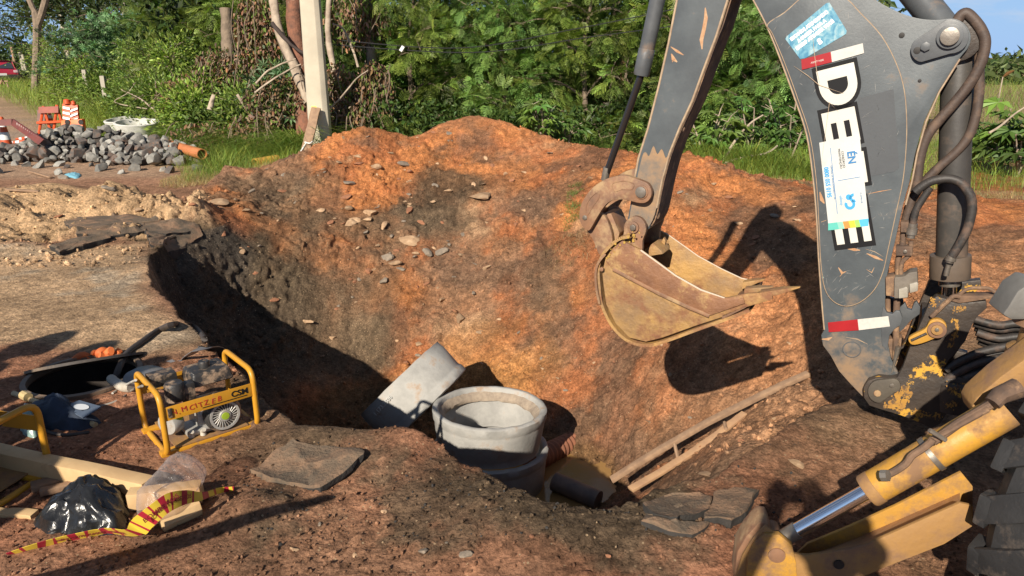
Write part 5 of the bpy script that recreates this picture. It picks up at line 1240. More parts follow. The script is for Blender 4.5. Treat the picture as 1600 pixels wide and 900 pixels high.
# ================================================================== TIMBER, BOTTLE, BAG, TAPE
M_PINE = surf('fresh_pine', (.62, .43, .22), (.52, .34, .17), scale=7, rough=.7, bump=.25, bscale=30, col3=(.36, .22, .12), t3=(.62, .75), s3=5)
def beam_px(p0, p1, w, h, label, name='timber_beam', roll=0.0):
    a_, b_2 = on(*p0)+UP*h*.45, on(*p1)+UP*h*.45
    return board(a_, b_2, w, h, name, M_PINE, label, 'timber')
a_ = on(18, 738)+UP*.045; b_2 = on(245, 778)+UP*.05
board(on(-30,722)+UP*.05, on(236,782)+UP*.045, .07, .10, 'timber_beam', M_PINE, 'thick pale timber beam lying between the yellow frame and the bottle', 'timber')
board(on(205,795)+UP*.045, on(318,782)+UP*.045, .06, .075, 'timber_block', M_PINE, 'squared timber end sticking out right of the plastic bottle', 'timber')
p0, p1 = on(252,828)+UP*.032, on(312,800)+UP*.03; mb = MB(); mb.tube([p0, p1], .040, 8); tag(put(mb, 'timber_stub', M_PINE, bevel=.003), 'short eight sided timber stub under the striped tape', 'timber')
board(on(-20,804)+UP*.012, on(56,808)+UP*.012, .045, .02, 'timber_strip', M_PINE, 'thin flat wood strip at the left edge before the black bag', 'timber')
M_OLDW = surf('old_muddy_wood', (.30, .19, .115), (.20, .125, .08), scale=12, rough=.85, bump=.5)
for i, (q0, q1, w) in enumerate([((50,768),(108,752),.06), ((64,776),(120,762),.035)]):
    board(on(*q0)+UP*.02, on(*q1)+UP*.02, w, .025, 'wood_offcut', M_OLDW, ['wider muddy wood offcut behind the black bag', 'narrow muddy wood offcut touching the black bag'][i], 'wood offcut')
# clear plastic bottle
mp, nt, b_ = new_mat('scuffed_clear_plastic')
b_.inputs['Base Color'].default_value = (.62, .56, .54, 1); b_.inputs['Roughness'].default_value = .10; b_.inputs['Specular IOR Level'].default_value = .9
out = nt.nodes['Material Output']; tr = N(nt, 'ShaderNodeBsdfTransparent'); tr.inputs[0].default_value = (.90, .86, .85, 1); ms = N(nt, 'ShaderNodeMixShader')
tcn = N(nt, 'ShaderNodeTexCoord'); n_ = N(nt, 'ShaderNodeTexNoise', Scale=14.0, Detail=8, Roughness=.7); mr_ = N(nt, 'ShaderNodeMapRange'); mr_.inputs[1].default_value = .40; mr_.inputs[2].default_value = .68; mr_.inputs[3].default_value = .03; mr_.inputs[4].default_value = .22
lw = N(nt, 'ShaderNodeLayerWeight', Blend=.35); ad = N(nt, 'ShaderNodeMath', operation='MAXIMUM')
nt.links.new(tcn.outputs['Object'], n_.inputs['Vector']); nt.links.new(n_.outputs[0], mr_.inputs[0]); nt.links.new(mr_.outputs[0], ad.inputs[0]); lm = N(nt, 'ShaderNodeMath', operation='MULTIPLY'); lm.inputs[1].default_value = .5; nt.links.new(lw.outputs['Facing'], lm.inputs[0]); nt.links.new(lm.outputs[0], ad.inputs[1])
nt.links.new(ad.outputs[0], ms.inputs[0]); nt.links.new(tr.outputs[0], ms.inputs[1]); nt.links.new(b_.outputs[0], ms.inputs[2]); nt.links.new(ms.outputs[0], out.inputs[0])
bp = N(nt, 'ShaderNodeBump', Strength=.6, Distance=.01); nt.links.new(n_.outputs[0], bp.inputs['Height']); nt.links.new(bp.outputs[0], b_.inputs['Normal'])
pa, pb = at(222, 800, 2.78), at(296, 728, 3.0); pa.z = hz(pa.x, pa.y)+.075
axb = (pb-pa).normalized(); LB = (pb-pa).length
bot = thing('plastic_bottle', 'big clear ribbed plastic bottle leaning on the timber beam', 'bottle', tuple(pa))
prof = [(.018, -.035), (.020, -.005), (.024, .0), (.055, .03), (.082, .07)]
z = .075
while z < LB-.03:
    prof += [(.087, z), (.087, z+.022), (.081, z+.028), (.081, z+.032)]; z += .038
prof += [(.084, LB-.02), (.075, LB+.005), (.05, LB+.012), (0, LB+.002)]
Mbt = basis(pa, axb.orthogonal(), axb.cross(axb.orthogonal()))
mb = MB(); mb.lathe(prof, 40, Mbt); put(mb, 'bottle_wall', mp, bot, noise=.004, nscale=9, smooth=60)
mb = MB(); mb.lathe([(0, -.045), (.021, -.045), (.022, -.02), (.021, -.012), (0, -.012)], 20, Mbt); put(mb, 'cap', surf('dark_blue_cap', (.03, .05, .12)), bot)
# black rubbish bag
M_BAG = surf('black_bin_bag', (.018, .019, .020), (.012, .012, .013), scale=9, rough=.24, bump=1.0, bscale=8, spec=.6, bdist=.010)
cloth_lump([(52,824),(66,806),(90,790),(122,762),(160,756),(190,772),(205,800),(195,828),(170,838),(140,836),(100,838),(70,836)], .115, 'rubbish_bag', M_BAG, 'shiny black plastic rubbish bag crumpled on the ground before the timber', 'rubbish bag', 9, .018)
# warning tape: a ribbon of yellow with red bars
M_TY = surf('yellow_tape', (.72, .54, .06), (.66, .48, .05), scale=9, rough=.35, bump=0); M_TR = surf('crimson_tape_bar', (.42, .02, .045), (.36, .02, .04), scale=9, rough=.35, bump=0)
tp_px = [(12,868,0.0),(50,860,.02),(90,850,.02),(130,842,.03),(170,836,.03),(204,833,.03),(222,818,.05),(240,802,.07),(262,787,.09),(290,780,.10),(318,777,.07),(345,772,.04),(362,768,.03)]
tps = catmull([on(12,868)+UP*.005, on(50,862)+UP*.02, on(90,852)+UP*.02, on(130,845)+UP*.025, on(170,840)+UP*.03, at(206,832,2.70), at(224,816,2.66), at(243,800,2.66), at(264,785,2.69), at(290,777,2.76), at(316,775,2.86), on(345,776)+UP*.03, on(366,770)+UP*.02], 24)
def tside(f):
    return Vector((0, 0, 1))*.9+Vector((0, -.6, 0)) if f < .45 else Vector((-.25, -.2, 1))
tw = lambda f: .022+.030*min(1, f*5) if f < .40 else (.052+.022*min(1, (f-.40)/.06) if f < .66 else .074-.050*min(1, (f-.66)/.2))
mb = ribbon(tps, tw, None, 'tape', thick=.0015, side=tside)
mb.bm.faces.ensure_lookup_table()
for i, f_ in enumerate(mb.bm.faces):
    seg_ = i//4; f_.material_index = 1 if (seg_ % 30) < 8 or ((seg_ % 15) < 3) else 0
tape = mb.build('warning_tape', [M_TY, M_TR], None, smooth=60); tag(tape, 'yellow warning tape with red bars and BOMBEIROS print trailing over timber', 'warning tape')
for (i, s_, txt) in [(70, .020, 'NÃO ULTRAPASSE'), (106, .022, 'BOMBEIROS'), (178, .026, 'BOMBEIROS'), (206, .022, 'BOMBEIROS')]:
    p, q = tps[i], tps[i+3]; t_ = (q-p).normalized(); f = i/len(tps); s2 = tside(f); s2 = (s2-t_*s2.dot(t_)).normalized(); nn = t_.cross(s2)
    if nn.dot(Vector((0, 0, CAM_H))-p) < 0: nn = -nn
    M = Matrix.Identity(4); M.col[0][0:3] = t_; M.col[1][0:3] = s2; M.col[2][0:3] = nn; M.col[3][0:3] = p+nn*.004
    o = text_obj(txt, s_, plain('maroon_print', (.22, .02, .03), .5), M, 'tape_print', None, depth=.0003, bold=.0004); o.parent = tape

# ================================================================== BROKEN ASPHALT, STONES
M_ASPH = surf('dusty_asphalt_top', (.165, .115, .075), (.085, .068, .05), scale=10, rough=.95, bump=1.0, bscale=70, col3=(.27, .16, .095), t3=(.46, .66), s3=6, bdist=.010)
M_ASPB = surf('black_broken_asphalt', (.045, .040, .036), (.03, .027, .025), scale=20, rough=.95, bump=1.0, bscale=60, bdist=.008)
def slab(px, th, label, lift=.0, tilt=0.0, seed=0, zs=None):
    """broken plate of asphalt: pixel outline of its top, ragged edge"""
    pts = []
    for i, (u, v) in enumerate(px):
        p = on(u, v); pts.append(p+UP*(lift+(zs[i] if zs else 0)))
    ring = []
    m_ = len(pts)
    for i in range(m_):
        a, b = pts[i], pts[(i+1) % m_]; k = max(2, int((b-a).length/.035))
        for j in range(k):
            p = a.lerp(b, j/k); ring.append(p+Vector((mnoise.noise(p*14+Vector((seed,0,0))), mnoise.noise(p*14+Vector((0,seed,5))), mnoise.noise(p*9)*.4))*.022)
    c = sum(ring, Vector())/len(ring); c.z = max(c.z, hz(c.x, c.y)+.03); mb = MB(); n = len(ring); V = [c]
    for r in (.16, .32, .48, .64, .8, .94):
        for p in ring: q = c.lerp(p, r); q.z = max(q.z, hz(q.x, q.y)+.016); V.append(q+UP*(mnoise.noise(q*7)*.020+mnoise.noise(q*26)*.010))
    for p in ring: V.append(p-UP*.004)
    for p in ring: V.append(c.lerp(p, .99)-UP*th*.55+Vector((mnoise.noise(p*40), mnoise.noise(p*41), 0))*.012)
    for p in ring: V.append(c.lerp(p, .95)-UP*th)
    F = [(0, 1+j, 1+(j+1) % n) for j in range(n)]; K = 9
    for i in range(K-1):
        for j in range(n): F.append((1+i*n+j, 1+(i+1)*n+j, 1+(i+1)*n+(j+1) % n, 1+i*n+(j+1) % n))
    F.append(tuple(1+(K-1)*n+j for j in range(n))[::-1])
    mb.poly(V, F); mb.bm.faces.ensure_lookup_table()
    for f_ in mb.bm.faces:
        pass
    o = mb.build('asphalt_slab', [M_ASPH, M_ASPB], None, smooth=30)
    me = o.data; nf = len(me.polygons)
    for i, p in enumerate(me.polygons):
        if i >= n + 6*n: p.material_index = 1
    return tag(o, label, 'asphalt slab', 'broken slabs of asphalt round the pit')
slab([(100,352),(150,344),(210,342),(262,352),(308,358),(302,368),(262,372),(226,368),(170,376),(120,372)], .07, 'long dark asphalt slab at the foot of the sand, left of the pit', .05, seed=1)
slab([(80,392),(112,380),(176,370),(172,378),(130,392),(94,402)], .06, 'smaller asphalt slab lying just below the long one', .05, seed=2)
slab([(225,352),(280,346),(312,356),(318,372),(290,392),(262,400),(236,388)], .10, 'asphalt slab overhanging the far left corner of the pit', .04, seed=3)
slab([(385,742),(420,712),(455,692),(510,700),(566,712),(570,726),(538,752),(506,774),(470,764),(430,756)], .045, 'cracked asphalt slab between the yellow engine and the pit', .012, seed=4, zs=[-.02,-.02,0,0,.03,.05,.04,.03,0,-.01])
slab([(1006,798),(1035,782),(1088,776),(1112,786),(1105,808),(1060,820),(1022,818)], .08, 'dark rounded asphalt slab on the near right edge of the pit', .035, seed=5)
slab([(1114,784),(1150,772),(1182,778),(1176,800),(1140,826),(1100,824),(1108,806)], .09, 'asphalt slab touching the right side of the rounded one', .04, seed=6)
slab([(1015,812),(1060,820),(1110,826),(1080,846),(1040,836),(1005,822)], .07, 'narrow crumbling asphalt slab in front of the rounded one', .02, seed=7)

def rock_mesh(name, seed, flat=1.0, ang=1.0, sub=2):
    bm = bmesh.new(); bmesh.ops.create_icosphere(bm, subdivisions=sub, radius=.5); rr = random.Random(seed)
    pl = [(Vector((rr.gauss(0, 1), rr.gauss(0, 1), rr.gauss(0, 1))).normalized(), rr.uniform(.20, .38)) for _ in range(11)]
    for v in bm.verts:
        for n, d in pl:
            k = v.co.dot(n)-d
            if k > 0: v.co -= n*k*ang
        v.co += mnoise.noise_vector(v.co*4+Vector((seed, 0, 0)))*.02
        v.co.z *= flat
    me = bpy.data.meshes.new(name); bm.to_mesh(me); bm.free()
    me.polygons.foreach_set('use_smooth', [True]*len(me.polygons)); me.set_sharp_from_angle(angle=R(22))
    return me
M_COB = surf('grey_cobble_stone', (.29, .28, .25), (.165, .16, .145), scale=3.0, rough=.85, bump=.6, bscale=14, col3=(.27, .21, .15), t3=(.56, .70), s3=2.2, vary=.42)
M_COB2 = surf('dark_cobble', (.13, .115, .10), (.075, .065, .06), scale=3.0, rough=.8, bump=.6, bscale=14, col3=(.17, .10, .07), t3=(.5, .62), s3=2)  # one dark tone for a few outer stones and the heap's core
cob_meshes = []
for k in range(12):
    me = rock_mesh('cobble', 100+k, flat=.95, sub=3); me.materials.append(M_COB if k < 10 else M_COB2); cob_meshes.append(me)
# the pile: two lobes
PA, PB = at_z(-40, 262, 0), at_z(296, 262, 0)
def pile_h(x, y):
    h = 0
    for (u, v, hh, rx, ry) in [(15,250,.16,.9,.7),(110,246,.50,1.05,.85),(165,246,.50,1.0,.85),(215,250,.38,.9,.8),(262,252,.34,.75,.7),(60,248,.28,.8,.7)]:
        p = at_z(u, v, 0); h = max(h, hh*max(0, 1-math.hypot((x-p.x)/rx, (y-p.y)/ry)**1.25))
    return h
rr = random.Random(5); made = 0; pos = []
tries = 0
while made < 292 and tries < 60000:
    tries += 1
    x = rr.uniform(PA.x-.9, PB.x+.9); y = rr.uniform(PA.y-.9, PA.y+1.9); h = pile_h(x, y)
    if h < .03 and rr.random() > .02: continue
    s_ = .11+.20*rr.random()**1.5; z = hz(x, y)+h+s_*.12
    md = .62 if h > .03 else 1.2
    if any((x-q[0])**2+(y-q[1])**2+((z-q[2])*1.1)**2 < (md*(s_+q[3])*.5)**2 for q in pos): continue
    pos.append((x, y, z, s_)); made += 1
    o = bpy.data.objects.new('cobblestone', rr.choice(cob_meshes)); C.objects.link(o)
    o.location = (x, y, z); o.scale = (s_*rr.uniform(.85, 1.3), s_*rr.uniform(.85, 1.2), s_*rr.uniform(.75, 1.05)); o.rotation_euler = (rr.uniform(-.9, .9), rr.uniform(-.9, .9), rr.uniform(0, 6.28))
    dk = o.data.materials[0] == M_COB2; tag(o, 'dark reddish paving cobblestone in the loose heap by the dirt road' if dk else 'grey paving cobblestone in the loose heap by the dirt road', 'cobblestone', 'dark cobblestones in the heap by the road' if dk else 'cobblestones in the heap by the road')
core_meshes = [rock_mesh('core', 900+q, flat=.9, sub=2) for q in range(6)]
V_, F_ = [], []; bi = 0
for k in range(260):
    for _ in range(40):
        x = rr.uniform(PA.x-.7, PB.x+.6); y = rr.uniform(PA.y-.7, PA.y+1.6); h = pile_h(x, y)
        if h > .12: break
    me = core_meshes[k % 6]; s_ = rr.uniform(.16, .24); M = Matrix.Translation((x, y, hz(x, y)+h*rr.uniform(.3, .72))) @ Euler((rr.random()*3, rr.random()*3, 0)).to_matrix().to_4x4() @ Matrix.Scale(s_, 4)
    for v in me.vertices: V_.append(M @ v.co)
    for p in me.polygons: F_.append(tuple(i+bi for i in p.vertices))
    bi += len(me.vertices)
core = np_mesh('cobble_core', [tuple(v) for v in V_], F_); tag(link('cobble_heap_core', core, M_COB2), kind='stuff')
print('cobbles', made)

# stones lying on the slope and the ground: the larger ones one by one
M_ST = surf('tan_field_stone', (.44, .29, .17), (.30, .19, .11), vary=.35, scale=4, rough=.9, bump=.5, bscale=18, col3=(.50, .40, .28), t3=(.58, .7), s3=3)
M_ST2 = surf('grey_broken_stone', (.27, .215, .16), (.17, .14, .11), scale=4, rough=.9, bump=.6, bscale=18)
M_ST3 = surf('red_clod', (.34, .15, .075), (.24, .11, .06), scale=5, rough=.95, bump=.9, bscale=20)
st_meshes = []
for k in range(12):
    me = rock_mesh('stone', 300+k, flat=.62 if k % 3 else .35); me.materials.append([M_ST, M_ST2, M_ST3, M_ST][k % 4]); st_meshes.append(me)
def stone(u, v, wpx, k=None, label='pale stone lying loose on the excavated soil', group='loose stones on the dug soil', flat=1.0, mi=None, z=.1):
    p = on(u, v); d = p.y*CP+(CAM_H-p.z)*SP; s_ = wpx/FPX*d*(1.45 if wpx < 20 else 1.15)
    o = bpy.data.objects.new('stone', st_meshes[mi if mi is not None else rr.randrange(12)]); C.objects.link(o)
    o.location = p+(Vector((0, 0, CAM_H))-p).normalized()*s_*.12+UP*s_*z; o.scale = (s_*1.1, s_*rr.uniform(.6, .9), s_*rr.uniform(.6, .9)*flat); o.rotation_euler = (rr.uniform(-.4, .4), rr.uniform(-.4, .4), rr.uniform(-.5, .5)+(0 if wpx > 18 else rr.uniform(-1.5, 1.5)))
    if label.startswith('pale stone lying loose'):
        kk = st_meshes.index(o.data) % 4; nm = ['tan', 'dark grey', 'red brown', 'tan'][kk]
        label = nm+(' stone' if kk != 2 else ' clod')+(' about a hand wide' if wpx > 13 else ' smaller than a hand')+' lying loose on the excavated soil'; group = 'loose %s stones, %s' % (nm, 'larger' if wpx > 13 else 'smaller')
    return tag(o, label, 'stone', group)
for u, v, w, lb in [(752,312,46,'large flat red brown stone high on the middle of the slope'),(640,378,30,'grey wedge shaped stone in the middle of the stone scatter'),(1104,745,34,'pale squared stone on the right bank near the plank'),(342,318,30,'white stone on the sand right of the cobble heap'),(545,288,15,'bluish white lump high on the left of the heap'),(604,405,22,'pale grey stone below the wedge shaped one'),(690,395,22,'flat brownish stone right of the wedge shaped one'),(1245,726,26,'flat pale stone lying on the right bank'),(728,868,22,'tan stone in the foreground, bottom centre'),(662,862,16,'small dark stone left of the tan foreground stone'),(170,296,20,'flat grey stone on the road before the cobble heap'),(100,279,14,'small grey stone lying alone on the dirt road')]:
    o = stone(u, v, w, label=lb, group=None, mi=0 if w > 40 else (3 if w > 25 else 1))
for k, (u, v, w) in enumerate([(545,328,16),(555,345,14),(548,350,16),(575,345,16),(580,335,18),(590,325,9),(612,372,12),(570,365,14),(600,355,16),(590,385,10),(618,412,16),(628,422,14),(650,398,12),(668,398,16),(600,440,14),(575,425,12),(555,428,10),(562,436,10),(585,422,8),(540,310,14),(530,255,12),(560,245,12),(560,258,14),(588,262,16),(632,260,16),(640,270,12),(610,240,10),(575,215,10),(500,330,12),(515,350,12),(520,300,10),(640,330,14),(660,350,12),(720,400,14),(760,420,10),(740,460,10),(690,470,14),(718,500,16),(780,500,10),(812,520,8),(655,540,14),(520,530,12),(480,505,14),(430,470,12),(400,430,12),(380,395,14),(350,368,12),(820,330,10),(850,310,10),(700,300,10),(820,270,8),(770,260,8),(900,560,8),(1015,660,10),(1080,655,9),(1160,690,10),(1210,655,8),(860,240,9),(1180,372,12),(1210,340,12),(1155,350,10),(1245,345,10),(1140,310,10),(1110,330,9),(500,820,10),(555,870,10),(600,800,9),(830,840,10),(950,870,10),(700,850,8),(1000,900,9),(460,860,12),(215,330,14),(90,340,12),(300,320,12),(385,330,14),(370,315,12),(395,300,10),(440,300,12),(460,318,12)]): stone(u, v, w)
for k in range(170):
    u, v = (rr.gauss(620, 90), rr.gauss(370, 70)) if k % 3 == 0 else (rr.uniform(380, 1250), rr.uniform(200, 620)); p = on(u, v)
    if p.y < 4 or p.y > 11: continue
    stone(u, v, rr.uniform(4.0, 9.5))
# grit and crumbs: stuff
def crumbs(name, n, box, size, mat, px=True, seed=0, base=0):
    r2 = random.Random(seed); me0 = [rock_mesh('tmp', 500+i, sub=1) for i in range(3)]; V = []; F = []; CC = []; bi = 0
    tv = [np.array([v.co[:] for v in m.vertices]) for m in me0]; tf = [np.array([p.vertices[:] for p in m.polygons]) for m in me0]
    for k in range(n):
        u, v = r2.uniform(box[0], box[2]), r2.uniform(box[1], box[3]); p = at_z(u, v, base)
        x, y = p.x, p.y; z = hz(x, y)
        if math.hypot(x-MH.x, y-MH.y) < MH_R+.02: continue
        s_ = size[0]+(size[1]-size[0])*r2.random()**3; q = Euler((r2.random()*6, r2.random()*6, 0)).to_matrix()
        i = k % 3; V.append((tv[i] @ np.array(q)) * s_ + np.array([x, y, z+s_*.22])); F.append(tf[i]+bi); bi += len(tv[i])
        ii = int(np.searchsorted(HX, x)); jj = int(np.searchsorted(HY, y)); CC.append(np.tile(np.clip(col[jj, ii]*(r2.uniform(.7, 1.75) if base else r2.uniform(.55, 1.25)), 0, .8), (len(tv[i]), 1)))
    me = np_mesh(name, np.concatenate(V), np.concatenate(F), cols=np.concatenate(CC)); o = link(name, me, SOIL if name != 'asphalt_crumbs' else mat); tag(o, kind='stuff')
    for m in me0: bpy.data.meshes.remove(m)
crumbs('soil_crumbs', 4600, (-60, 690, 1500, 905), (.004, .024), surf('soil_crumb', (.27, .145, .09), (.15, .09, .06), scale=3, rough=.95, bump=0), seed=1)
crumbs('soil_crumbs', 6000, (330, 215, 1500, 700), (.010, .055), surf('soil_crumb_red', (.36, .18, .095), (.22, .115, .065), scale=3, rough=.95, bump=0), seed=2, base=-.3)
crumbs('sand_clods', 1500, (-60, 292, 400, 400), (.012, .07), surf('sand_clod', (.52, .35, .19), (.38, .25, .14), scale=5, rough=.95, bump=.3), seed=3, base=.1)
crumbs('asphalt_crumbs', 500, (380, 700, 1250, 860), (.005, .020), M_ASPB, seed=4)

# ================================================================== ROAD WORKS FURNITURE
M_OR = surf('orange_plastic', (.66, .10, .025), (.56, .085, .022), scale=8, rough=.5, bump=.1, col3=(.35, .12, .06), t3=(.6, .75), s3=9)
M_WB = plain('white_band', (.72, .72, .70), .4)
def cone(u, v, hpx, label, fall=None, group='orange traffic cones by the cobble heap'):
    p = at_z(u, v, 0); d = p.y*CP+(CAM_H)*SP; h = hpx/FPX*d*1.02
    c = thing('traffic_cone', label, 'traffic cone', (p.x, p.y, hz(p.x, p.y)), 0, group); M = Matrix.Identity(4)
    if fall is not None:
        c.rotation_euler = (R(90), 0, fall); c.location.z += h*.20
    def add(mb, nm, mt): o = mb.build(nm, mt, c, smooth=40); return o
    mb = MB(); mb.box((0, 0, .02*h/.7), (h*.48, h*.48, .04*h/.7)); add(mb, 'base', surf('dark_cone_base', (.10, .04, .03)))
    mb = MB(); prof = lambda t_: h*(.17-(.17-.045)*t_)
    mb.lathe([(prof(.03), h*.04), (prof(1), h), (0, h)], 24); add(mb, 'cone_body', M_OR)
    for t0, t1 in ((.40, .60), (.74, .86)):
        mb = MB(); mb.lathe([(prof(t0)+.004, h*t0), (prof(t1)+.004, h*t1)], 24); add(mb, 'white_band', M_WB)
    return c
cone(14, 242, 56, 'tall orange cone at the left edge holding up the striped board')
cone(84, 214, 38, 'orange cone with white bands left of the striped panel')
cone(111, 208, 36, 'orange cone standing before the striped panel')
cone(62, 222, 30, 'orange cone lying on its side behind the heap of cobbles', R(-60)); cone(44, 228, 26, 'fallen orange cone nearest the striped board', R(-75))
def bx(mb, a, b, w, t=.03):
    mb.tube([a, b], w, 4)
def frame_w(u, v): return at_z(u, v, 0)
# A-frame barricade
def stood(u, v, d): return at(u, v, d)
bar = thing('barricade', 'orange A-frame barricade with a dark crossboard beside the road', 'barricade', tuple(at_z(76, 212, 0)))
dB = 15.8
for (u0, v0, u1, v1) in [(68,166,60,214),(68,166,80,208),(89,164,84,206),(89,164,100,204)]:
    mb = MB(); mb.tube([at(u0, v0, dB), at(u1, v1, dB+.1)], .028, 6); put(mb, 'leg', M_OR, bar)
mb = MB(); mb.prism([at(u, v, dB-.05) for u, v in [(60,167),(91,166),(91,176),(60,177)]], (0, .03, 0)); put(mb, 'crossboard', surf('dark_red_board', (.30, .06, .035)), bar)
mb = MB(); mb.prism([at(u, v, dB+.25) for u, v in [(58,172),(70,172),(70,195),(58,195)]], (0, .03, 0)); put(mb, 'board_panel', surf('brown_board', (.16, .07, .05)), bar)
mb = MB(); mb.tube([at(58,192,dB), at(98,190,dB)], .03, 6); put(mb, 'rail', M_OR, bar)
pan_ = thing('road_sign', 'orange and white striped road panel with a lamp on top', 'road sign', tuple(at_z(110, 206, 0)))
mb = MB(); mb.prism([at(u, v, 15.3) for u, v in [(97,162),(121,164),(124,203),(98,203)]], (0, .06, 0)); put(mb, 'panel_board', M_OR, pan_, bevel=.01)
for k in range(4):
    v0 = 166+k*8; mb = MB(); mb.prism([at(u, v, 15.27) for u, v in [(98,v0),(109,v0+2.5),(109,v0+6),(98,v0+3.5)]], (0, .01, 0)); mb.prism([at(u, v, 15.27) for u, v in [(110,v0+6),(121,v0+2),(121,v0+5),(110,v0+9)]], (0, .01, 0)); put(mb, 'white_stripe', M_WB, pan_, smooth=0)
mb = MB(); mb.lathe([(0, .10), (.06, .08), (.07, 0), (0, 0)], 14, Matrix.Translation(at(105, 162, 15.3))); put(mb, 'warning_lamp', M_OR, pan_)
mb = MB(); mb.lathe([(0, .08), (.04, .06), (.05, 0), (0, 0)], 14, Matrix.Translation(at(115, 163, 15.3))); put(mb, 'warning_lamp', M_OR, pan_)
bb_ = thing('plastic_barrier', 'low orange plastic barrier with round holes behind the cobble heap', 'barrier', tuple(at_z(118, 212, 0)))
mb = MB(); mb.prism([at(u, v, 14.9) for u, v in [(95,188),(128,186),(131,210),(128,212),(126,200),(100,204),(94,212)]], (0, .12, 0)); put(mb, 'barrier_body', surf('bright_orange_plastic', (.72, .15, .02), (.62, .12, .02), scale=8, rough=.5), bb_, bevel=.015)
for u in (105, 126):
    mb = MB(); p = at(u, 191, 14.88); mb.tube([p, p+Vector((0, .02, 0))], .05, 14); put(mb, 'hole', M_DARK, bb_)
brd = thing('striped_board', 'dark red barrier board with white hatching leaning from the cone to the stones', 'barrier board', tuple(at(44, 205, 12.9)))
def sboard(q, d0, d1):
    mb = MB(); mb.prism([at(q[0][0], q[0][1], d0), at(q[1][0], q[1][1], d1), at(q[2][0], q[2][1], d1), at(q[3][0], q[3][1], d0)], (0, .03, 0)); put(mb, 'board', surf('maroon_board', (.17, .045, .035), (.12, .035, .03), scale=6, rough=.6), brd)
sboard([(20,186),(68,218),(60,226),(18,196)], 12.9, 12.3); sboard([(-30,188),(18,186),(18,196),(-30,198)], 13.0, 12.9)
for k in range(11):
    f = .12+k*.07; u, v = 20+48*f, 187.5+33*f; mb = MB(); d_ = 12.87-.58*f
    mb.prism([at(a_, b_3, d_) for a_, b_3 in [(u,v),(u+1.2,v+.8),(u+2.2,v+6.5),(u+1,v+6)]], (0, .004, 0)); put(mb, 'white_hatch', plain('faded_white', (.42, .36, .33)), brd, smooth=0)
# two pale rings and pipes at the verge
for i, (u, v, s_) in enumerate([(207, 222, 64), (220, 229, 66)]):
    p = at_z(u, v, 0); d = p.y*CP+CAM_H*SP; r_ = s_/2/FPX*d; t = thing('manhole_ring', ['pale concrete ring upside down in the grass, the rear one of two', 'pale concrete ring upside down in the grass, just behind the cobbles'][i], 'concrete ring', (p.x, p.y, hz(p.x, p.y)))
    hh = r_*1.12; mb = MB(); mb.lathe([(r_, hh), (r_*.985, hh+.01), (r_*.90, hh+.01), (r_*.88, hh-.03), (r_*.72, .02), (r_*.80, 0), (r_*.96, hh*.9)], 56, Matrix.Translation((p.x, p.y, hz(p.x, p.y))) @ Euler((R(5), R(2 if i else -4), 0)).to_matrix().to_4x4(), close=True, wob=.015); put(mb, 'ring_wall', surf('limewashed_concrete', (.66, .65, .60), (.52, .51, .47), scale=5, rough=.9, bump=.4, col3=(.36, .30, .22), t3=(.6, .72), s3=6), t)
def open_pipe(a, b, r_, mat, name, label):
    ax = (b-a).normalized(); M = basis(a, ax.orthogonal(), ax.cross(ax.orthogonal())); L = (b-a).length; mb = MB()
    mb.lathe([(r_, 0), (r_, L), (r_*.86, L), (r_*.86, 0)], 32, M, close=True); return tag(put(mb, name, mat), label, 'pipe')
open_pipe(at(262, 226, 12.9), at(316, 241, 12.1), .088, surf('orange_clay_pipe', (.52, .19, .07), (.42, .15, .06), scale=6, rough=.5, bump=.1), 'clay_pipe', 'orange clay pipe with its open end facing right of the cobbles')
open_pipe(at(398, 256, 11.6), at(434, 250, 11.9), .085, surf('yellow_ochre_pipe', (.60, .36, .06), (.50, .24, .06), scale=6, rough=.6, bump=.2), 'yellow_pipe', 'yellow ochre pipe half hidden in grass left of the concrete pole')
# litter
cloth_lump([(100,274),(116,270),(128,274),(120,280)], .03, 'blue_plastic', plain('light_blue_plastic', (.18, .42, .52), .4), 'scrap of light blue plastic at the foot of the cobbles', 'litter', 4, .01)
for i, (q0, q1, lb) in enumerate([((10,300),(62,303),'thin plank lying on the sand heap at the left'), ((46,270),(80,280),'thin branch on the dirt road before the cobbles')]):
    board(on(*q0)+UP*.03, on(*q1)+UP*.03, .05, .02, 'thin_plank', M_WOODG, lb, 'plank')

# ================================================================== POLES, CAR
pb_ = at(503, 236, 12.3); pb_.z = hz(pb_.x, pb_.y)-.1
pole = thing('concrete_pole', 'big pale concrete utility pole rising behind the left end of the heap', 'utility pole', tuple(pb_))
M_POLE = surf('pale_pole_concrete', (.58, .52, .40), (.48, .43, .33), scale=3, rough=.85, bump=.3, bscale=30, col3=(.40, .35, .27), t3=(.6, .8), s3=4)
mb = MB()
def polesec(z, w): return [Vector((x, y, z)) for x, y in ((-w, -w*.55), (-w*.82, -w*.8), (w*.55, -w*.8), (w, -w*.5), (w, w*.5), (w*.7, w*.8), (-w*.8, w*.8), (-w, w*.5))]
s0, s1 = polesec(0, .175), polesec(9, .085)
V = [pb_+q for q in s0]+[pb_+q for q in s1]; mb.poly(V, [tuple(range(8))[::-1], tuple(range(8, 16))]+[(i, (i+1) % 8, 8+(i+1) % 8, 8+i) for i in range(8)])
put(mb, 'pole_shaft', M_POLE, pole, bevel=.01)
mb = MB(); mb.prism([at(u, v, 11.95) for u, v in [(487,163),(494,166),(496,169),(486,168)]], (0, .01, 0)); put(mb, 'yellow_tag', plain('yellow_tag', (.75, .62, .02)), pole, smooth=0)
board(at(494,169,11.9), at(476,243,11.55), .14, .05, 'leaning_plank', M_WOODG, 'short weathered plank leaning against the foot of the concrete pole', 'plank', side=(1, .15, 0))
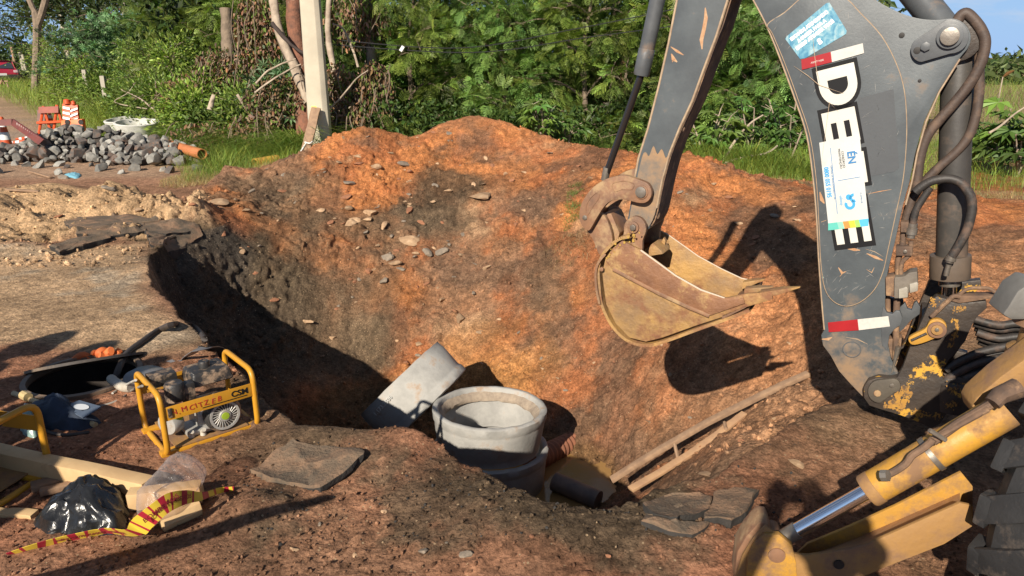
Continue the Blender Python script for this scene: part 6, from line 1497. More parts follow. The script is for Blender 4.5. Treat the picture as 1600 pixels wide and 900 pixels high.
mb = MB(); mb.tube(catmull([at(476,222,11.6), at(484,224,11.55), at(488,221,11.6)], 4), .012, 6); mb.tube([at(478,224,11.6), at(468,240,11.5)], .014, 6); tag(put(mb, 'white_rag', plain('white_rag', (.7, .7, .66))), 'white cord tied round the leaning plank', 'cord')
for i, (u, d, lb) in enumerate([(101.5, 46, 'thin pale concrete pole far off at the upper left'), (201, 38, 'pale concrete pole showing among the trees at the upper left')]):
    p = at(u, 60, d); mb = MB(); mb.tube([(p.x, p.y, 0), (p.x, p.y, 8.5)], [.16, .11], 12); tag(put(mb, 'concrete_pole', M_POLE), lb, 'utility pole')
    if i: pass
M_WIRE = plain('black_cable', (.02, .02, .022), .6)
for i, (pts, lb) in enumerate([([(-20,22,40),(60,28,40),(101,30,46)], 'lowest sagging cable at the upper left'), ([(-20,8,40),(101,16,46)], 'upper sagging cable at the upper left'), ([(-20,15,40),(101,22,46)], 'middle sagging cable at the upper left'), ([(68,-8,40),(160,45,40),(201,70,38)], 'steep cable running down to the second far pole'), ([(520,62,12.2),(720,75,12.0),(900,45,11.8),(1050,15,11.6)], 'long black cable crossing the trees behind the heap'), ([(520,70,12.2),(740,82,12.0),(920,58,11.8),(1060,40,11.6)], 'second black cable just under the long one')]):
    mb = MB(); mb.tube(catmull([at(*q) for q in pts], 8), .008 if i > 3 else .02, 5); tag(put(mb, 'cable', M_WIRE), lb, 'cable')
mb = MB(); mb.box(at(628, 76, 12), (.05, .03, .09), Euler((0, .6, 0)).to_matrix()); tag(put(mb, 'cable_tag', plain('white_tag', (.75, .75, .72))), 'small white tag hanging on the black cable', 'tag')

# red hatchback seen from behind, cut by the frame's left edge
dC = 45.0; cb = at(7, 128, dC); cb.z = 0; CW, CL_, CH_ = 1.62, 3.8, 1.36
road_z = 0.05
car = thing('parked_car', 'red hatchback car parked on the dirt road at the left edge', 'car', (cb.x, cb.y, road_z), R(30)); sc_ = 1.0
M_CAR = surf('red_car_paint', (.34, .012, .03), (.32, .012, .03), scale=3, rough=.25, bump=0, coat=.6); M_GLS = plain('dark_car_glass', (.03, .04, .05), .08)
sec = [(-.50, .30), (-.50, .62), (-.485, .80), (-.42, .92), (-.37, 1.28), (-.33, 1.36), (.33, 1.36), (.37, 1.28), (.42, .92), (.485, .80), (.50, .62), (.50, .30)]
mb = MB(); V = []; ys_ = [(0, .97, .95), (.12, 1, 1), (.9, 1, 1), (1.9, 1, .99), (2.5, .98, .70), (3.5, .96, .66), (3.8, .90, .55)]
for (y, sx_, sz_) in ys_:
    for (x, z) in sec:
        zz_ = z if z < .85 else .85+(z-.85)*(1 if sz_ > .9 else (.05)); V.append((x*CW*sx_, y+(.28*(z-.8)/.5 if z > .8 and y == 0 else 0), zz_))
F = []
n = len(sec)
for i in range(len(ys_)-1):
    for j in range(n): F.append((i*n+j, i*n+(j+1) % n, (i+1)*n+(j+1) % n, (i+1)*n+j))
F += [tuple(range(n)), tuple((len(ys_)-1)*n+j for j in range(n))[::-1]]
mb.poly(V, F); body = mb.build('body', M_CAR, car, bevel=.03)
mb = MB(); mb.poly([(-.60, -.0+.07, .90), (.60, .07, .90), (.52, .275, 1.27), (-.52, .275, 1.27)], [(0,1,2,3)]); mb.build('rear_window', M_GLS, car, smooth=0)
for s_ in (-1, 1):
    mb = MB(); mb.poly([(s_*.775, .5, .92), (s_*.775, 2.2, .92), (s_*.66, 1.8, 1.25), (s_*.66, .6, 1.25)], [(0,1,2,3)]); mb.build('side_window', M_GLS, car, smooth=0)
    mb = MB(); mb.box((s_*.68, -.02, .72), (.22, .05, .14)); mb.build('tail_light', plain('tail_light_grey', (.45, .35, .36), .3), car, bevel=.01)
    for y in (.65, 3.1):
        mb = MB(); mb.tube([(s_*.68, y, .30), (s_*.83, y, .30)], .30, 20); w_ = mb.build('wheel', M_TYRE, car, bevel=.03)
        mb = MB(); mb.tube([(s_*.83, y, .30), (s_*.845, y, .30)], .18, 16); mb.build('hubcap', M_STEEL, car)
    mb = MB(); mb.box((s_*.86, 2.0, .98), (.14, .08, .11)); mb.build('mirror', M_DARK, car, bevel=.02)
mb = MB(); mb.box((0, -.03, .42), (1.60, .14, .24)); mb.build('bumper', M_DARK, car, bevel=.03)
mb = MB(); mb.box((.0, -.11, .55), (.42, .01, .13)); mb.build('number_plate', plain('plate_grey', (.5, .5, .5)), car)
# fence posts at the verge
for i, (u, v, h, w) in enumerate([(33,92,18,3.2),(37,94,15,3),(20,84,18,3),(133,118,16,6),(162,130,20,7)]):
    d = [44, 43, 46, 20.5, 17.6][i]; p = at(u, v, d); mb = MB(); hh = h/FPX*d; z0 = p.z-hh*.5
    mb.box((p.x, p.y, z0+hh*.3), (w/FPX*d, w/FPX*d, hh*1.5)); tag(put(mb, 'fence_post', M_WOODG if i == 2 else surf('grey_post', (.42, .38, .30)), noise=.01), ['white fence post beyond the car, the nearer one', 'white fence post beyond the car, the farther one', 'dark wooden fence post behind the car', 'old wooden post deep in the green bank', 'pale broken post in the green bank above the rings'][i], 'post')
mb = MB(); mb.tube([at(1,131,24.5), at(4,124,24.4), at(7,131,24.5)], .03, 5); mb.tube([at(11,130,24.5), at(13,136,24.2)], .02, 5); mb.prism([at(-12,126,24.6), at(12,126,24.6), at(12,127.5,24.6), at(-12,127.5,24.6)], (0, .05, 0)); tag(put(mb, 'trestle', M_WOODG), 'small low trestle standing on the road before the car', 'trestle')

# ================================================================== VEGETATION
def leaf_mat(name, rough=.5, trans=.24, spec=.4):
    m, nt, b = new_mat(name); a = N(nt, 'ShaderNodeAttribute', attribute_name='Col')
    nt.links.new(a.outputs['Color'], b.inputs['Base Color']); b.inputs['Roughness'].default_value = rough; b.inputs['Specular IOR Level'].default_value = spec
    t = N(nt, 'ShaderNodeBsdfTranslucent'); ms = N(nt, 'ShaderNodeMixShader'); ms.inputs[0].default_value = trans
    g = N(nt, 'ShaderNodeMix', data_type='RGBA', blend_type='MULTIPLY'); g.inputs[0].default_value = 1; g.inputs[7].default_value = (1.3, 1.5, .6, 1)
    nt.links.new(a.outputs['Color'], g.inputs[6]); nt.links.new(g.outputs[2], t.inputs[0])
    nt.links.new(b.outputs[0], ms.inputs[1]); nt.links.new(t.outputs[0], ms.inputs[2]); nt.links.new(ms.outputs[0], nt.nodes['Material Output'].inputs[0])
    return m
M_LEAF = leaf_mat('green_leaf'); M_DRY = leaf_mat('dry_leaf', .8, .2, .2)
M_BARKR = surf('red_brown_bark', (.25, .105, .06), (.12, .06, .04), scale=9, rough=.9, bump=1.0, bscale=22, col3=(.34, .22, .15), t3=(.6, .7), s3=6, bdist=.02)
M_BARK = surf('grey_brown_bark', (.24, .18, .125), (.14, .105, .075), scale=7, rough=.9, bump=.8, bscale=22, bdist=.015)
M_BARKP = surf('pale_bark', (.44, .36, .27), (.26, .20, .15), scale=7, rough=.9, bump=.6, bscale=22, bdist=.01)

# --- templates: (verts, quads) with x along the leaf, y across, z up
def T_leaf(w=.42, n=3, fold=.12, curl=.12):
    V = []; F = []
    for i in range(n+1):
        t = i/n; ww = w*.5*math.sin(math.pi*min(.97, .06+t*.94))**.7; z = -curl*t*t
        V += [(t, -ww, z+fold*ww), (t, 0, z), (t, ww, z+fold*ww)]
    for i in range(n): F += [(3*i, 3*i+1, 3*i+4, 3*i+3), (3*i+1, 3*i+2, 3*i+5, 3*i+4)]
    return np.array(V), np.array(F)
def T_simple(w=.45, curl=.15):
    return np.array([(0, 0, 0), (.45, -w/2, .02), (1, 0, -curl), (.45, w/2, .02)]), np.array([(0, 1, 2, 3)])
def T_frond(pairs=7, w=.07, droop=.35, seed=0):
    """feathery twice-divided leaf: pairs of narrow pinnae on an arching stalk"""
    r = random.Random(seed); V = []; F = []
    for i in range(pairs):
        t = (i+1)/pairs; x = t; z = -droop*t*t; l = .42*math.sin(math.pi*(.25+.62*t))+.10
        for s in (-1, 1):
            a = .95-.25*t+r.uniform(-.12, .12); dx, dy = math.cos(a), math.sin(a)*s; b = len(V); zz = z-l*.22+r.uniform(-.04, .04)
            px, py = -dy*w*.5, dx*w*.5
            V += [(x+px*.5, py*.5, z), (x-px*.5, -py*.5, z), (x+dx*l-px, dy*l-py, zz), (x+dx*l+px, dy*l+py, zz)]
            F.append((b, b+1, b+2, b+3))
    return np.array(V), np.array(F)
def T_palm(lobes=7, seed=0):
    r = random.Random(seed); V = []; F = []
    for i in range(lobes):
        a = (i-(lobes-1)/2)*(2.5*math.pi/2/lobes)*1.25; l = 1.0-.18*abs(i-(lobes-1)/2)**1.1/1.5+r.uniform(-.05, .05); b = len(V); w = .13
        c, s = math.cos(a), math.sin(a)
        V += [(0, 0, 0), (c*l*.5+s*w, s*l*.5-c*w, .05), (c*l, s*l, -.16), (c*l*.5-s*w, s*l*.5+c*w, .05)]; F.append((b, b+1, b+2, b+3))
    return np.array(V), np.array(F)
def T_blade(w=.035, n=3, droop=.5):
    V = []; F = []
    for i in range(n+1):
        t = i/n; ww = w*.5*(1-t**1.6)+.0015; V += [(t*(1-droop*.25*t), -ww, -droop*t*t*t), (t*(1-droop*.25*t), ww, -droop*t*t*t)]
    for i in range(n): F.append((2*i, 2*i+1, 2*i+3, 2*i+2))
    return np.array(V), np.array(F)
def T_curl():
    return np.array([(0, -.10, 0), (0, .10, 0), (.5, -.22, -.10), (.5, .20, .06), (1, -.07, -.30), (1, .12, -.16)]), np.array([(0, 1, 3, 2), (2, 3, 5, 4)])
def instances(tmpl, pos, dirs, size, cols, roll=.6, rg=rng):
    """place copies of a leaf template: direction of its x axis, random roll"""
    tv, tf = tmpl; n = len(pos)
    x = dirs/np.linalg.norm(dirs, axis=1, keepdims=True); up = np.tile([0, 0, 1.0], (n, 1)) + rg.normal(0, roll, (n, 3))
    y = np.cross(up, x); y /= np.linalg.norm(y, axis=1, keepdims=True)+1e-9; z = np.cross(x, y)
    V = pos[:, None, :] + size[:, None, None]*(tv[None, :, 0:1]*x[:, None, :]+tv[None, :, 1:2]*y[:, None, :]+tv[None, :, 2:3]*z[:, None, :])
    F = tf[None]+(np.arange(n)*len(tv))[:, None, None]
    Cc = np.repeat(cols, len(tv), axis=0)
    return V.reshape(-1, 3), F.reshape(-1, 4), Cc
def joinm(parts):
    V, F, Cc = [], [], []; b = 0
    for v, f, c in parts: V.append(v); F.append(f+b); Cc.append(c); b += len(v)
    return np.concatenate(V), np.concatenate(F), np.concatenate(Cc)
def jitter(base, n, k=.22, hue=.06, rg=rng):
    c = np.tile(np.array(base), (n, 1)); c *= 1+rg.normal(0, k, (n, 1)); c[:, 0] *= 1+rg.normal(0, hue*1.6, n); c[:, 2] *= 1+rg.normal(0, hue, n)
    return np.clip(c, .004, .8)
FRONDS = [T_frond(7, .072, .4, i) for i in range(4)]; PALMS = [T_palm(7, i) for i in range(2)]; LEAF = T_simple(); LEAFB = T_leaf(); CURL = T_curl()
def gz(x, y): return hz(x, y)

def branchy(base, height, spread, nb, mat, trunk_r, lean=(0, 0), seed=0, low=.25, bend=.25, dirbias=(0, 0, 0)):
    """a trunk and its limbs; returns the mesh builder and the outer points that carry leaves"""
    r = random.Random(seed); mb = MB(); tips = []
    b = Vector(base); top = b+Vector((lean[0], lean[1], height))
    tr = catmull([b-UP*.1, b.lerp(top, .3)+Vector((r.uniform(-bend, bend), r.uniform(-bend, bend), 0))*.5, b.lerp(top, .65)+Vector((r.uniform(-bend, bend), r.uniform(-bend, bend), 0)), top], 4)
    n = len(tr); mb.tube(tr, [trunk_r*(1-.75*i/(n-1)) for i in range(n)], 9)
    for k in range(nb):
        f = low+(1-low)*(k+.5)/nb; p = tr[int(f*(n-1))]; a = k*2.4+r.uniform(-.5, .5); L = spread*(1.05-.55*f)*r.uniform(.7, 1.15)
        d = Vector((math.cos(a), math.sin(a), r.uniform(.05, .7)))+Vector(dirbias)
        q = p+d.normalized()*L; mid = p.lerp(q, .5)+UP*L*.12
        q.z -= L*.12; br = catmull([p, mid, q], 3); m = len(br); mb.tube(br, [max(.006, trunk_r*.42*(1-.8*i/(m-1))) for i in range(m)], 5)
        for j in range(3):
            s = br[int((.35+.28*j)*(m-1))]; a2 = a+r.uniform(-1.3, 1.3); e = s+Vector((math.cos(a2), math.sin(a2), r.uniform(-.1, .6)))*L*.45; mb.tube([s, s.lerp(e, .5)+UP*.03, e], [.010, .008, .004], 3)
            tips.append((s, e))
        tips.append((mid, q))
    tips.append((tr[-4], top))
    return mb, tips
def leaf_on_tips(tips, per, tmpls, size, base, rg, spread=.16, up=.2, k=.22, droop=0.0):
    parts = []; S = np.array([t[0][:] for t in tips]); Ee = np.array([t[1][:] for t in tips]); n = len(tips)*per
    idx_ = np.repeat(np.arange(len(tips)), per); f = rg.uniform(.25, 1.08, n)[:, None]
    pos = S[idx_]*(1-f)+Ee[idx_]*f; ax = (Ee-S)[idx_]; ax /= np.linalg.norm(ax, axis=1, keepdims=True)+1e-9
    rnd = rg.normal(0, 1, (n, 3)); pos = pos+rnd*spread*.6; d = rnd*.9+ax*.8+np.array([0, 0, up-droop])
    br = np.clip(1+rg.normal(0, .34, len(tips)), .35, 1.8)[idx_][:, None]                      # each spray has its own tone; dark ones paint shaded gaps
    for i, tm in enumerate(tmpls):
        m = np.arange(n) % len(tmpls) == i
        parts.append(instances(tm, pos[m], d[m], rg.uniform(size[0], size[1], m.sum()), jitter(base, m.sum(), k, rg=rg)*br[m], rg=rg))
    return parts
def plant(name, label, cat, base, mb, bark, parts, leafmat, group=None, stem_name='trunk', leaf_name='crown'):
    t = thing(name, label, cat, tuple(base), 0, group)
    if mb is not None:
        o = mb.build(stem_name, bark, None, smooth=50); hang(o, t)
    V, F, Cc = joinm(parts); me = np_mesh(leaf_name, V, F, Cc); o = link(leaf_name, me, leafmat); hang(o, t)
    return t
G_LEU = (.155, .215, .040); G_DARK = (.036, .062, .017); G_BR = (.115, .17, .030); G_YEL = (.20, .22, .035); G_CAS = (.055, .10, .030); G_DRY = (.20, .13, .08); G_GR = (.13, .175, .035)

# feathery leucaena thicket behind the heap: tree by tree
def px2g(u, d, v=150): p = at(u, v, d); return Vector((p.x, p.y, 0))
leuc = [(560,15.2,4.4,1.5,'bluish feathery tree just right of the concrete pole'),(640,14.2,4.0,1.5,'feathery tree behind the left shoulder of the heap'),(720,14.8,4.6,1.6,'tall feathery tree behind the top of the heap'),(790,13.9,3.9,1.5,'feathery tree hanging over the top of the heap'),(860,14.6,4.6,1.6,'dense feathery tree right of the heap top'),(920,13.6,3.8,1.4,'low feathery tree left of the bucket cylinder'),(985,14.4,4.4,1.6,'feathery tree behind the bucket cylinder'),(1050,13.6,3.6,1.4,'feathery tree seen between cylinder and dipper arm'),(1120,14.2,4.2,1.5,'feathery tree behind the dipper arm'),(1180,13.0,3.3,1.3,'feathery tree between the dipper arm and the boom'),(1240,13.9,3.2,1.3,'feathery tree ending the thicket behind the boom'),
 (600,17.0,5.0,1.8,'darker feathery tree deep behind the pole'),(700,17.2,5.2,1.8,'darker feathery tree deep in the middle of the thicket'),(830,17.0,5.2,1.8,'darker feathery tree deep behind the heap top'),(950,16.8,5.0,1.8,'darker feathery tree deep behind the bucket cylinder'),(1080,16.6,4.6,1.8,'darker feathery tree deep behind the dipper arm'),(1190,16.0,3.8,1.6,'darker feathery tree deep behind the boom')]
for i, (u, d, h, sp, lb) in enumerate(leuc):
    rg = np.random.default_rng(100+i); b = px2g(u, d); deep = i > 10
    mb, tips = branchy(b, h*.85, sp, 17 if not deep else 13, M_BARK, .07, (rg.uniform(-.4, .4), -.35), 50+i, low=.12, dirbias=(0, -.35, 0))
    base_c = G_DARK if deep else (G_LEU if i % 3 else (.15, .25, .06))  # deep rows get darker leaf colour, shade painted into the gaps
    per = 30 if not deep else 12
    parts = leaf_on_tips(tips, per, FRONDS, (.13, .23) if not deep else (.2, .3), base_c, rg, .26, .1, .22, .25)
    plant('leucaena_tree', lb, 'tree', b, mb, M_BARK, parts, M_LEAF, 'feathery trees behind the heap')
# backdrop wood far behind, one dark mass
def mass(name, x0, x1, y0, y1, h, n, base, size, tm, seed, wave=.5, k=.3):
    rg = np.random.default_rng(seed); x = rg.uniform(x0, x1, n); y = rg.uniform(y0, y1, n)
    hh = h*(1+wave*fbm(x, y, scale=3.0, octs=3, seed=seed)); z = hh*rg.random(n)**.8
    pos = np.stack([x, y, z], 1); d = rg.normal(0, 1, (n, 3))+np.array([0, -.6, .1])
    V, F, Cc = instances(tm, pos, d, rg.uniform(size[0], size[1], n), jitter(base, n, k, rg=rg), rg=rg)
    return tag(link(name, np_mesh(name, V, F, Cc), M_LEAF), kind='stuff')
mass('far_wood', -9, 9.6, 19.0, 22.0, 3.6, 26000, G_DARK, (.18, .34), LEAF, 5)
mass('far_wood', -17, -7, 34, 42, 4.0, 7000, G_DARK, (.4, .8), LEAF, 6)
mass('far_wood', -60, -27, 52, 62, 2.2, 5000, G_DARK, (.4, .8), LEAF, 17)
mass('far_wood', 9, 70, 45, 60, 1.6, 9000, (.07, .10, .03), (.4, .9), LEAF, 7)
# undergrowth under the thicket
mass('undergrowth', -2.6, 6.4, 12.7, 16.5, .9, 19000, (.055, .095, .022), (.07, .16), LEAF, 8)  # leaf colour lowered so gaps under the trees look shaded
mass('undergrowth', -6.2, -2.0, 13.6, 17.5, .9, 12000, (.10, .15, .034), (.07, .15), LEAF, 9)
mass('undergrowth', -9.5, -6.0, 17.6, 21, 1.1, 9000, (.11, .16, .036), (.08, .17), LEAF, 10)

# left bank: bushes on rising ground along the road
bank = [(92,40,3.6,2.0,'B','bright rounded bush nearest the red car'),(120,31,3.0,1.7,'G','grassy green bush right of the car'),(160,27,3.3,1.8,'P','tall blue green broad-leaved bush on the left bank'),(212,25,3.4,1.8,'P','second blue green broad-leaved bush, before the far pole'),(250,21,2.5,1.4,'G','mid green bush above the pale rings'),(290,18,2.5,1.2,'B','leafy bush left of the old tree stump'),(135,24,1.7,1.1,'B','low bright bush at the edge of the road'),(172,20.5,1.3,.9,'G','low bush above the striped panel'),(222,17.6,1.0,.8,'G','low bush right behind the pale rings'),(318,15.6,1.5,.9,'B','bush mixed with dry vine left of the reddish trunk'),(385,13.9,1.2,.8,'G','low bush left of the concrete pole'),(300,14.4,1.2,.9,'B','bush just right of the pale rings'),(440,13.6,1.5,.7,'P','dark broad-leaved bush at the foot of the reddish trunk'),(250,15.6,1.3,.8,'G','bush behind the pale rings'),(265,24,3.8,1.8,'L','yellow green tree top above the left bank'),(335,20,4.0,1.7,'L','feathery tree above the old stump'),(400,18,3.7,1.5,'L','feathery tree left of the reddish trunk'),(480,17,3.7,1.5,'L','feathery tree right behind the concrete pole')]
for i, (u, d, h, sp, kd, lb) in enumerate(bank):
    rg = np.random.default_rng(300+i); b = px2g(u, d)
    mb, tips = branchy(b, h*.8, sp, 14, M_BARK, .04, (0, -.2), 350+i, low=.02, dirbias=(0, -.3, 0))
    if kd == 'P': parts = leaf_on_tips(tips, 24, PALMS, (.12, .2), (.12, .21, .09), rg, .26, .2)
    elif kd == 'B': parts = leaf_on_tips(tips, 62, [LEAF], (.065, .125), (.20, .28, .05), rg, .24, .3)
    elif kd == 'G': parts = leaf_on_tips(tips, 56, [LEAF], (.068, .13), (.17, .24, .05), rg, .24, .3)
    else: parts = leaf_on_tips(tips, 26, FRONDS, (.16, .27), (.11, .14, .028) if i % 2 else G_LEU, rg, .26, .1)
    plant('tree' if kd == 'L' else 'bush', lb, 'tree' if kd == 'L' else 'bush', b, mb, M_BARK, parts, M_LEAF)
# big dark trees over the far left road
for i, (u, d, h, sp, lb) in enumerate([(-5,72,5.6,5.2,'rounded dark tree at the upper left corner above the car'),(84,52,10.5,3.6,'bare-limbed tree left of the thin far pole'),(130,44,7.5,4.2,'dark spreading tree behind the thin far pole'),(225,36,6.5,3.8,'dark spreading tree right of the second far pole'),(320,30,6.5,3.6,'dark tall tree above the left bank')]):
    rg = np.random.default_rng(400+i); b = px2g(u, d)
    mb, tips = branchy(b, h*.8, sp, 18 if i else 20, M_BARKP if i == 1 else M_BARK, .17 if i else .15, (.3, 0), 450+i, low=[.05,.5,.34,.34,.3][i])
    parts = leaf_on_tips(tips, 46, [LEAF], (.22, .40), (.050, .075, .022), rg, .55, .1)
    plant('tree', lb, 'tree', b, mb, M_BARK, parts, M_LEAF)
p0 = px2g(55, 33); mb = MB(); mb.tube(catmull([p0, at(58,40,33), at(50,10,33), at(38,-15,33)], 5), [.17]*8+[.12]*8, 8); mb.tube(catmull([at(58,42,33), at(66,20,33), at(74,-10,33)], 5), .15, 8); tag(put(mb, 'bare_tree', M_BARK), 'forked bare trunk at the upper left', 'tree')

# trunks near the concrete pole
def trunk(px, d, r0, r1, name, mat, label, cat='tree', seg=9, nz=.02):
    pts = catmull([at(u, v, d+(q[0] if q else 0)) for u, v, *q in px], 6); n = len(pts); mb = MB(); mb.tube(pts, [r0+(r1-r0)*i/(n-1) for i in range(n)], seg)
    return tag(put(mb, name, mat, smooth=60, noise=nz, nscale=6), label, cat)
trunk([(478,215),(474,150),(468,90),(460,40),(458,-30)], 12.9, .16, .13, 'bare_tree', M_BARKR, 'thick reddish flaking trunk just left of the concrete pole')
trunk([(482,160),(462,110),(440,60),(430,20),(424,-30)], 12.7, .085, .075, 'bare_tree', M_BARKP, 'slanting pale trunk crossing before the reddish one')
trunk([(425,36),(445,60),(465,78),(484,88)], 12.4, .035, .03, 'branch', plain('dark_branch_bark', (.05, .035, .03), .9), 'dark curved branch crossing the reddish trunk', 'branch')
trunk([(533,180),(524,120),(516,80),(512,40),(516,-20)], 13.0, .06, .05, 'bare_tree', M_BARKP, 'slim pale trunk right of the concrete pole')
trunk([(580,200),(582,120),(580,60),(585,-20)], 13.3, .10, .085, 'bare_tree', M_BARK, 'grey trunk wrapped in dry leaves behind the heap')
trunk([(357,110),(356,70),(353,14)], 15.0, .15, .11, 'tree_stump', M_BARK, 'old dark standing stump on the left bank', 'tree stump', nz=.03)
for i, (px, r_, lb) in enumerate([([(560,105),(550,75),(536,45),(520,38)], .022, 'thin bare twig arching right of the concrete pole'),([(400,130),(420,110),(445,98),(462,92)], .018, 'lower bare stem left of the pale trunk'),([(398,145),(425,125),(450,110),(470,100)], .018, 'upper bare stem left of the pale trunk'),([(515,170),(535,150),(555,125),(575,110)], .016, 'thin dry stem fanning out right of the pole'),([(1130,252),(1145,225),(1170,195),(1192,180)], .022, 'pale bare twig in the gap left of the boom'),([(1125,258),(1160,246),(1195,240),(1215,228)], .018, 'low bare twig lying in the grass left of the boom'),([(1545,208),(1565,195),(1590,175),(1612,160)], .016, 'thin pale twig by the big leaves at the right edge'),([(328,172),(334,148)], .055, 'pale broken stub standing in the dry vine'),([(371,148),(388,175)], .03, 'thin broken branch right of the pale stub'),([(418,195),(423,155)], .04, 'short pale stick standing left of the concrete pole'),([(230,170),(180,160),(200,145),(212,128)], .012, 'thin dry stem leaning on the left bank'),([(245,175),(220,155),(190,140)], .02, 'pale fallen branch above the pale rings')]):
    d = {0:12.4,1:12.3,2:12.3,3:12.3,4:10.6,5:10.2,6:9.5}.get(i, 13.0 if i < 10 else 15)
    trunk(px, d, r_, r_*.6, 'twig', M_BARKP, lb, 'branch', 6, .006)

# dry vine and dead leaves: hanging clumps
def dry_clump(u, v, d, rx, rz, n, label, seed, hang_=.5, base=G_DRY, size=(.045, .11)):
    rg = np.random.default_rng(seed); c = np.array(at(u, v, d)[:]); n = int(n*1.35)
    q = rg.normal(0, 1, (n, 3)); q /= np.linalg.norm(q, axis=1, keepdims=True); q *= rg.random((n, 1))**.4; pos = c+q*np.array([rx, .45*rx, rz]); pos[:, 2] = np.maximum(pos[:, 2], .05)
    dd = rg.normal(0, .6, (n, 3))+np.array([0, -.2, -hang_*2]); br = 1+.28*fbm(pos[:, 0]*1.0, pos[:, 2]*1.0, scale=.3, octs=2, seed=seed)
    V, F, Cc = instances(CURL, pos, dd, rg.uniform(size[0], size[1], n), jitter(base, n, .38, .12, rg=rg)*br[:, None], rg=rg)
    gq = (rg.random(len(V)//6) < .24)
    Cc[np.repeat(gq, 6)] = np.array([.13, .19, .04])
    mb = MB(); r = random.Random(seed)
    for k in range(13):
        a = Vector(c)+Vector((r.uniform(-rx, rx)*.8, r.uniform(-.2, .2), rz*r.uniform(.2, 1))); b = a+Vector((r.uniform(-.5, .5)*rx, r.uniform(-.3, .1), -rz*r.uniform(.6, 1.6))); mb.tube(catmull([a, a.lerp(b, .5)+Vector((r.uniform(-.1, .1), -.05, .06)), b], 4), .009, 5)
    t = thing('withered_vine', label, 'dry vine', tuple(at(u, v+rz*40, d)), 0, 'withered vines and dead leaves on the bank')
    o = put(mb, 'stems', M_BARK, t); me = np_mesh('leaves', V, F, Cc); hang(link('leaves', me, M_DRY), t)
for i, q in enumerate([(400,62,13.3,.42,.85,2000,'big curtain of dead brown leaves left of the reddish trunk',.6),(345,120,14.3,.6,.6,900,'dead vine round the old stump',.4),(290,150,14.6,.7,.4,600,'reddish dead leaves above the dry bank left of the stump',.3),(440,160,12.9,.7,.5,1300,'dry leaves at the foot of the reddish trunk',.3),(560,35,13.2,.65,.5,1300,'hanging dry leaves right of the concrete pole, high up',.6),(585,150,12.9,.38,.62,1800,'dense clump of dead leaves hanging behind the left of the heap',.7),(520,140,12.8,.55,.5,900,'dry leaves and stems right of the concrete pole, low down',.3),(330,215,13.2,.8,.32,500,'low dry vine left of the leaning plank',.2),(400,200,12.9,.5,.3,420,'low dry vine below the short pale stick',.2),(545,190,12.7,.4,.35,700,'low dry vine by the left end of the heap',.3),(975,115,13.0,.22,.3,160,'few dead pods hanging behind the bucket cylinder',.6)]):
    u, v, d, rx, rz, n, lb, hg = q; dry_clump(u, v, d, rx, rz, n, lb, 600+i, hg, base=G_DRY if i % 2 else (.24, .15, .095))
# broad-leaved young castor plants
def castor(u, v, d, h, label, seed, n=26, size=(.14, .24), base=(.10, .17, .035)):
    rg = np.random.default_rng(seed); b = at(u, v, d); b = Vector((b.x, b.y, hz(b.x, b.y))); r = random.Random(seed); mb = MB(); pos = []; dd = []
    for k in range(max(3, n//6)):
        top = b+Vector((r.uniform(-.5, .5)*h*.7, r.uniform(-.3, .2), h*r.uniform(.6, 1.0))); mb.tube(catmull([b, b.lerp(top, .5)+Vector((0, 0, .05)), top], 4), [.016-.0011*i for i in range(9)], 6)
        for j in range(6):
            s = b.lerp(top, .35+.65*j/5); a = r.uniform(0, 6.28); e = s+Vector((math.cos(a)*.16, math.sin(a)*.16, .06)); mb.tube([s, e], .005, 4); pos.append(e[:]); dd.append((math.cos(a), math.sin(a)-.4, -.25))
    pos = np.array(pos); dd = np.array(dd); n_ = len(pos)
    parts = [instances(PALMS[seed % 2], pos, dd, rg.uniform(size[0], size[1], n_), jitter(base, n_, .2, rg=rg), roll=.3, rg=rg)]
    plant('castor_plant', label, 'plant', b, mb, M_BARKP, parts, M_LEAF, None, 'stem', 'leaves')
for i, (u, v, d, h, lb, sz) in enumerate([(850,212,11.6,.75,'young broad-leaved plant behind the heap right of its top',(.16,.26)),(885,205,11.9,.7,'second broad-leaved plant behind the heap, in half shade',(.14,.22)),(1105,225,10.8,.95,'broad-leaved plant with yellow tips between dipper arm and boom',(.18,.28)),(1180,200,11.2,1.0,'broad-leaved plant in the gap left of the boom',(.16,.26)),(1235,215,11.0,1.2,'broad-leaved plant just left of the boom',(.16,.26)),(1560,215,10.5,1.0,'large pale-leaved plant against the sky at the right edge',(.24,.36)),(1600,225,10.2,.8,'broad-leaved plant cut by the right edge',(.20,.30)),(700,190,12.4,.6,'low leafy plant behind the notch in the heap',(.14,.2)),(1530,230,12,.8,'smaller leafy plant behind the boom cylinder',(.16,.24))]):
    castor(u, v, d, h, lb, 700+i, size=sz, n=30, base=(.13, .21, .04) if i in (0, 2, 5) else (.08, .15, .032))
p = at(1567, 120, 10.4); mb = MB(); mb.tube([p-UP*.35, p], .008, 5); tag(put(mb, 'dead_stalk', M_BARKP), 'dry yellow stalk above the pale leaves at the right edge', 'stalk')
hang(link('dead_leaf', np_mesh('dead_leaf', *joinm([instances(T_leaf(.5), np.array([p[:]])+np.zeros((2, 1)), np.array([(.8, 0, .6), (.3, -.3, .9)]), np.array([.16, .13]), jitter((.35, .17, .07), 2))])), M_DRY), bpy.data.objects['dead_stalk'])

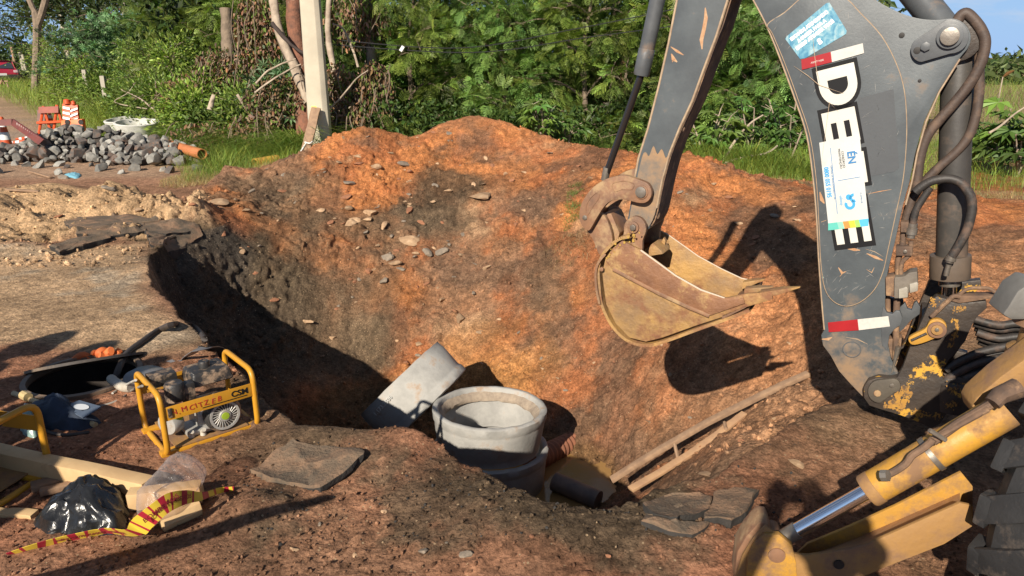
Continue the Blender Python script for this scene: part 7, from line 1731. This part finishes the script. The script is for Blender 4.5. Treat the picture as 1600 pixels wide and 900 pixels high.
# grass: uncountable, one object to each stretch
def grass(name, poly, n, hgt, base, seed, w=.035, droop=.5, z0=None, clump=.35, dens=None):
    rg = np.random.default_rng(seed); P_ = np.array(poly); x0, y0 = P_.min(0); x1, y1 = P_.max(0)
    x = rg.uniform(x0, x1, n*3); y = rg.uniform(y0, y1, n*3); ok = seg_sd(x, y, [tuple(q) for q in poly])
    cl_ = fbm(x, y, scale=clump, octs=2, seed=seed); keep_ = (ok > 0) & (cl_ > -.25+rg.normal(0, .2, len(x)))
    x, y, ok, cl_ = x[keep_][:n], y[keep_][:n], ok[keep_][:n], cl_[keep_][:n]; m = len(x)
    z = np.array([hz(a, b) for a, b in zip(x, y)]); hh = hgt*(.55+.5*rg.random(m))*(1+.7*cl_)*np.clip(.45+ok*1.2, 0, 1)
    a = rg.uniform(0, 6.28, m); d = np.stack([np.cos(a)*.45, np.sin(a)*.45, np.ones(m)], 1)
    tv, tf = T_blade(w, 3, droop)
    # lay blades: x axis up, bending towards a random side
    X_ = d/np.linalg.norm(d, axis=1, keepdims=True); side = np.stack([-np.sin(a), np.cos(a), np.zeros(m)], 1); Zv = np.cross(X_, side)
    s = hh[:, None, None]; V = np.stack([x, y, z], 1)[:, None, :] + s*(tv[None, :, 0:1]*X_[:, None, :]) + (tv[None, :, 1:2]*side[:, None, :])*(.35/w*.035+0*s)*np.maximum(s, .25) + s*tv[None, :, 2:3]*Zv[:, None, :]
    F = tf[None]+(np.arange(m)*len(tv))[:, None, None]; Cc = np.repeat(jitter(base, m, .2, .1, rg=rg)*(1+.25*cl_[:, None]), len(tv), axis=0)
    return tag(link(name, np_mesh(name, V.reshape(-1, 3), F.reshape(-1, 4), Cc), M_LEAF), kind='stuff')
gp = lambda pts, z=0.0: [tuple(at_z(u, v, z)[:2]) for u, v in pts]
grass('grass', [(3.2, 9.6), (4.4, 9.0), (6.0, 8.5), (9.5, 8.2), (16, 10), (20, 16), (8, 15), (4, 12.5), (2.6, 11.2)], 22000, .36, (.19, .27, .045), 21, droop=.45)
grass('grass', [(2.2, 10.6), (3.3, 9.5), (4.6, 9.0), (4.6, 11), (2.6, 11.8)], 5000, .55, (.19, .26, .045), 22)
grass('far_grass', [(6, 14), (20, 15), (45, 45), (10, 45)], 8000, .9, (.18, .25, .05), 23, w=.05)
grass('verge_grass', [(-4.7, 10.4), (-3.6, 10.9), (-3.0, 11.8), (-3.4, 13.2), (-5.2, 14.0), (-7.5, 15.3), (-9.8, 17.5), (-11, 17), (-8.6, 14.6), (-6.2, 13.0), (-5.2, 11.6)], 16000, .50, (.20, .27, .05), 24)
grass('verge_grass', [(-10.2, 17.4), (-12.4, 20), (-17, 26), (-24, 35), (-31.5, 46), (-26, 46), (-17, 34), (-12, 26), (-8, 19)], 16000, .9, (.23, .30, .055), 25, w=.05)
grass('tall_grass', [(-10.2, 18.0), (-6.4, 15.2), (-5.0, 16.0), (-6.0, 19.0), (-10.5, 23.0), (-15.6, 27)], 14000, 1.25, (.27, .34, .07), 26, droop=.7, w=.03)
grass('tall_grass', [(-7.0, 14.2), (-5.4, 12.8), (-3.2, 11.9), (-2.6, 12.4), (-3.4, 13.6), (-6.4, 15.2)], 9000, .95, (.19, .26, .05), 27, droop=.8, w=.03)
grass('tall_grass', [(1.0, 12.2), (1.6, 12.0), (1.9, 13.2), (.8, 13.4)], 700, 1.1, (.12, .18, .04), 28, droop=.9, w=.03)
grass('tall_grass', [(-.1, 12.2), (.6, 12.2), (.6, 12.9), (-.1, 12.9)], 350, 1.0, (.12, .18, .04), 29, droop=.9, w=.03)
grass('dry_grass', [(-4.9, 10.1), (-3.9, 10.3), (-3.4, 11.2), (-4.4, 11.6), (-5.2, 10.9)], 2600, .20, (.42, .33, .15), 30, droop=.9)
grass('dry_grass', [(2.6, 8.9), (3.6, 8.6), (6, 8.0), (7.2, 8.0), (6, 8.7), (3.8, 9.3)], 2600, .16, (.36, .28, .13), 31, droop=.9)
p = on(893, 310); grass('grass_tuft', [(p.x-.12, p.y-.5), (p.x+.10, p.y-.45), (p.x+.16, p.y+.3), (p.x-.02, p.y+.3)], 800, .16, (.20, .25, .07), 32, droop=1.1, w=.02)
p = on(890, 385); grass('dead_roots', [(p.x-.25, p.y-.25), (p.x+.2, p.y-.25), (p.x+.2, p.y+.25), (p.x-.25, p.y+.25)], 350, .20, (.34, .23, .12), 33, droop=1.3, w=.012)

# ================================================================== PHOTOGRAPHER, PLUS PEOPLE AND A POST ADDED TO CAST SHADE (outside the frame)
def person(name, x, y, face, label, arms='down', hgt=1.74, clothes=(.08, .10, .16)):
    g = hz(x, y); t = thing(name, label, 'person', (x, y, g), face); k = hgt/1.74
    J = {}; E_ = []
    def j(n_, p, r, par=None):
        J[n_] = (Vector(p)*k, r*k); 
        if par: E_.append((par, n_))
    j('pelvis', (0, 0, .96), .135); j('waist', (0, 0, 1.10), .120, 'pelvis'); j('chest', (0, .01, 1.30), .150, 'waist'); j('neckb', (0, 0, 1.46), .085, 'chest'); j('neck', (0, .01, 1.52), .055, 'neckb'); j('chin', (0, .03, 1.59), .075, 'neck'); j('head', (0, .02, 1.66), .098, 'chin'); j('crown', (0, .01, 1.73), .07, 'head')
    for s, S in ((-1, 'l'), (1, 'r')):
        j(S+'hip', (s*.09, 0, .90), .10, 'pelvis'); j(S+'knee', (s*.11, .03, .50), .065, S+'hip'); j(S+'ank', (s*.12, -.01, .09), .042, S+'knee'); j(S+'toe', (s*.13, .16, .04), .035, S+'ank')
        j(S+'sh', (s*.19, 0, 1.42), .065, 'neckb')
        if arms == 'phone': el, wr, hd = (s*.30, .10, 1.32), (s*.13, .24, 1.56), (s*.088, .29, 1.63)
        elif arms == 'out' and s > 0: el, wr, hd = (.48, .12, 1.36), (.76, .20, 1.36), (.85, .22, 1.36)
        else: el, wr, hd = (s*.25, -.02, 1.13), (s*.25, .08, .88), (s*.25, .10, .80)
        j(S+'el', el, .043, S+'sh'); j(S+'wr', wr, .030, S+'el'); j(S+'hand', hd, .036, S+'wr')
        h = Vector(hd); a = (h-Vector(wr)).normalized(); sd = a.cross(Vector((0, 1, .2))).normalized()
        for f in range(4):
            b = h+sd*(f-1.5)*.021+a*.03; j(f'{S}f{f}a', b, .011, S+'hand'); j(f'{S}f{f}b', b+a*(.045-.006*abs(f-1.3))+Vector((0, .012, 0)), .010, f'{S}f{f}a'); j(f'{S}f{f}c', b+a*(.075-.01*abs(f-1.3))+Vector((0, .03, 0)), .008, f'{S}f{f}b')
        j(f'{S}tha', h-sd*.035*(-s if arms == 'phone' else 1)+Vector((0, .01, 0)), .012, S+'hand'); j(f'{S}thb', h-sd*.05*(-s if arms == 'phone' else 1)+a*.035+Vector((0, .02, 0)), .010, f'{S}tha')
    names = list(J); me = bpy.data.meshes.new('body'); me.from_pydata([J[n_][0][:] for n_ in names], [(names.index(a), names.index(b)) for a, b in E_], [])
    o = link('body', me, surf('work_clothes_%s' % name[-2:], clothes, tuple(c*.7 for c in clothes), scale=6, rough=.9), None)
    md = o.modifiers.new('skin', 'SKIN'); sv = me.skin_vertices[0].data
    for i, n_ in enumerate(names): sv[i].radius = (J[n_][1], J[n_][1]*(.75 if n_ in ('chest', 'waist', 'pelvis') else 1)); sv[i].use_root = (i == 0)
    o.modifiers.new('sub', 'SUBSURF').levels = 1; md2 = o.modifiers[-1]; md2.render_levels = 1
    o.parent = t
    M_SK = surf('tanned_skin', (.36, .20, .13), (.30, .16, .10), rough=.6)
    mb = MB(); mb.lathe([(0, .15), (.06, .14), (.105, .08), (.122, .0), (.150, -.012), (.150, -.02), (.11, -.01)], 28, Matrix.Translation((0, .015, 1.70*k))); mb.build('hard_hat', plain('white_hard_hat', (.7, .7, .68), .3) if arms != 'out' else plain('yellow_hard_hat', (.7, .45, .03), .3), t)
    mb = MB(); mb.lathe([(0, .12), (.05, .10), (.082, .04), (.088, -.02), (.07, -.085), (.04, -.12), (0, -.13)], 24, Matrix.Translation((0, .045, 1.655*k))); mb.box((0, .135, 1.64*k), (.024, .03, .05)); 
    for s in (-1, 1): mb.box((s*.088, .03, 1.65*k), (.015, .035, .055))
    f_ = mb.build('face', M_SK, t, bevel=.004)
    for s in (-1, 1): mb = MB(); mb.box((s*.033, .122, 1.665*k), (.026, .012, .010)); mb.build('eye', M_DARK, f_)
    mb = MB(); mb.box((0, .118, 1.59*k), (.045, .012, .008)); mb.build('mouth', plain('lip_brown', (.25, .10, .08)), f_)
    return t
person('person', .03, -.40, 0, 'person in dark work clothes and white hard hat photographing the pit, behind the camera', 'phone', 1.86)
mb = MB(); mb.box((0, -.013, CAM_H-.004), (.155, .009, .076), Euler((-PITCH, 0, 0)).to_matrix()); tag(put(mb, 'phone', M_DARK, bevel=.003), 'black phone held up by the person behind the camera', 'phone')
mb = MB(); mb.tube([(-2.75, 1.60, -.1), (-2.0, 1.33, .5), (-1.42, 1.13, .98), (-1.38, 1.12, 1.0)], [.075, .05, .022, .012], 8); tag(put(mb, 'shadow_post', M_WOODG), 'tapered slanting post added to cast a pointed shadow, left of the camera', 'post')  # added out of view, shaped to throw the pointed shadow at lower left
person('person', -3.30, 1.20, R(-10), 'unseen person in dark clothes added to cast shade, left of the yellow engines', 'down', 1.78)  # the people on the left are added shadow casters, never in view
person('person', -2.98, .78, R(-35), 'unseen person in olive clothes added to cast shade, nearest the camera on the left', 'down', 1.72, (.12, .13, .08))
person('person', -4.05, 1.75, R(30), 'unseen person in green clothes added to cast shade, farthest left', 'down', 1.70, (.10, .14, .10))
person('person', -3.72, 1.50, R(10), 'unseen person in grey clothes added to cast shade, between the other two on the left', 'down', 1.75, (.14, .14, .14))
